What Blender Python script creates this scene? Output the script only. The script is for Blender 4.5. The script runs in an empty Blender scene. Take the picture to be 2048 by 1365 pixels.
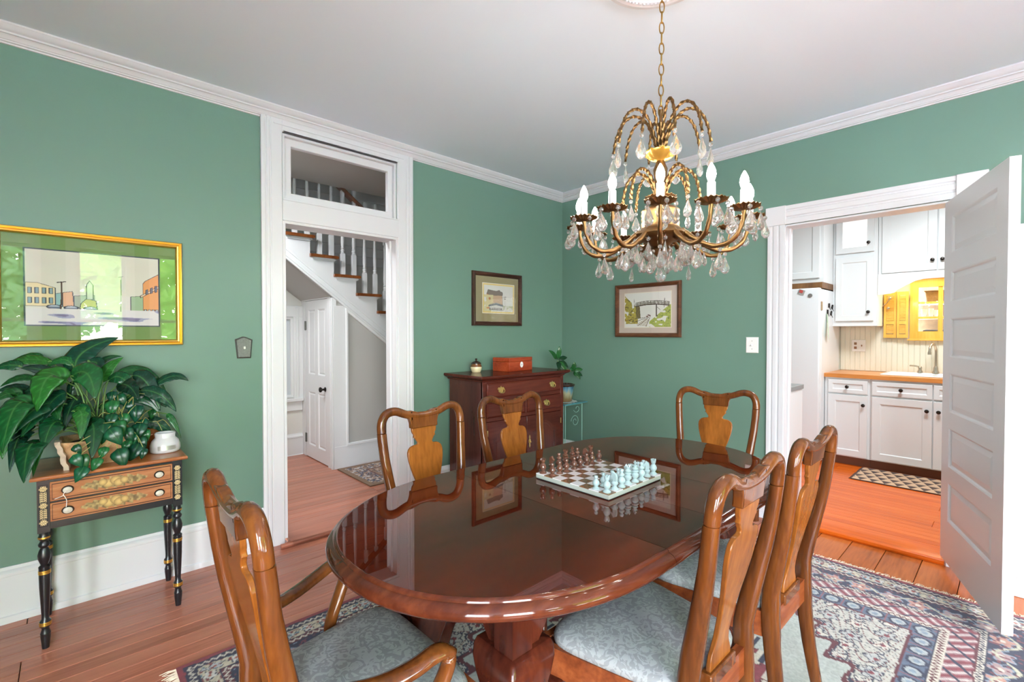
import bpy, bmesh, math, random
import numpy as np
from mathutils import Vector, Matrix

random.seed(7)
SC = bpy.context.scene
COL = SC.collection
PI = math.pi

# ------------------------------------------------------------------ camera
cam_d = bpy.data.cameras.new('camera')
cam_d.sensor_width = 36.0
cam_d.sensor_fit = 'HORIZONTAL'
cam_d.lens = 945.5 / 2048 * 36.0
cam_d.clip_start = 0.02
cam = bpy.data.objects.new('camera', cam_d)
COL.objects.link(cam)
_yaw, _pitch = math.radians(46.976), math.radians(-0.966)
_F = Vector((math.cos(_yaw) * math.cos(_pitch), math.sin(_yaw) * math.cos(_pitch), math.sin(_pitch)))
_R = Vector((math.sin(_yaw), -math.cos(_yaw), 0))
_U = _R.cross(_F)
cam.matrix_world = Matrix(((_R.x, _U.x, -_F.x, -3.6196), (_R.y, _U.y, -_F.y, -3.1383), (_R.z, _U.z, -_F.z, 1.32), (0, 0, 0, 1)))
SC.camera = cam

# ------------------------------------------------------------------ render look
SC.view_settings.view_transform = 'Standard'
SC.view_settings.look = 'None'
SC.view_settings.gamma = 1.0
SC.view_settings.exposure = 0.05
SC.view_settings.use_curve_mapping = False
SC.cycles.use_denoising = True
SC.cycles.max_bounces = 10
SC.cycles.diffuse_bounces = 5
SC.cycles.glossy_bounces = 5
SC.cycles.transmission_bounces = 10
SC.cycles.transparent_max_bounces = 16
SC.cycles.caustics_reflective = False
SC.cycles.caustics_refractive = False
SC.cycles.sample_clamp_indirect = 8.0
SC.cycles.blur_glossy = 0.5

# ------------------------------------------------------------------ world
world = bpy.data.worlds.new('sky')
SC.world = world
world.use_nodes = True
wn, wl = world.node_tree.nodes, world.node_tree.links
wn.clear()
w_out = wn.new('ShaderNodeOutputWorld')
w_bg = wn.new('ShaderNodeBackground')
w_sky = wn.new('ShaderNodeTexSky')
w_sky.sky_type = 'NISHITA'
w_sky.sun_disc = False
w_sky.sun_elevation = math.radians(50)
w_sky.sun_rotation = math.radians(200)
w_sky.air_density = 1.0
w_sky.dust_density = 3.0
w_sky.ozone_density = 0.6
w_mix = wn.new('ShaderNodeMix'); w_mix.data_type = 'RGBA'
w_mix.inputs[0].default_value = 0.80
w_mix.inputs[7].default_value = (0.82, 0.93, 1.0, 1)
w_sc = wn.new('ShaderNodeVectorMath'); w_sc.operation = 'SCALE'
w_sc.inputs[3].default_value = 0.9
wl.new(w_sky.outputs[0], w_sc.inputs[0])
wl.new(w_sc.outputs[0], w_mix.inputs[6])
wl.new(w_mix.outputs[2], w_bg.inputs[0])
w_bg.inputs[1].default_value = 19.0
wl.new(w_bg.outputs[0], w_out.inputs[0])


def area_light(name, loc, rot, sx, sy, energy, color=(1, 1, 1), portal=False):
    d = bpy.data.lights.new(name, 'AREA')
    d.shape = 'RECTANGLE'
    d.size, d.size_y = sx, sy
    d.energy = energy
    d.color = color
    if portal:
        d.cycles.is_portal = True
    o = bpy.data.objects.new(name, d)
    COL.objects.link(o)
    o.location = loc
    o.rotation_euler = rot
    return o


# window openings (x or y range, z range); the daylight comes in here
ROOM_X0, ROOM_Y0, CEIL = -5.60, -5.80, 2.70
WIN_S = [(-5.35, -4.00), (-3.56, -3.02), (-2.65, -1.45)]
WIN_W = [(-5.45, -4.15)]  # unseen west window, added to let in more daylight
WZ = (0.45, 2.50)
for a, b in WIN_S:
    area_light('window_portal', ((a + b) / 2, ROOM_Y0 - 0.10, (WZ[0] + WZ[1]) / 2), (PI / 2, 0, 0), b - a, WZ[1] - WZ[0], 1, portal=True)
for a, b in WIN_W:
    area_light('window_portal', (ROOM_X0 - 0.10, (a + b) / 2, (WZ[0] + WZ[1]) / 2), (PI / 2, 0, -PI / 2), b - a, WZ[1] - WZ[0], 1, portal=True)
# unseen overhead fill lights added for kitchen and stair hall, without fixtures
area_light('kitchen_fill_light', (0.95, -2.75, 2.60), (0, 0, 0), 0.6, 0.6, 58, (0.90, 0.96, 1.0))
area_light('undercabinet_lamp_light', (2.30, -2.60, 1.85), (0, 0, 0), 0.10, 0.60, 5, (1.0, 0.80, 0.45))
area_light('hall_fill_light', (-2.9, 0.75, 2.55), (0, 0, 0), 0.5, 0.5, 40, (0.97, 0.98, 1.0))


# ------------------------------------------------------------------ mesh helpers
class MB:
    def __init__(self):
        self.v, self.f = [], []

    def add(self, vs, fs, M=None):
        n = len(self.v)
        if M is not None:
            vs = [M @ Vector(p) for p in vs]
        self.v.extend([tuple(p) for p in vs])
        self.f.extend([tuple(i + n for i in f) for f in fs])
        return self

    def box(self, a, b, M=None):
        x0, y0, z0 = a
        x1, y1, z1 = b
        return self.add([(x0, y0, z0), (x1, y0, z0), (x1, y1, z0), (x0, y1, z0), (x0, y0, z1), (x1, y0, z1), (x1, y1, z1), (x0, y1, z1)],
                        [(0, 3, 2, 1), (4, 5, 6, 7), (0, 1, 5, 4), (1, 2, 6, 5), (2, 3, 7, 6), (3, 0, 4, 7)], M)

    def prism(self, poly, a, b, axis='z', M=None):
        """extrude a 2D polygon; axis z: (x,y), axis y: (x,z), axis x: (y,z)"""
        def mk(p, t):
            return {'z': (p[0], p[1], t), 'y': (p[0], t, p[1]), 'x': (t, p[0], p[1])}[axis]
        n = len(poly)
        vs = [mk(p, a) for p in poly] + [mk(p, b) for p in poly]
        fs = [tuple(range(n - 1, -1, -1)), tuple(range(n, 2 * n))] + [(i, (i + 1) % n, n + (i + 1) % n, n + i) for i in range(n)]
        return self.add(vs, fs, M)

    def loft(self, rings, closed=True, cap=True, M=None):
        n = len(rings[0])
        vs = [p for r in rings for p in r]
        fs = []
        m = n if closed else n - 1
        for k in range(len(rings) - 1):
            for i in range(m):
                j = (i + 1) % n
                fs.append((k * n + i, k * n + j, (k + 1) * n + j, (k + 1) * n + i))
        if cap and closed:
            fs.append(tuple(range(n - 1, -1, -1)))
            fs.append(tuple(range((len(rings) - 1) * n, len(rings) * n)))
        return self.add(vs, fs, M)

    def frame(self, u0, u1, z0, z1, a, b, l, r, bt, tp, axis='x'):
        """rectangular frame: u along x (or y), z up, depth a..b; member widths left, right, bottom, top"""
        O = [(u0, z0), (u1, z0), (u1, z1), (u0, z1)]
        I = [(u0 + l, z0 + bt), (u1 - r, z0 + bt), (u1 - r, z1 - tp), (u0 + l, z1 - tp)]
        mk = (lambda p, t: (p[0], t, p[1])) if axis == 'x' else (lambda p, t: (t, p[0], p[1]))
        R = [[mk(p, a) for p in O], [mk(p, a) for p in I], [mk(p, b) for p in I], [mk(p, b) for p in O]]
        return self.loft(R + [R[0]], cap=False)

    def lathe(self, prof, n=20, M=None, sy=1.0, flute=0, fd=0.0):
        rings = []
        for r, z in prof:
            rr = max(r, 1e-4)
            rings.append([(rr * (1 + fd * math.cos(flute * 2 * PI * i / n)) * math.cos(2 * PI * i / n), sy * rr * (1 + fd * math.cos(flute * 2 * PI * i / n)) * math.sin(2 * PI * i / n), z) for i in range(n)])
        return self.loft(rings, M=M)

    def tube(self, path, rad, n=8, up=None, closed=False, M=None, cap=True):
        """rad: number, or list of numbers / (ra, rb); with `up` the rb axis follows up"""
        P = [Vector(p) for p in path]
        m = len(P)
        if not isinstance(rad, (list, tuple)):
            rad = [rad] * m
        rings = []
        nrm = None
        for i in range(m):
            if closed:
                t = (P[(i + 1) % m] - P[i - 1]).normalized()
            else:
                t = (P[min(i + 1, m - 1)] - P[max(i - 1, 0)])
                t = t.normalized() if t.length > 1e-9 else Vector((0, 0, 1))
            if up is not None:
                b = t.cross(Vector(up))
                if b.length < 1e-5:
                    b = t.cross(Vector((0.3, 0.9, 0.1)))
                b.normalize()
                a2 = b.cross(t).normalized()
            else:
                if nrm is None:
                    h = Vector((0, 0, 1)) if abs(t.z) < 0.9 else Vector((1, 0, 0))
                    nrm = (h - t * h.dot(t)).normalized()
                else:
                    nrm = (nrm - t * nrm.dot(t)).normalized()
                a2 = nrm
                b = t.cross(a2)
            r = rad[i]
            ra, rb = (r if isinstance(r, (tuple, list)) else (r, r))
            rings.append([tuple(P[i] + b * (ra * math.cos(2 * PI * k / n)) + a2 * (rb * math.sin(2 * PI * k / n))) for k in range(n)])
        if closed:
            rings.append(rings[0])
        return self.loft(rings, cap=cap and not closed, M=M)

    def strip(self, pairs, yf, th, M=None):
        """slab whose face is a row of (x,z) pairs; y = yf(z) +- th/2"""
        F, B = [], []
        for a, b in pairs:
            for p in (a, b):
                F.append((p[0], yf(p[1]) + th / 2, p[1]))
                B.append((p[0], yf(p[1]) - th / 2, p[1]))
        n = len(F)
        fs = []
        for k in range(len(pairs) - 1):
            i = 2 * k
            fs += [(i, i + 2, i + 3, i + 1), (n + i, n + i + 1, n + i + 3, n + i + 2), (i, n + i, n + i + 2, i + 2), (i + 1, i + 3, n + i + 3, n + i + 1)]
        fs += [(0, 1, n + 1, n), (n - 2, 2 * n - 2, 2 * n - 1, n - 1)]
        return self.add(F + B, fs, M)

    def sphere(self, c, r, n=12, m=8, s=(1, 1, 1)):
        rings = []
        for k in range(m + 1):
            th = PI * k / m
            rr = max(math.sin(th), 1e-3)
            rings.append([(c[0] + s[0] * r * rr * math.cos(2 * PI * i / n), c[1] + s[1] * r * rr * math.sin(2 * PI * i / n), c[2] - s[2] * r * math.cos(th)) for i in range(n)])
        return self.loft(rings)


def mesh_of(name, mb, angle=35):
    me = bpy.data.meshes.new(name)
    me.from_pydata(mb.v, [], mb.f)
    bm = bmesh.new()
    bm.from_mesh(me)
    bmesh.ops.recalc_face_normals(bm, faces=bm.faces[:])
    bm.to_mesh(me)
    bm.free()
    if angle:
        me.polygons.foreach_set('use_smooth', [True] * len(me.polygons))
        me.set_sharp_from_angle(angle=math.radians(angle))
    me.update()
    return me


def obj(name, mb, mat, parent=None, angle=35, bevel=0.0, label=None, loc=None, rot=None, seg=2):
    me = mb if isinstance(mb, bpy.types.Mesh) else mesh_of(name, mb, angle)
    o = bpy.data.objects.new(name, me)
    COL.objects.link(o)
    if mat is not None and len(me.materials) == 0:
        me.materials.append(mat)
    if parent is not None:
        o.parent = parent
    if loc is not None:
        o.location = loc
    if rot is not None:
        o.rotation_euler = rot
    if bevel:
        md = o.modifiers.new('bevel', 'BEVEL')
        md.width = bevel
        md.segments = seg
        md.limit_method = 'ANGLE'
        md.angle_limit = math.radians(40)
        md.harden_normals = False
    if label:
        o['label'] = label
    return o


def tag(o, label, cat, group=None):
    o['label'] = label
    o['category'] = cat
    if group:
        o['group'] = group
    return o


def thing(name, label, cat, loc=(0, 0, 0), rotz=0.0, group=None):
    o = bpy.data.objects.new(name, None)
    o.empty_display_size = 0.1
    COL.objects.link(o)
    o.location = loc
    o.rotation_euler = (0, 0, rotz)
    return tag(o, label, cat, group)


def struct(name, mb, mat, parent=None, angle=35, bevel=0.0):
    o = obj(name, mb, mat, parent, angle, bevel)
    if parent is None:
        o['kind'] = 'structure'
    return o


def dup(root, loc, rotz, label=None, group=None):
    def cp(o, par):
        c = o.copy()
        COL.objects.link(c)
        c.parent = par
        for ch in o.children:
            cp(ch, c)
        return c
    r = cp(root, None)
    r.location = loc
    r.rotation_euler = (0, 0, rotz)
    if label:
        r['label'] = label
    if group:
        r['group'] = group
    return r


def interp(tab, z):
    if z <= tab[0][0]:
        return tab[0][1]
    for (a, va), (b, vb) in zip(tab, tab[1:]):
        if z <= b:
            t = (z - a) / (b - a)
            return va + (vb - va) * t
    return tab[-1][1]


def smooth_path(pts, n=6):
    """Catmull-Rom through points"""
    P = [Vector(p) for p in pts]
    P = [P[0] * 2 - P[1]] + P + [P[-1] * 2 - P[-2]]
    out = []
    for i in range(1, len(P) - 2):
        for k in range(n):
            t = k / n
            a, b, c, d = P[i - 1], P[i], P[i + 1], P[i + 2]
            out.append(0.5 * ((2 * b) + (c - a) * t + (2 * a - 5 * b + 4 * c - d) * t * t + (3 * b - a - 3 * c + d) * t ** 3))
    out.append(P[-2])
    return out


# ------------------------------------------------------------------ materials
def srgb(r, g, b):
    return tuple(((c / 255) / 12.92 if c / 255 <= 0.04045 else (((c / 255) + 0.055) / 1.055) ** 2.4) for c in (r, g, b)) + (1.0,)


def new_mat(name):
    m = bpy.data.materials.new(name)
    m.use_nodes = True
    nt = m.node_tree
    b = nt.nodes['Principled BSDF']
    return m, nt.nodes, nt.links, b


def plain(name, col, rough=0.5, metal=0.0, coat=0.0, spec=0.5, bump=0.0, bscale=200.0, var=0.0, vscale=6.0):
    m, N, L, b = new_mat(name)
    b.inputs['Base Color'].default_value = col
    b.inputs['Roughness'].default_value = rough
    b.inputs['Metallic'].default_value = metal
    b.inputs['Coat Weight'].default_value = coat
    b.inputs['Coat Roughness'].default_value = 0.05
    b.inputs['Specular IOR Level'].default_value = spec
    tc = N.new('ShaderNodeTexCoord')
    if var > 0:
        nz = N.new('ShaderNodeTexNoise')
        nz.inputs['Scale'].default_value = vscale
        nz.inputs['Detail'].default_value = 5
        L.new(tc.outputs['Object'], nz.inputs['Vector'])
        mx = N.new('ShaderNodeMix')
        mx.data_type = 'RGBA'
        L.new(nz.outputs['Fac'], mx.inputs[0])
        mx.inputs[6].default_value = tuple(c * (1 - var) for c in col[:3]) + (1,)
        mx.inputs[7].default_value = tuple(min(1, c * (1 + var)) for c in col[:3]) + (1,)
        L.new(mx.outputs[2], b.inputs['Base Color'])
    if bump > 0:
        nb = N.new('ShaderNodeTexNoise')
        nb.inputs['Scale'].default_value = bscale
        nb.inputs['Detail'].default_value = 3
        L.new(tc.outputs['Object'], nb.inputs['Vector'])
        bp = N.new('ShaderNodeBump')
        bp.inputs['Strength'].default_value = bump
        bp.inputs['Distance'].default_value = 0.002
        L.new(nb.outputs['Fac'], bp.inputs['Height'])
        L.new(bp.outputs[0], b.inputs['Normal'])
    return m


def wood(name, dark, mid, light, axis='x', stretch=14.0, scale=9.0, rough=0.35, coat=0.0, rnd=0.25, bump=0.05, coat_rough=0.06, detail=6.0, dist=0.4, fine=0.35):
    """grain runs along the given object axis"""
    m, N, L, b = new_mat(name)
    tc = N.new('ShaderNodeTexCoord')
    mp = N.new('ShaderNodeMapping')
    s = {'x': (1.0 / stretch, 1, 1), 'y': (1, 1.0 / stretch, 1), 'z': (1, 1, 1.0 / stretch)}[axis]
    mp.inputs['Scale'].default_value = s
    oi = N.new('ShaderNodeObjectInfo')
    off = N.new('ShaderNodeVectorMath')
    off.operation = 'SCALE'
    off.inputs[0].default_value = (13.0, 7.0, 5.0)
    L.new(oi.outputs['Random'], off.inputs[3])
    ad = N.new('ShaderNodeVectorMath')
    L.new(tc.outputs['Object'], ad.inputs[0])
    L.new(off.outputs[0], ad.inputs[1])
    L.new(ad.outputs[0], mp.inputs['Vector'])
    n1 = N.new('ShaderNodeTexNoise')
    n1.inputs['Scale'].default_value = scale
    n1.inputs['Detail'].default_value = detail
    n1.inputs['Roughness'].default_value = 0.55
    n1.inputs['Distortion'].default_value = dist
    L.new(mp.outputs[0], n1.inputs['Vector'])
    n2 = N.new('ShaderNodeTexNoise')
    n2.inputs['Scale'].default_value = scale * 9
    n2.inputs['Detail'].default_value = 4
    L.new(mp.outputs[0], n2.inputs['Vector'])
    mxf = N.new('ShaderNodeMix')
    mxf.inputs[0].default_value = fine
    L.new(n1.outputs['Fac'], mxf.inputs[2])
    L.new(n2.outputs['Fac'], mxf.inputs[3])
    cr = N.new('ShaderNodeValToRGB')
    e = cr.color_ramp.elements
    e[0].position = 0.30
    e[0].color = dark
    e[1].position = 0.70
    e[1].color = light
    k = cr.color_ramp.elements.new(0.5)
    k.color = mid
    L.new(mxf.outputs[0], cr.inputs[0])
    hs = N.new('ShaderNodeHueSaturation')
    mr = N.new('ShaderNodeMapRange')
    mr.inputs['To Min'].default_value = 1 - rnd
    mr.inputs['To Max'].default_value = 1 + rnd
    L.new(oi.outputs['Random'], mr.inputs['Value'])
    L.new(mr.outputs[0], hs.inputs['Value'])
    L.new(cr.outputs[0], hs.inputs['Color'])
    L.new(hs.outputs[0], b.inputs['Base Color'])
    b.inputs['Roughness'].default_value = rough
    b.inputs['Coat Weight'].default_value = coat
    b.inputs['Coat Roughness'].default_value = coat_rough
    b.inputs['Specular IOR Level'].default_value = 0.5 if coat == 0 else (0.0 if coat >= 0.6 else 0.2)
    if bump:
        bp = N.new('ShaderNodeBump')
        bp.inputs['Strength'].default_value = bump
        bp.inputs['Distance'].default_value = 0.001
        L.new(n2.outputs['Fac'], bp.inputs['Height'])
        L.new(bp.outputs[0], b.inputs['Normal'])
    return m


def attr_mat(name, rough=0.8, bump=0.0, bscale=300, sheen=0.0, coat=0.0):
    m, N, L, b = new_mat(name)
    a = N.new('ShaderNodeAttribute')
    a.attribute_name = 'Col'
    L.new(a.outputs['Color'], b.inputs['Base Color'])
    b.inputs['Roughness'].default_value = rough
    b.inputs['Specular IOR Level'].default_value = 0.25
    b.inputs['Sheen Weight'].default_value = sheen
    b.inputs['Coat Weight'].default_value = coat
    if bump:
        tc = N.new('ShaderNodeTexCoord')
        nb = N.new('ShaderNodeTexNoise')
        nb.inputs['Scale'].default_value = bscale
        L.new(tc.outputs['Object'], nb.inputs['Vector'])
        bp = N.new('ShaderNodeBump')
        bp.inputs['Strength'].default_value = bump
        bp.inputs['Distance'].default_value = 0.003
        L.new(nb.outputs['Fac'], bp.inputs['Height'])
        L.new(bp.outputs[0], b.inputs['Normal'])
    return m


def emit(name, col, strength):
    m, N, L, b = new_mat(name)
    b.inputs['Base Color'].default_value = (0.8, 0.8, 0.8, 1)
    b.inputs['Emission Color'].default_value = col
    b.inputs['Emission Strength'].default_value = strength
    return m


def pane_glass(name, refl=0.06, tint=(1, 1, 1, 1)):
    m, N, L, b = new_mat(name)
    N.remove(b)
    out = N['Material Output']
    tr = N.new('ShaderNodeBsdfTransparent')
    tr.inputs[0].default_value = tint
    gl = N.new('ShaderNodeBsdfGlossy')
    gl.inputs['Roughness'].default_value = 0.0
    fr = N.new('ShaderNodeFresnel')
    fr.inputs[0].default_value = 1.5
    mu = N.new('ShaderNodeMath')
    mu.operation = 'MULTIPLY_ADD'
    mu.inputs[1].default_value = 1.0
    mu.inputs[2].default_value = refl
    ge = N.new('ShaderNodeNewGeometry')
    iv = N.new('ShaderNodeMath')
    iv.operation = 'SUBTRACT'
    iv.inputs[0].default_value = 1.0
    L.new(ge.outputs['Backfacing'], iv.inputs[1])
    fb = N.new('ShaderNodeMath')
    fb.operation = 'MULTIPLY'
    L.new(mu.outputs[0], fb.inputs[0])
    L.new(iv.outputs[0], fb.inputs[1])
    L.new(fr.outputs[0], mu.inputs[0])
    mx = N.new('ShaderNodeMixShader')
    L.new(fb.outputs[0], mx.inputs[0])
    L.new(tr.outputs[0], mx.inputs[1])
    L.new(gl.outputs[0], mx.inputs[2])
    L.new(mx.outputs[0], out.inputs['Surface'])
    return m


def crystal_mat(name):
    m, N, L, b = new_mat(name)
    N.remove(b)
    out = N['Material Output']
    g = N.new('ShaderNodeBsdfGlass')
    g.inputs['Roughness'].default_value = 0.0
    g.inputs['IOR'].default_value = 1.45
    t = N.new('ShaderNodeBsdfTranslucent')
    t.inputs[0].default_value = (1.0, 0.93, 0.88, 1)
    d = N.new('ShaderNodeBsdfDiffuse')
    d.inputs[0].default_value = (1.0, 0.95, 0.92, 1)
    m1 = N.new('ShaderNodeMixShader')
    m1.inputs[0].default_value = 0.5
    L.new(t.outputs[0], m1.inputs[1])
    L.new(d.outputs[0], m1.inputs[2])
    m2 = N.new('ShaderNodeMixShader')
    m2.inputs[0].default_value = 0.14
    L.new(g.outputs[0], m2.inputs[1])
    L.new(m1.outputs[0], m2.inputs[2])
    L.new(m2.outputs[0], out.inputs['Surface'])
    return m


def damask(name):
    m, N, L, b = new_mat(name)
    tc = N.new('ShaderNodeTexCoord')
    n0 = N.new('ShaderNodeTexNoise'); n0.inputs['Scale'].default_value = 14; n0.inputs['Detail'].default_value = 2
    n1 = N.new('ShaderNodeTexNoise'); n1.inputs['Scale'].default_value = 34; n1.inputs['Detail'].default_value = 2; n1.inputs['Distortion'].default_value = 2.5
    L.new(tc.outputs['Object'], n0.inputs['Vector'])
    L.new(tc.outputs['Object'], n1.inputs['Vector'])
    cr = N.new('ShaderNodeValToRGB')
    cr.color_ramp.elements[0].position = 0.47
    cr.color_ramp.elements[1].position = 0.53
    cr.color_ramp.elements[0].color = srgb(132, 137, 138)
    cr.color_ramp.elements[1].color = srgb(154, 159, 160)
    L.new(n1.outputs['Fac'], cr.inputs[0])
    L.new(cr.outputs[0], b.inputs['Base Color'])
    mr = N.new('ShaderNodeMapRange')
    mr.inputs['From Min'].default_value = 0.45
    mr.inputs['From Max'].default_value = 0.55
    mr.inputs['To Min'].default_value = 0.65
    mr.inputs['To Max'].default_value = 0.38
    L.new(n1.outputs['Fac'], mr.inputs['Value'])
    L.new(mr.outputs[0], b.inputs['Roughness'])
    nb = N.new('ShaderNodeTexNoise'); nb.inputs['Scale'].default_value = 700
    L.new(tc.outputs['Object'], nb.inputs['Vector'])
    bp = N.new('ShaderNodeBump'); bp.inputs['Strength'].default_value = 0.15; bp.inputs['Distance'].default_value = 0.001
    L.new(nb.outputs['Fac'], bp.inputs['Height'])
    L.new(bp.outputs[0], b.inputs['Normal'])
    return m


M = {}
M['green'] = plain('green_wall_paint', srgb(102, 133, 117), 0.40, bump=0.10, bscale=90, var=0.05, vscale=1.5)
M['white'] = plain('white_trim_paint', srgb(219, 220, 222), 0.30, bump=0.03, bscale=60)
M['ceil'] = plain('ceiling_paint', srgb(230, 244, 254), 0.8, bump=0.03, bscale=30)
M['offwhite'] = plain('hall_wall_paint', srgb(214, 212, 208), 0.45, bump=0.03, bscale=50)
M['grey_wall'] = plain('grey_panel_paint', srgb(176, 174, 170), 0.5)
M['floor'] = wood('red_pine_floorboard', srgb(136, 78, 58), srgb(176, 110, 86), srgb(194, 128, 102), 'x', 16, 7, 0.28, 0.35, 0.10, coat_rough=0.12)
M['floor_wide'] = wood('orange_pine_floorboard', srgb(120, 56, 20), srgb(170, 88, 36), srgb(192, 108, 50), 'x', 10, 8, 0.30, 0.3, 0.10, coat_rough=0.12)
M['floor_kit'] = wood('orange_kitchen_floorboard', srgb(184, 76, 14), srgb(210, 96, 22), srgb(222, 112, 34), 'y', 18, 9, 0.25, 0.15, 0.05, coat_rough=0.1)
M['sub'] = plain('dark_floor_gap', srgb(50, 26, 18), 0.8)
M['mahog_top'] = wood('polished_mahogany_top', srgb(42, 12, 5), srgb(76, 25, 10), srgb(108, 42, 18), 'x', 5, 3.4, 0.3, 1.0, 0.0, bump=0.0, coat_rough=0.012, detail=3.0, dist=0.0, fine=0.2)
M['mahog'] = wood('mahogany_edge', srgb(44, 19, 12), srgb(74, 33, 19), srgb(100, 50, 29), 'x', 8, 6, 0.25, 0.8, 0.05, bump=0.0, coat_rough=0.06)
M['mahog_leg'] = wood('mahogany_leg', srgb(42, 17, 12), srgb(72, 31, 20), srgb(98, 46, 28), 'z', 8, 6, 0.25, 0.7, 0.05, bump=0.0, coat_rough=0.08)
M['cherry'] = wood('honey_cherry_wood', srgb(92, 50, 18), srgb(128, 74, 27), srgb(152, 92, 36), 'z', 8, 10, 0.34, 0.6, 0.04, bump=0.02, coat_rough=0.12)
M['cherry_dark'] = wood('cherry_stile_wood', srgb(54, 27, 12), srgb(94, 51, 21), srgb(122, 72, 31), 'z', 10, 9, 0.26, 0.8, 0.06, bump=0.02, coat_rough=0.07)
M['cherry_rail'] = wood('cherry_rail_wood', srgb(86, 40, 24), srgb(124, 64, 34), srgb(150, 84, 46), 'x', 8, 8, 0.28, 0.6, 0.05, bump=0.02)
M['chest'] = wood('dark_cherry_chest', srgb(58, 24, 18), srgb(82, 35, 26), srgb(100, 46, 34), 'x', 9, 5, 0.24, 0.6, 0.06, bump=0.0, coat_rough=0.1)
M['chest_v'] = wood('dark_cherry_chest_side', srgb(54, 22, 18), srgb(76, 33, 26), srgb(92, 42, 32), 'z', 9, 5, 0.26, 0.5, 0.06, bump=0.0, coat_rough=0.1)
M['damask'] = damask('cream_damask')
M['brass'] = plain('brass', srgb(226, 200, 132), 0.30, 1.0)
M['old_brass'] = plain('antique_brass', srgb(128, 98, 62), 0.40, 1.0, bump=0.3, bscale=120, var=0.25, vscale=30)
M['gold'] = plain('gilt', srgb(226, 178, 84), 0.32, 0.9)
M['pewter'] = plain('hammered_pewter', srgb(112, 114, 110), 0.42, 0.85, bump=1.0, bscale=220, var=0.35, vscale=160)
M['iron'] = plain('dark_iron', srgb(48, 44, 42), 0.4, 0.8)
M['knob'] = plain('oil_rubbed_knob', srgb(52, 46, 42), 0.3, 0.7)
M['steel'] = plain('brushed_nickel', srgb(190, 180, 164), 0.28, 1.0)
M['crystal'] = crystal_mat('crystal_glass')
M['bulb'] = emit('lit_flame_bulb', (1.0, 0.97, 0.91, 1), 180.0)
M['candle'] = plain('ivory_candle_sleeve', srgb(206, 205, 204), 0.4)
M['black_paint'] = plain('black_lacquer', srgb(26, 28, 32), 0.30, coat=0.3, var=0.15, vscale=20)
M['glass'] = pane_glass('picture_glass', 0.04)
M['win_glass'] = pane_glass('window_glass', 0.0)
M['plastic'] = plain('white_plastic', srgb(236, 234, 230), 0.35)
M['fridge'] = plain('white_enamel', srgb(220, 224, 227), 0.28, bump=0.05, bscale=150)
M['kitwhite'] = plain('kitchen_cabinet_white', srgb(218, 221, 222), 0.38)
M['cream'] = plain('cream_beadboard', srgb(226, 222, 204), 0.45)
M['butcher'] = wood('butcher_block', srgb(170, 100, 44), srgb(204, 132, 66), srgb(220, 152, 84), 'y', 10, 9, 0.35, 0.2, 0.05)
M['pine_yellow'] = wood('yellow_pine', srgb(206, 148, 58), srgb(226, 172, 80), srgb(238, 190, 102), 'z', 10, 8, 0.4, 0.1, 0.06)
M['attr'] = attr_mat('painted_print', 0.85)
M['rugmat'] = attr_mat('woven_wool', 0.95, bump=0.5, bscale=420, sheen=0.2)
M['fringe'] = plain('cream_fringe', srgb(226, 208, 184), 0.95, var=0.2, vscale=60)

# ================================================================== STRUCTURE
_plank_cache = {}


def planks(parent, name, mat, along, a0, a1, b0, b1, width, ztop, th=0.014, seglen=2.4, gap=0.0030, seed=1):
    """boards running along axis `along` from a0..a1, laid side by side over b0..b1"""
    rnd = random.Random(seed)
    n = int(round((b1 - b0) / width))
    w = (b1 - b0) / n
    for i in range(n):
        bc = b0 + (i + 0.5) * w
        a = a0
        first = True
        while a < a1 - 1e-6:
            L = seglen * rnd.choice((0.45, 0.7, 1.0)) if first else seglen
            first = False
            e = min(a + L, a1)
            if a1 - e < 0.35:
                e = a1
            ln = e - a
            key = (name, along, round(ln, 4), round(w, 4), mat.name)
            if key not in _plank_cache:
                hx, hy = (ln / 2 - gap / 2, w / 2 - gap / 2)
                if along == 'y':
                    hx, hy = hy, hx
                mb = MB()
                c = 0.0016
                mb.loft([[(-hx, -hy, -th), (hx, -hy, -th), (hx, hy, -th), (-hx, hy, -th)],
                         [(-hx, -hy, -c), (hx, -hy, -c), (hx, hy, -c), (-hx, hy, -c)],
                         [(-hx + c, -hy + c, 0), (hx - c, -hy + c, 0), (hx - c, hy - c, 0), (-hx + c, hy - c, 0)]])
                me = mesh_of(name, mb, 0)
                me.materials.append(mat)
                _plank_cache[key] = me
            ac = (a + e) / 2
            loc = (ac, bc, ztop) if along == 'x' else (bc, ac, ztop)
            obj(name, _plank_cache[key], None, parent, loc=loc)
            a = e


fl = struct('floor', MB().box((ROOM_X0 - 0.12, ROOM_Y0 - 0.12, -0.08), (0.0, 0.0, -0.0135)), M['sub'])
planks(fl, 'floorboard', M['floor'], 'x', ROOM_X0, 0.0, -1.596, 0.0, 0.084, 0.0, seglen=2.6, seed=3)
planks(fl, 'wide_floorboard', M['floor_wide'], 'x', ROOM_X0, 0.0, ROOM_Y0, -1.596, 0.165, 0.0, seglen=2.3, seed=5)
ce = struct('ceiling', MB().box((ROOM_X0 - 0.12, ROOM_Y0 - 0.12, CEIL), (0.12, 0.12, CEIL + 0.1)), M['ceil'])


def wall_x(name, y0, y1, xa, xb, z1, holes, mat):
    """wall running along x with rectangular holes (xa,xb,za,zb)"""
    mb = MB()
    x = xa
    for (ha, hb, za, zb) in sorted(holes):
        mb.box((x, y0, 0), (ha, y1, z1))
        if za > 0:
            mb.box((ha, y0, 0), (hb, y1, za))
        mb.box((ha, y0, zb), (hb, y1, z1))
        x = hb
    mb.box((x, y0, 0), (xb, y1, z1))
    return struct(name, mb, mat, angle=0)


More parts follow.
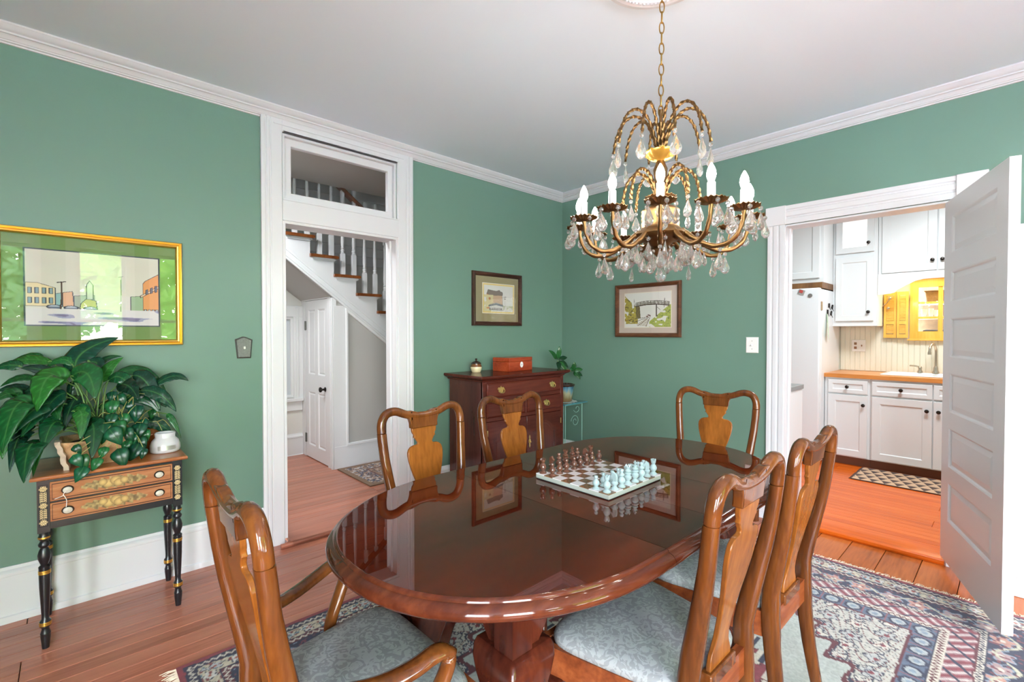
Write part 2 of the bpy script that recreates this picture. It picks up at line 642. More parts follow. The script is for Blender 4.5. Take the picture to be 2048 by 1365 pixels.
def wall_y(name, x0, x1, ya, yb, z1, holes, mat):
    mb = MB()
    y = ya
    for (ha, hb, za, zb) in sorted(holes):
        mb.box((x0, y, 0), (x1, ha, z1))
        if za > 0:
            mb.box((x0, ha, 0), (x1, hb, za))
        mb.box((x0, ha, zb), (x1, hb, z1))
        y = hb
    mb.box((x0, y, 0), (x1, yb, z1))
    return struct(name, mb, mat, angle=0)


wall_x('wall_left', 0.0, 0.12, ROOM_X0 - 0.12, 0.0, CEIL, [(-2.645, -1.857, 0, 2.57)], M['green'])
wall_y('wall_right', 0.0, 0.12, ROOM_Y0 - 0.12, 0.12, CEIL, [(-2.87, -2.03, 0, 2.062)], M['green'])
wall_x('wall_back', ROOM_Y0 - 0.14, ROOM_Y0, ROOM_X0 - 0.12, 0.0, CEIL, [(a, b, WZ[0], WZ[1]) for a, b in WIN_S], M['green'])
wall_y('wall_side', ROOM_X0 - 0.14, ROOM_X0, ROOM_Y0 - 0.12, 0.0, CEIL, [(a, b, WZ[0], WZ[1]) for a, b in WIN_W], M['green'])

# ---- crown moulding and baseboards
CROWN = [(0, 2.6995), (0.073, 2.6995), (0.073, 2.692), (0.067, 2.686), (0.060, 2.676), (0.050, 2.668), (0.046, 2.667), (0.046, 2.659), (0.038, 2.657),
         (0.030, 2.650), (0.024, 2.640), (0.020, 2.639), (0.019, 2.634), (0.010, 2.631), (0.008, 2.626), (0, 2.625)]
BASE = [(0, 0.253), (0.007, 0.253), (0.010, 0.247), (0.013, 0.240), (0.020, 0.234), (0.024, 0.226), (0.024, 0.214), (0.019, 0.211), (0.019, 0.034), (0.026, 0.030), (0.028, 0.012), (0.028, 0.0005), (0, 0.0005)]


def run_x(name, prof, xa, xb, y, sgn, ma=0, mb_=0, mat=None):
    """moulding along x on a wall at y, standing out in direction sgn; ma/mb_ mitre signs at the ends"""
    m = MB()
    m.loft([[(xa + ma * d, y + sgn * d, z) for d, z in prof], [(xb + mb_ * d, y + sgn * d, z) for d, z in prof]])
    return struct(name, m, mat or M['white'], angle=25)


def run_y(name, prof, ya, yb, x, sgn, ma=0, mb_=0, mat=None):
    m = MB()
    m.loft([[(x + sgn * d, ya + ma * d, z) for d, z in prof], [(x + sgn * d, yb + mb_ * d, z) for d, z in prof]])
    return struct(name, m, mat or M['white'], angle=25)


run_x('trim_1', CROWN, ROOM_X0, 0.0, 0.0, -1, 1, -1)
run_y('trim_2', CROWN, ROOM_Y0, 0.0, 0.0, -1, 1, -1)
run_x('trim_3', CROWN, ROOM_X0, 0.0, ROOM_Y0, 1, 1, -1)
run_y('trim_4', CROWN, ROOM_Y0, 0.0, ROOM_X0, 1, 1, -1)
run_x('baseboard_left', BASE, ROOM_X0, -2.772, 0.0, -1, 1, 0)
run_x('baseboard_corner', BASE, -1.722, 0.0, 0.0, -1, 0, -1)
run_y('baseboard_right', BASE, -1.921, 0.0, 0.0, -1, 0, -1)
run_y('baseboard_far', BASE, ROOM_Y0, -2.99, 0.0, -1, 1, 0)
run_x('baseboard_back', BASE, ROOM_X0, 0.0, ROOM_Y0, 1, 1, -1)
run_y('baseboard_side', BASE, ROOM_Y0, 0.0, ROOM_X0, 1, 1, -1)

# ---- hall doorway: fluted casings, transom bar, transom sash
FLUTE = [(0, 0.0), (0, 0.018), (0.006, 0.022), (0.022, 0.022), (0.025, 0.017), (0.030, 0.017), (0.033, 0.021), (0.046, 0.021), (0.049, 0.016), (0.055, 0.016), (0.058, 0.020), (0.118, 0.020), (0.122, 0.014), (0.122, 0.0)]
m = MB().prism([(-2.772 + a, -d) for a, d in FLUTE], 0.0, 2.655)
m.box((-2.651, -0.014, 0.03), (-2.633, 0.14, 2.02))
struct('trim_5', m, M['white'], bevel=0.0015)
m = MB().prism([(-1.724 - a * 1.07, -d) for a, d in FLUTE], 0.0, 2.655)
m.box((-1.869, -0.014, 0.03), (-1.851, 0.14, 2.02))
m.box((-1.885, 0.05, 0.03), (-1.869, 0.075, 2.004))
struct('trim_6', m, M['white'], bevel=0.0015)
m = MB()
m.box((-2.651, -0.019, 2.565), (-1.851, 0.0, 2.645))
m.box((-2.700, -0.024, 2.604), (-1.805, 0.0, 2.612))
m.box((-2.645, -0.019, 2.565), (-1.857, 0.12, 2.575))
struct('trim_7', m, M['white'], bevel=0.0015)
m = MB()
m.box((-2.651, -0.021, 2.022), (-1.851, 0.12, 2.152))
m.box((-2.645, -0.015, 2.004), (-1.857, 0.14, 2.022))
m.box((-2.651, -0.026, 2.146), (-1.851, 0.02, 2.156))
struct('trim_8', m, M['white'], bevel=0.0015)
tw = struct('window_1', MB().frame(-2.6455, -1.8565, 2.1515, 2.5705, 0.035, 0.075, 0.064, 0.048, 0.059, 0.065), M['white'], bevel=0.004)
obj('pane', MB().box((-2.584, 0.053, 2.21), (-1.90, 0.057, 2.505)), M['win_glass'], tw, angle=0)
obj('stop_bead', MB().frame(-2.6455, -1.8565, 2.1515, 2.5705, 0.001, 0.0345, 0.015, 0.015, 0.010, 0.020), M['white'], tw, bevel=0.002)
# hall threshold nosing
m = MB()
pr_ = [(0.14, 0.0), (0.14, 0.031), (-0.085, 0.031), (-0.098, 0.028), (-0.104, 0.018), (-0.098, 0.006), (-0.085, 0.0)]
m.prism(pr_, -2.632, -1.870, 'x')
m.prism([p for p in pr_ if p[0] < 0], -2.70, -1.80, 'x')
struct('trim_9', m, M['floor'])

# ---- kitchen doorway casing with corner blocks
FL2 = [(0, 0), (0, 0.020), (0.022, 0.020), (0.026, 0.013), (0.034, 0.013), (0.038, 0.020), (0.062, 0.020), (0.066, 0.013), (0.074, 0.013), (0.078, 0.020), (0.108, 0.020), (0.108, 0)]
m = MB().prism([(-d, -1.922 - a) for a, d in FL2], 0.0, 2.068)
m.box((-0.012, -2.036, 0.0), (0.13, -2.024, 2.062))
m.box((0.055, -2.05, 0.03), (0.085, -2.036, 2.05))
struct('trim_10', m, M['white'], bevel=0.0015)
m = MB().prism([(-d, -2.98 + a) for a, d in FL2], 0.0, 2.068)
m.box((-0.012, -2.876, 0.0), (0.13, -2.866, 2.062))
struct('trim_11', m, M['white'], bevel=0.0015)
m = MB().prism([(-d, 2.195 - a * 1.18) for a, d in FL2], -2.893, -2.037, 'y')
m.box((-0.012, -2.87, 2.052), (0.13, -2.03, 2.064))
struct('trim_12', m, M['white'], bevel=0.0015)
struct('trim_13', MB().box((-0.028, -2.038, 2.067), (0, -1.910, 2.197)), M['white'], bevel=0.003)
struct('trim_14', MB().box((-0.028, -3.020, 2.067), (0, -2.892, 2.197)), M['white'], bevel=0.003)
# kitchen threshold: the raised kitchen floor ends in a board with a round nose
m = MB().prism([(-0.015, 0.0), (-0.022, 0.012), (-0.018, 0.026), (-0.005, 0.031), (0.13, 0.031), (0.13, 0.0)], -2.866, -2.036, 'y')
struct('trim_15', m, M['floor_kit'])

# ---- windows behind the viewer (south ones show in the picture glass, west one added for its light)
wi = 2
for a, b in WIN_S:
    y = ROOM_Y0
    m = MB()
    z0, z1 = WZ
    for (p, q) in (((a - 0.10, y - 0.0, z0 - 0.02), (a, y + 0.02, z1 + 0.10)), ((b, y, z0 - 0.02), (b + 0.10, y + 0.02, z1 + 0.10)), ((a - 0.10, y, z1), (b + 0.10, y + 0.022, z1 + 0.11)), ((a - 0.13, y, z0 - 0.03), (b + 0.13, y + 0.05, z0))):
        m.box(p, q)
    w = struct('window_%d' % wi, m, M['white'], bevel=0.002)
    zm = (z0 + z1) / 2 + 0.02
    for (za, zb, yy) in ((z0, zm + 0.02, y - 0.06), (zm - 0.02, z1, y - 0.10)):
        s = MB().frame(a, b, za, zb, yy - 0.018, yy + 0.018, 0.045, 0.045, 0.045, 0.04)
        obj('sash', s, M['white'], w, bevel=0.002)
        obj('pane', MB().box((a + 0.04, yy - 0.002, za + 0.04), (b - 0.04, yy + 0.002, zb - 0.035)), M['win_glass'], w, angle=0)
    wi += 1
for a, b in WIN_W:
    x = ROOM_X0
    m = MB()
    z0, z1 = WZ
    m.box((x, a - 0.10, z0 - 0.02), (x + 0.02, a, z1 + 0.10)).box((x, b, z0 - 0.02), (x + 0.02, b + 0.10, z1 + 0.10)).box((x, a - 0.10, z1), (x + 0.022, b + 0.10, z1 + 0.11)).box((x, a - 0.13, z0 - 0.03), (x + 0.05, b + 0.13, z0))
    w = struct('window_%d' % wi, m, M['white'], bevel=0.002)
    zm = (z0 + z1) / 2 + 0.02
    for (za, zb, xx) in ((z0, zm + 0.02, x - 0.06), (zm - 0.02, z1, x - 0.10)):
        s = MB().frame(a, b, za, zb, xx - 0.018, xx + 0.018, 0.045, 0.045, 0.045, 0.04, 'y')
        obj('sash', s, M['white'], w, bevel=0.002)
        obj('pane', MB().box((xx - 0.002, a + 0.04, za + 0.04), (xx + 0.002, b - 0.04, zb - 0.035)), M['win_glass'], w, angle=0)
    wi += 1

# ---- kitchen shell
KF = 0.03
kf = struct('floor_kitchen', MB().box((0.0, -4.3, -0.08), (2.62, -0.9, KF - 0.0135)), M['sub'])
planks(kf, 'kitchen_floorboard', M['floor_kit'], 'y', -4.2, -1.0, 0.13, 2.5, 0.07, KF, seglen=3.2, seed=11, gap=0.0012)
struct('ceiling_kitchen', MB().box((0.12, -4.3, 2.62), (2.62, -0.9, 2.70)), M['ceil'])
kb = struct('wall_kitchen_back', MB().box((2.50, -4.3, 0), (2.62, -2.95, 2.62)).box((2.50, -2.40, 0), (2.62, -0.9, 2.62)).box((2.50, -2.95, 0), (2.62, -2.40, 1.26)).box((2.50, -2.95, 1.90), (2.62, -2.40, 2.62)).box((2.62, -3.0, 1.2), (2.86, -2.35, 1.26)).box((2.86, -3.0, 1.2), (2.88, -2.35, 2.0)), M['cream'], angle=0)
struct('wall_kitchen_side', MB().box((0.12, -4.32, 0), (2.62, -4.2, 2.62)), M['offwhite'], angle=0)
struct('wall_kitchen_end', MB().box((0.12, -1.0, 0), (2.62, -0.88, 2.62)), M['offwhite'], angle=0)

# ---- stair hall shell
HF = 0.03
hf = struct('floor_hall', MB().box((-3.95, 0.12, -0.08), (0.0, 2.2, HF - 0.0135)), M['sub'])
planks(hf, 'hall_floorboard', M['floor'], 'x', -3.9, -0.3, 0.14, 2.075, 0.0774, HF, seglen=3.0, seed=17)
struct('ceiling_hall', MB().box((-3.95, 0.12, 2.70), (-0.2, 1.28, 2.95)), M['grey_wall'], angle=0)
hb = struct('wall_hall_back', MB().box((-3.95, 2.08, 0), (-2.55, 2.20, 4.4)).box((-1.91, 2.08, 0), (-0.2, 2.20, 4.4)).box((-2.55, 2.08, 0), (-1.91, 2.20, 0.644)).box((-2.55, 2.08, 1.49), (-1.91, 2.20, 4.4)), M['offwhite'], angle=0)
struct('wall_hall_end', MB().box((-4.07, 0.12, 0), (-3.95, 2.2, 4.4)), M['offwhite'], angle=0)
struct('wall_hall_side', MB().box((-0.30, 0.12, 0), (-0.18, 2.2, 4.4)), M['offwhite'], angle=0)
struct('ceiling_stairwell', MB().box((-3.95, 1.28, 4.4), (-0.2, 2.2, 4.5)), M['ceil'], angle=0)
struct('wall_stairwell', MB().box((-3.95, 1.20, 2.95), (-0.2, 1.28, 4.4)), M['offwhite'], angle=0)
# horizontal boards on the stairwell wall (seen through the transom)
bme = mesh_of('wall_board', MB().loft([[(-1.8, 0, -0.053), (1.8, 0, -0.053), (1.8, 0, 0.053), (-1.8, 0, 0.053)], [(-1.8, -0.010, -0.053), (1.8, -0.010, -0.053), (1.8, -0.010, 0.053), (-1.8, -0.010, 0.053)], [(-1.8, -0.014, -0.049), (1.8, -0.014, -0.049), (1.8, -0.014, 0.049), (-1.8, -0.014, 0.049)]]), 0)
bme.materials.append(M['white'])
for k in range(14):
    obj('wall_board', bme, None, hb, loc=(-2.1, 2.08, 2.15 + 0.108 * k))
run_x('baseboard_hall', BASE, -3.9, -1.82, 2.08, -1)
# hall window beside the closet: casing, sill, frosted pane
m = MB()
m.box((-1.91, 2.055, 0.62), (-1.803, 2.08, 1.605)).box((-2.66, 2.055, 0.62), (-2.55, 2.08, 1.605)).box((-2.66, 2.052, 1.49), (-1.803, 2.08, 1.605))
m.box((-1.885, 2.045, 0.62), (-1.86, 2.056, 1.59)).box((-2.68, 2.03, 0.60), (-1.82, 2.08, 0.632)).box((-2.66, 2.06, 0.50), (-1.82, 2.08, 0.60))
hw = struct('window_%d' % wi, m, M['white'], bevel=0.003)
wi += 1
M['frost'] = plain('frosted_glass', srgb(196, 202, 208), 0.5)
obj('sash', MB().frame(-2.55, -1.91, 0.644, 1.49, 2.07, 2.11, 0.025, 0.025, 0.026, 0.025), M['white'], hw, bevel=0.002)
obj('pane', MB().box((-2.53, 2.096, 0.66), (-1.93, 2.10, 1.47)), M['frost'], hw, angle=0)

# ---- staircase
SY0, SY1 = 1.253, 2.075
NX = lambda i: -1.989 + 0.2178 * i      # nosing x of tread i
NZ = lambda i: 2.206 - 0.1660 * i       # tread top z
ZB = lambda x: 1.60 - 0.7622 * (x + 1.75)  # lower edge of the stringer
stair = thing('staircase', 'white staircase with brown wooden treads rising behind the hall doorway', 'staircase', (-1.818, 1.253, HF))
SO = Vector((-1.818, 1.253, HF))


def loc_mb(mb, o):
    mb.v = [(p[0] - o[0], p[1] - o[1], p[2] - o[2]) for p in mb.v]
    return mb


# outer stringer (side) as one continuous board with steps cut in its top
m = MB()
for i in range(-4, 12):
    xr, xl = NX(i) - 0.036, NX(i) - 0.036 - 0.2178
    zt = NZ(i) - 0.027
    m.add([(xl, SY0, max(ZB(xl), HF)), (xr, SY0, max(ZB(xr), HF)), (xr, SY0, zt), (xl, SY0, zt), (xl, SY0 + 0.03, max(ZB(xl), HF)), (xr, SY0 + 0.03, max(ZB(xr), HF)), (xr, SY0 + 0.03, zt), (xl, SY0 + 0.03, zt)],
          [(0, 1, 2, 3), (7, 6, 5, 4), (0, 4, 5, 1), (1, 5, 6, 2), (2, 6, 7, 3), (3, 7, 4, 0)])
obj('stringer', loc_mb(m, SO), M['white'], stair, angle=0)
m = MB()
for off, th in ((0.0, 0.020), (0.028, 0.012), (0.085, 0.008)):
    x0, x1 = -3.0, 0.10
    m.add([(x0, SY0 - th, ZB(x0) + off), (x1, SY0 - th, ZB(x1) + off), (x1, SY0 - th, ZB(x1) + off + 0.024), (x0, SY0 - th, ZB(x0) + off + 0.024),
           (x0, SY0, ZB(x0) + off), (x1, SY0, ZB(x1) + off), (x1, SY0, ZB(x1) + off + 0.024), (x0, SY0, ZB(x0) + off + 0.024)],
          [(0, 1, 2, 3), (0, 4, 5, 1), (3, 2, 6, 7), (0, 3, 7, 4), (1, 5, 6, 2)])
obj('stringer_moulding', loc_mb(m, SO), M['white'], stair, angle=0, bevel=0.003)
# soffit under the flight, left of the closet
m = MB()
x0, x1 = -3.05, -1.818
m.add([(x0, SY0 + 0.001, ZB(x0)), (x1, SY0 + 0.001, ZB(x1)), (x1, SY1, ZB(x1)), (x0, SY1, ZB(x0)), (x0, SY0 + 0.001, ZB(x0) + 0.02), (x1, SY0 + 0.001, ZB(x1) + 0.02), (x1, SY1, ZB(x1) + 0.02), (x0, SY1, ZB(x0) + 0.02)],
      [(0, 3, 2, 1), (4, 5, 6, 7), (0, 1, 5, 4), (1, 2, 6, 5), (2, 3, 7, 6), (3, 0, 4, 7)])
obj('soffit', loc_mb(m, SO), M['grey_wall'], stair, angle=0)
tme = mesh_of('tread', MB().prism([(0.0, 0.0), (0.009, 0.004), (0.0125, 0.0135), (0.009, 0.023), (0.0, 0.027), (-0.246, 0.027), (-0.246, 0.0)], -0.035, SY1 - SY0, 'y'), 35)
M['tread'] = wood('stair_tread_wood', srgb(86, 44, 20), srgb(118, 66, 32), srgb(140, 84, 44), 'y', 10, 9, 0.3, 0.3, 0.1)
tme.materials.append(M['tread'])
rme = mesh_of('riser', MB().box((-0.012, 0.03, -0.166), (0, SY1 - SY0, 0)), 0)
rme.materials.append(M['white'])
sme = mesh_of('tread_moulding', MB().box((-0.22, -0.018, -0.014), (-0.008, 0, 0)).box((-0.22, -0.010, -0.024), (-0.016, 0, -0.014)), 0)
sme.materials.append(M['white'])
for i in range(-4, 12):
    p = Vector((NX(i) - 0.0125, SY0, NZ(i) - 0.027)) - SO
    t = obj('tread', tme, None, stair, loc=p)
    obj('riser', rme, None, stair, loc=Vector((NX(i) - 0.036, SY0, NZ(i) - 0.027)) - SO)
    obj('tread_moulding', sme, None, stair, loc=p)
# balusters, two to a tread, and the handrail
bal = [(0.0175, 0.0), (0.0175, 0.17)]
bp = [(0.016, 0.0), (0.020, 0.008), (0.014, 0.016), (0.019, 0.026), (0.019, 0.034), (0.013, 0.042), (0.018, 0.052), (0.013, 0.060), (0.016, 0.075), (0.0175, 0.11), (0.0165, 0.18), (0.013, 0.30), (0.0115, 0.40), (0.014, 0.41), (0.011, 0.42), (0.015, 0.43), (0.011, 0.44), (0.011, 0.47)]
bm_ = MB()
bm_.loft([[(-0.019, -0.019, 0), (0.019, -0.019, 0), (0.019, 0.019, 0), (-0.019, 0.019, 0)], [(-0.019, -0.019, 0.20), (0.019, -0.019, 0.20), (0.019, 0.019, 0.20), (-0.019, 0.019, 0.20)], [(-0.012, -0.012, 0.212), (0.012, -0.012, 0.212), (0.012, 0.012, 0.212), (-0.012, 0.012, 0.212)]])
bm_.lathe([(r, z + 0.208) for r, z in bp], 14)
bm_.box((-0.015, -0.015, 0.675), (0.015, 0.015, 0.90))
balme = mesh_of('baluster', bm_)
balme.materials.append(M['white'])
x = -2.367
RZ = lambda x: 2.69 - 0.7622 * (x + 1.70)
k = 0
while x < -0.95:
    i = math.ceil((x + 1.989 + 0.02) / 0.2178)
    zt = NZ(i)
    obj('baluster', balme, None, stair, loc=Vector((x, SY0 + 0.045, zt - (0.0 if k % 2 else 0.0))) - SO)
    x += 0.1107
    k += 1
m = MB()
pr_ = [(-0.03, -0.02), (-0.034, 0.0), (-0.03, 0.018), (-0.015, 0.03), (0.015, 0.03), (0.03, 0.018), (0.034, 0.0), (0.03, -0.02)]
m.loft([[(xx - 0.0, SY0 + 0.045 + a, RZ(xx) + b) for a, b in pr_] for xx in (-3.0, -0.6)])
obj('handrail', loc_mb(m, SO), M['tread'], stair)
# panelled side wall under the stringer, and the closet front
m = MB()
m.prism([(-1.818, HF), (0.1, HF), (0.1, ZB(0.1)), (-1.818, ZB(-1.818))], SY0 + 0.012, SY0 + 0.03, 'y')
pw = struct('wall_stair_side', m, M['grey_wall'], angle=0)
m = MB()
m.box((-1.818, SY0 - 0.004, HF), (-1.695, SY0 + 0.014, ZB(-1.72)))
m.box((-1.818, SY0 - 0.006, HF), (0.1, SY0 + 0.014, 0.24))
obj('frame', m, M['white'], pw, bevel=0.002)
m = MB()
m.box((-1.697, SY0 - 0.012, 0.240), (-1.675, SY0 + 0.014, ZB(-1.69)))
m.box((-1.697, SY0 - 0.014, 0.236), (0.1, SY0 + 0.014, 0.262))
x0, x1 = -1.70, 0.1
m.add([(x0, SY0 - 0.014, ZB(x0) - 0.03), (x1, SY0 - 0.014, ZB(x1) - 0.03), (x1, SY0 - 0.014, ZB(x1)), (x0, SY0 - 0.014, ZB(x0)), (x0, SY0 + 0.014, ZB(x0) - 0.03), (x1, SY0 + 0.014, ZB(x1) - 0.03), (x1, SY0 + 0.014, ZB(x1)), (x0, SY0 + 0.014, ZB(x0))],
      [(0, 1, 2, 3), (0, 4, 5, 1), (3, 2, 6, 7), (0, 3, 7, 4), (1, 5, 6, 2)])
obj('panel_moulding', m, M['white'], pw, bevel=0.004)
CX = -1.818
m = MB()
m.box((CX, SY0, HF), (CX + 0.03, 1.365, ZB(CX))).box((CX, 1.365, 1.652), (CX + 0.03, 2.08, ZB(CX))).box((CX, 1.962, HF), (CX + 0.03, 2.08, 1.66))
cw = struct('wall_closet', m, M['white'], angle=0)
obj('door_casing', MB().box((CX - 0.012, 1.30, HF), (CX, 1.362, 1.652)).box((CX - 0.016, SY0, HF), (CX, 1.275, ZB(CX)))
    .box((CX - 0.012, 1.30, 1.653), (CX, 2.05, 1.70)).box((CX - 0.005, 1.965, HF), (CX, 2.02, 1.652)), M['white'], cw, bevel=0.003)


def panel_leaf(W, H, T, panels, raise_=0.006):
    """door leaf in local x (0..W), y thickness (0..T), z (0..H); panels = list of (x0,x1,z0,z1) set back with a raised field; both faces"""
    mb = MB()
    xs = sorted(set([0, W] + [p[0] for p in panels] + [p[1] for p in panels]))
    zs = sorted(set([0, H] + [p[2] for p in panels] + [p[3] for p in panels]))
    for i in range(len(xs) - 1):
        for j in range(len(zs) - 1):
            cx, cz = (xs[i] + xs[i + 1]) / 2, (zs[j] + zs[j + 1]) / 2
            if any(p[0] < cx < p[1] and p[2] < cz < p[3] for p in panels):
                continue
            mb.box((xs[i], 0, zs[j]), (xs[i + 1], T, zs[j + 1]))
    return mb


def panel_fields(panels, T, depth=0.010, field=0.045, rise=0.005):
    out = []
    for (x0, x1, z0, z1) in panels:
        mb = MB()
        e = 0.012
        for sgn, y0 in ((1, 0.0), (-1, T)):
            yb = y0 + sgn * depth
            ring = lambda ins, y: [(x0 + ins, y, z0 + ins), (x1 - ins, y, z0 + ins), (x1 - ins, y, z1 - ins), (x0 + ins, y, z1 - ins)]
            mb.loft([ring(0.0, y0 + sgn * 0.0005), ring(e * 0.5, y0 + sgn * 0.003), ring(e, yb), ring(e + 0.004, yb), ring(field, yb - sgn * rise), ring(field + 0.003, yb - sgn * rise)], cap=False)
            mb.add(ring(field + 0.003, yb - sgn * rise), [(0, 1, 2, 3)])
        out.append(mb)
    return out


# closet door (door_1): hinge side at y=1.955, face in the plane x = CX
W, H, T = 0.585, 1.612, 0.030
pans = [(0.075, 0.255, 0.86, 1.52), (0.33, 0.51, 0.86, 1.52), (0.075, 0.255, 0.13, 0.68), (0.33, 0.51, 0.13, 0.68)]
d1 = struct('door_1', panel_leaf(W, H, T, pans), M['white'], angle=0)
d1.location = (CX - 0.003, 1.955, HF + 0.008)
d1.rotation_euler = (0, 0, -PI / 2)
for fm in panel_fields(pans, T, field=0.03):
    obj('panel', fm, M['white'], d1, angle=0)
kn = MB().lathe([(0.0, 0.0), (0.022, 0.001), (0.024, 0.004), (0.012, 0.010), (0.009, 0.03), (0.018, 0.036), (0.026, 0.045), (0.024, 0.056), (0.010, 0.062), (0.0, 0.063)], 16, M=Matrix.Rotation(PI / 2, 4, 'X'))
obj('door_knob', kn, M['iron'], d1, loc=(0.515, 0.0, 0.735))
for z in (1.36, 0.19):
    h = MB().box((-0.022, -0.006, -0.045), (0.02, 0.002, 0.045))
    h.tube([(0.0, -0.006, -0.048), (0.0, -0.006, 0.048)], 0.006, 8)
    obj('hinge', h, M['pewter'], d1, loc=(0.004, 0, z))

# ---- the open kitchen door (door_2), six horizontal panels
W, H, T = 0.805, 1.995, 0.036
pans = []
zc = [0.235, 0.535, 0.835, 1.135, 1.435, 1.70]
zt = [0.445, 0.745, 1.045, 1.345, 1.60, 1.90]
for a, b in zip(zc, zt):
    pans.append((0.115, W - 0.115, a, b))
d2 = struct('door_2', panel_leaf(W, H, T, pans), M['white'], angle=0)
d2.location = (-0.012, -2.848, 0.055)
d2.rotation_euler = (0, 0, math.atan2(-0.318, -0.948))
for fm in panel_fields(pans, T, field=0.04):
    obj('panel', fm, M['white'], d2, angle=0)
for z in (0.25, 1.75):
    h = MB().tube([(0.0, T + 0.004, -0.045), (0.0, T + 0.004, 0.045)], 0.006, 8)
    h.box((-0.001, T - 0.02, -0.045), (0.002, T + 0.004, 0.045))
    obj('hinge', h, M['pewter'], d2, loc=(0, 0, z))

# ceiling rose above the chandelier
m = MB().lathe([(0.0, 2.668), (0.055, 2.668), (0.075, 2.676), (0.085, 2.671), (0.10, 2.676), (0.145, 2.680), (0.155, 2.672), (0.170, 2.676), (0.178, 2.669), (0.190, 2.669), (0.200, 2.676), (0.208, 2.671), (0.224, 2.673), (0.230, 2.680), (0.226, 2.6985), (0.0, 2.6985)], 48, M=Matrix.Translation((-2.005, -2.215, 0)))
rose = struct('trim_16', m, M['white'])
m = MB()
for k in range(72):
    a = 2 * PI * k / 72
    m.box((-0.0035, -0.005, -0.004), (0.0035, 0.005, 0.004), Matrix.Translation((-2.005 + 0.184 * math.cos(a), -2.215 + 0.184 * math.sin(a), 2.668)) @ Matrix.Rotation(a, 4, 'Z'))
o = obj('bead_ring', m, M['white'], rose, angle=0)
m = MB()
for k in range(12):
    a = 2 * PI * k / 12
    m.sphere((-2.005 + 0.12 * math.cos(a), -2.215 + 0.12 * math.sin(a), 2.677), 0.018, 8, 6, (1.0, 1.0, 0.5))
obj('rose_petals', m, M['white'], rose)

# ================================================================== RUG
def color_grid(name, W, H, nx, ny, fn, mat, parent=None, loc=(0, 0, 0), plane='xy', thick=0.0):
    """flat grid with a per-vertex colour computed by fn(X, Y) -> (n,3) linear; plane xy (floor) / xz"""
    xs = np.linspace(0, W, nx + 1)
    ys = np.linspace(0, H, ny + 1)
    X, Y = np.meshgrid(xs, ys)
    X, Y = X.ravel(), Y.ravel()
    col = fn(X, Y)
    Z = np.zeros_like(X)
    co = np.stack([X, Y, Z], 1) if plane == 'xy' else (np.stack([X, Z, Y], 1) if plane == 'xz' else np.stack([Z, -X, Y], 1))
    i = np.arange(nx)[None, :] + (np.arange(ny) * (nx + 1))[:, None]
    i = i.ravel()
    q = np.stack([i, i + 1, i + nx + 2, i + nx + 1], 1)
    me = bpy.data.meshes.new(name)
    me.vertices.add(len(X))
    me.vertices.foreach_set('co', co.ravel())
    me.loops.add(q.size)
    me.loops.foreach_set('vertex_index', q.ravel().astype(np.int32))
    me.polygons.add(len(q))
    me.polygons.foreach_set('loop_start', np.arange(0, q.size, 4, dtype=np.int32))
    me.update(calc_edges=True)
    a = me.color_attributes.new('Col', 'FLOAT_COLOR', 'POINT')
    a.data.foreach_set('color', np.concatenate([col, np.ones((len(col), 1))], 1).astype(np.float32).ravel())
    me.materials.append(mat)
    o = bpy.data.objects.new(name, me)
    COL.objects.link(o)
    o.location = loc
    if parent:
        o.parent = parent
    return o


def lin(r, g, b):
    return np.array(srgb(r, g, b)[:3])


def hash2(a, b):
    return np.modf(np.abs(np.sin(a * 127.1 + b * 311.7) * 43758.5453))[0]


def vnoise(x, y):
    xi, yi = np.floor(x), np.floor(y)
    fx, fy = x - xi, y - yi
    fx, fy = fx * fx * (3 - 2 * fx), fy * fy * (3 - 2 * fy)
    return (hash2(xi, yi) * (1 - fx) + hash2(xi + 1, yi) * fx) * (1 - fy) + (hash2(xi, yi + 1) * (1 - fx) + hash2(xi + 1, yi + 1) * fx) * fy


IVORY, NAVY, RED, DRED, SKY, SAGE, GOLDC = lin(214, 204, 186), lin(38, 42, 72), lin(142, 44, 58), lin(100, 26, 42), lin(132, 152, 170), lin(186, 192, 184), lin(172, 130, 88)


def put(c, mask, col):
    c[mask] = col


def flowers(c, u, v, cell, petal, centre, line, jit=0.0):
    """rosettes on a u,v lattice"""
    iu, iv = np.floor(u / cell), np.floor(v / cell)
    h = hash2(iu, iv)
    du, dv = u / cell - iu - 0.5 + (h - 0.5) * jit, v / cell - iv - 0.5
    r = np.hypot(du, dv)
    a = np.arctan2(dv, du)
    edge = 0.30 + 0.08 * np.cos(5 * a + h * 6)
    put(c, r < edge + 0.06, line)
    put(c, r < edge, petal)
    put(c, (h > 0.5) & (r < edge), petal * 0.6 + SKY * 0.4)
    put(c, r < 0.10, centre)
    # tendrils
    t = np.abs(np.sin(2 * PI * (u / cell + 0.25)) * 0.28 + dv - 0.12)
    put(c, (t < 0.035) & (r > edge + 0.06), line)


def band_zig(c, mask, s, d, per, colA, colB):
    """two-colour saw-tooth guard stripe, s along, d across (0..1)"""
    ph = np.modf(np.abs(s) / per)[0]
    tri = np.abs(ph * 2 - 1)
    put(c, mask, colA)
    put(c, mask & (np.abs(d - 0.25 - 0.5 * tri) < 0.16), colB)


RUG = dict(x0=-3.335, x1=-0.43, y0=-3.335, y1=-0.91)


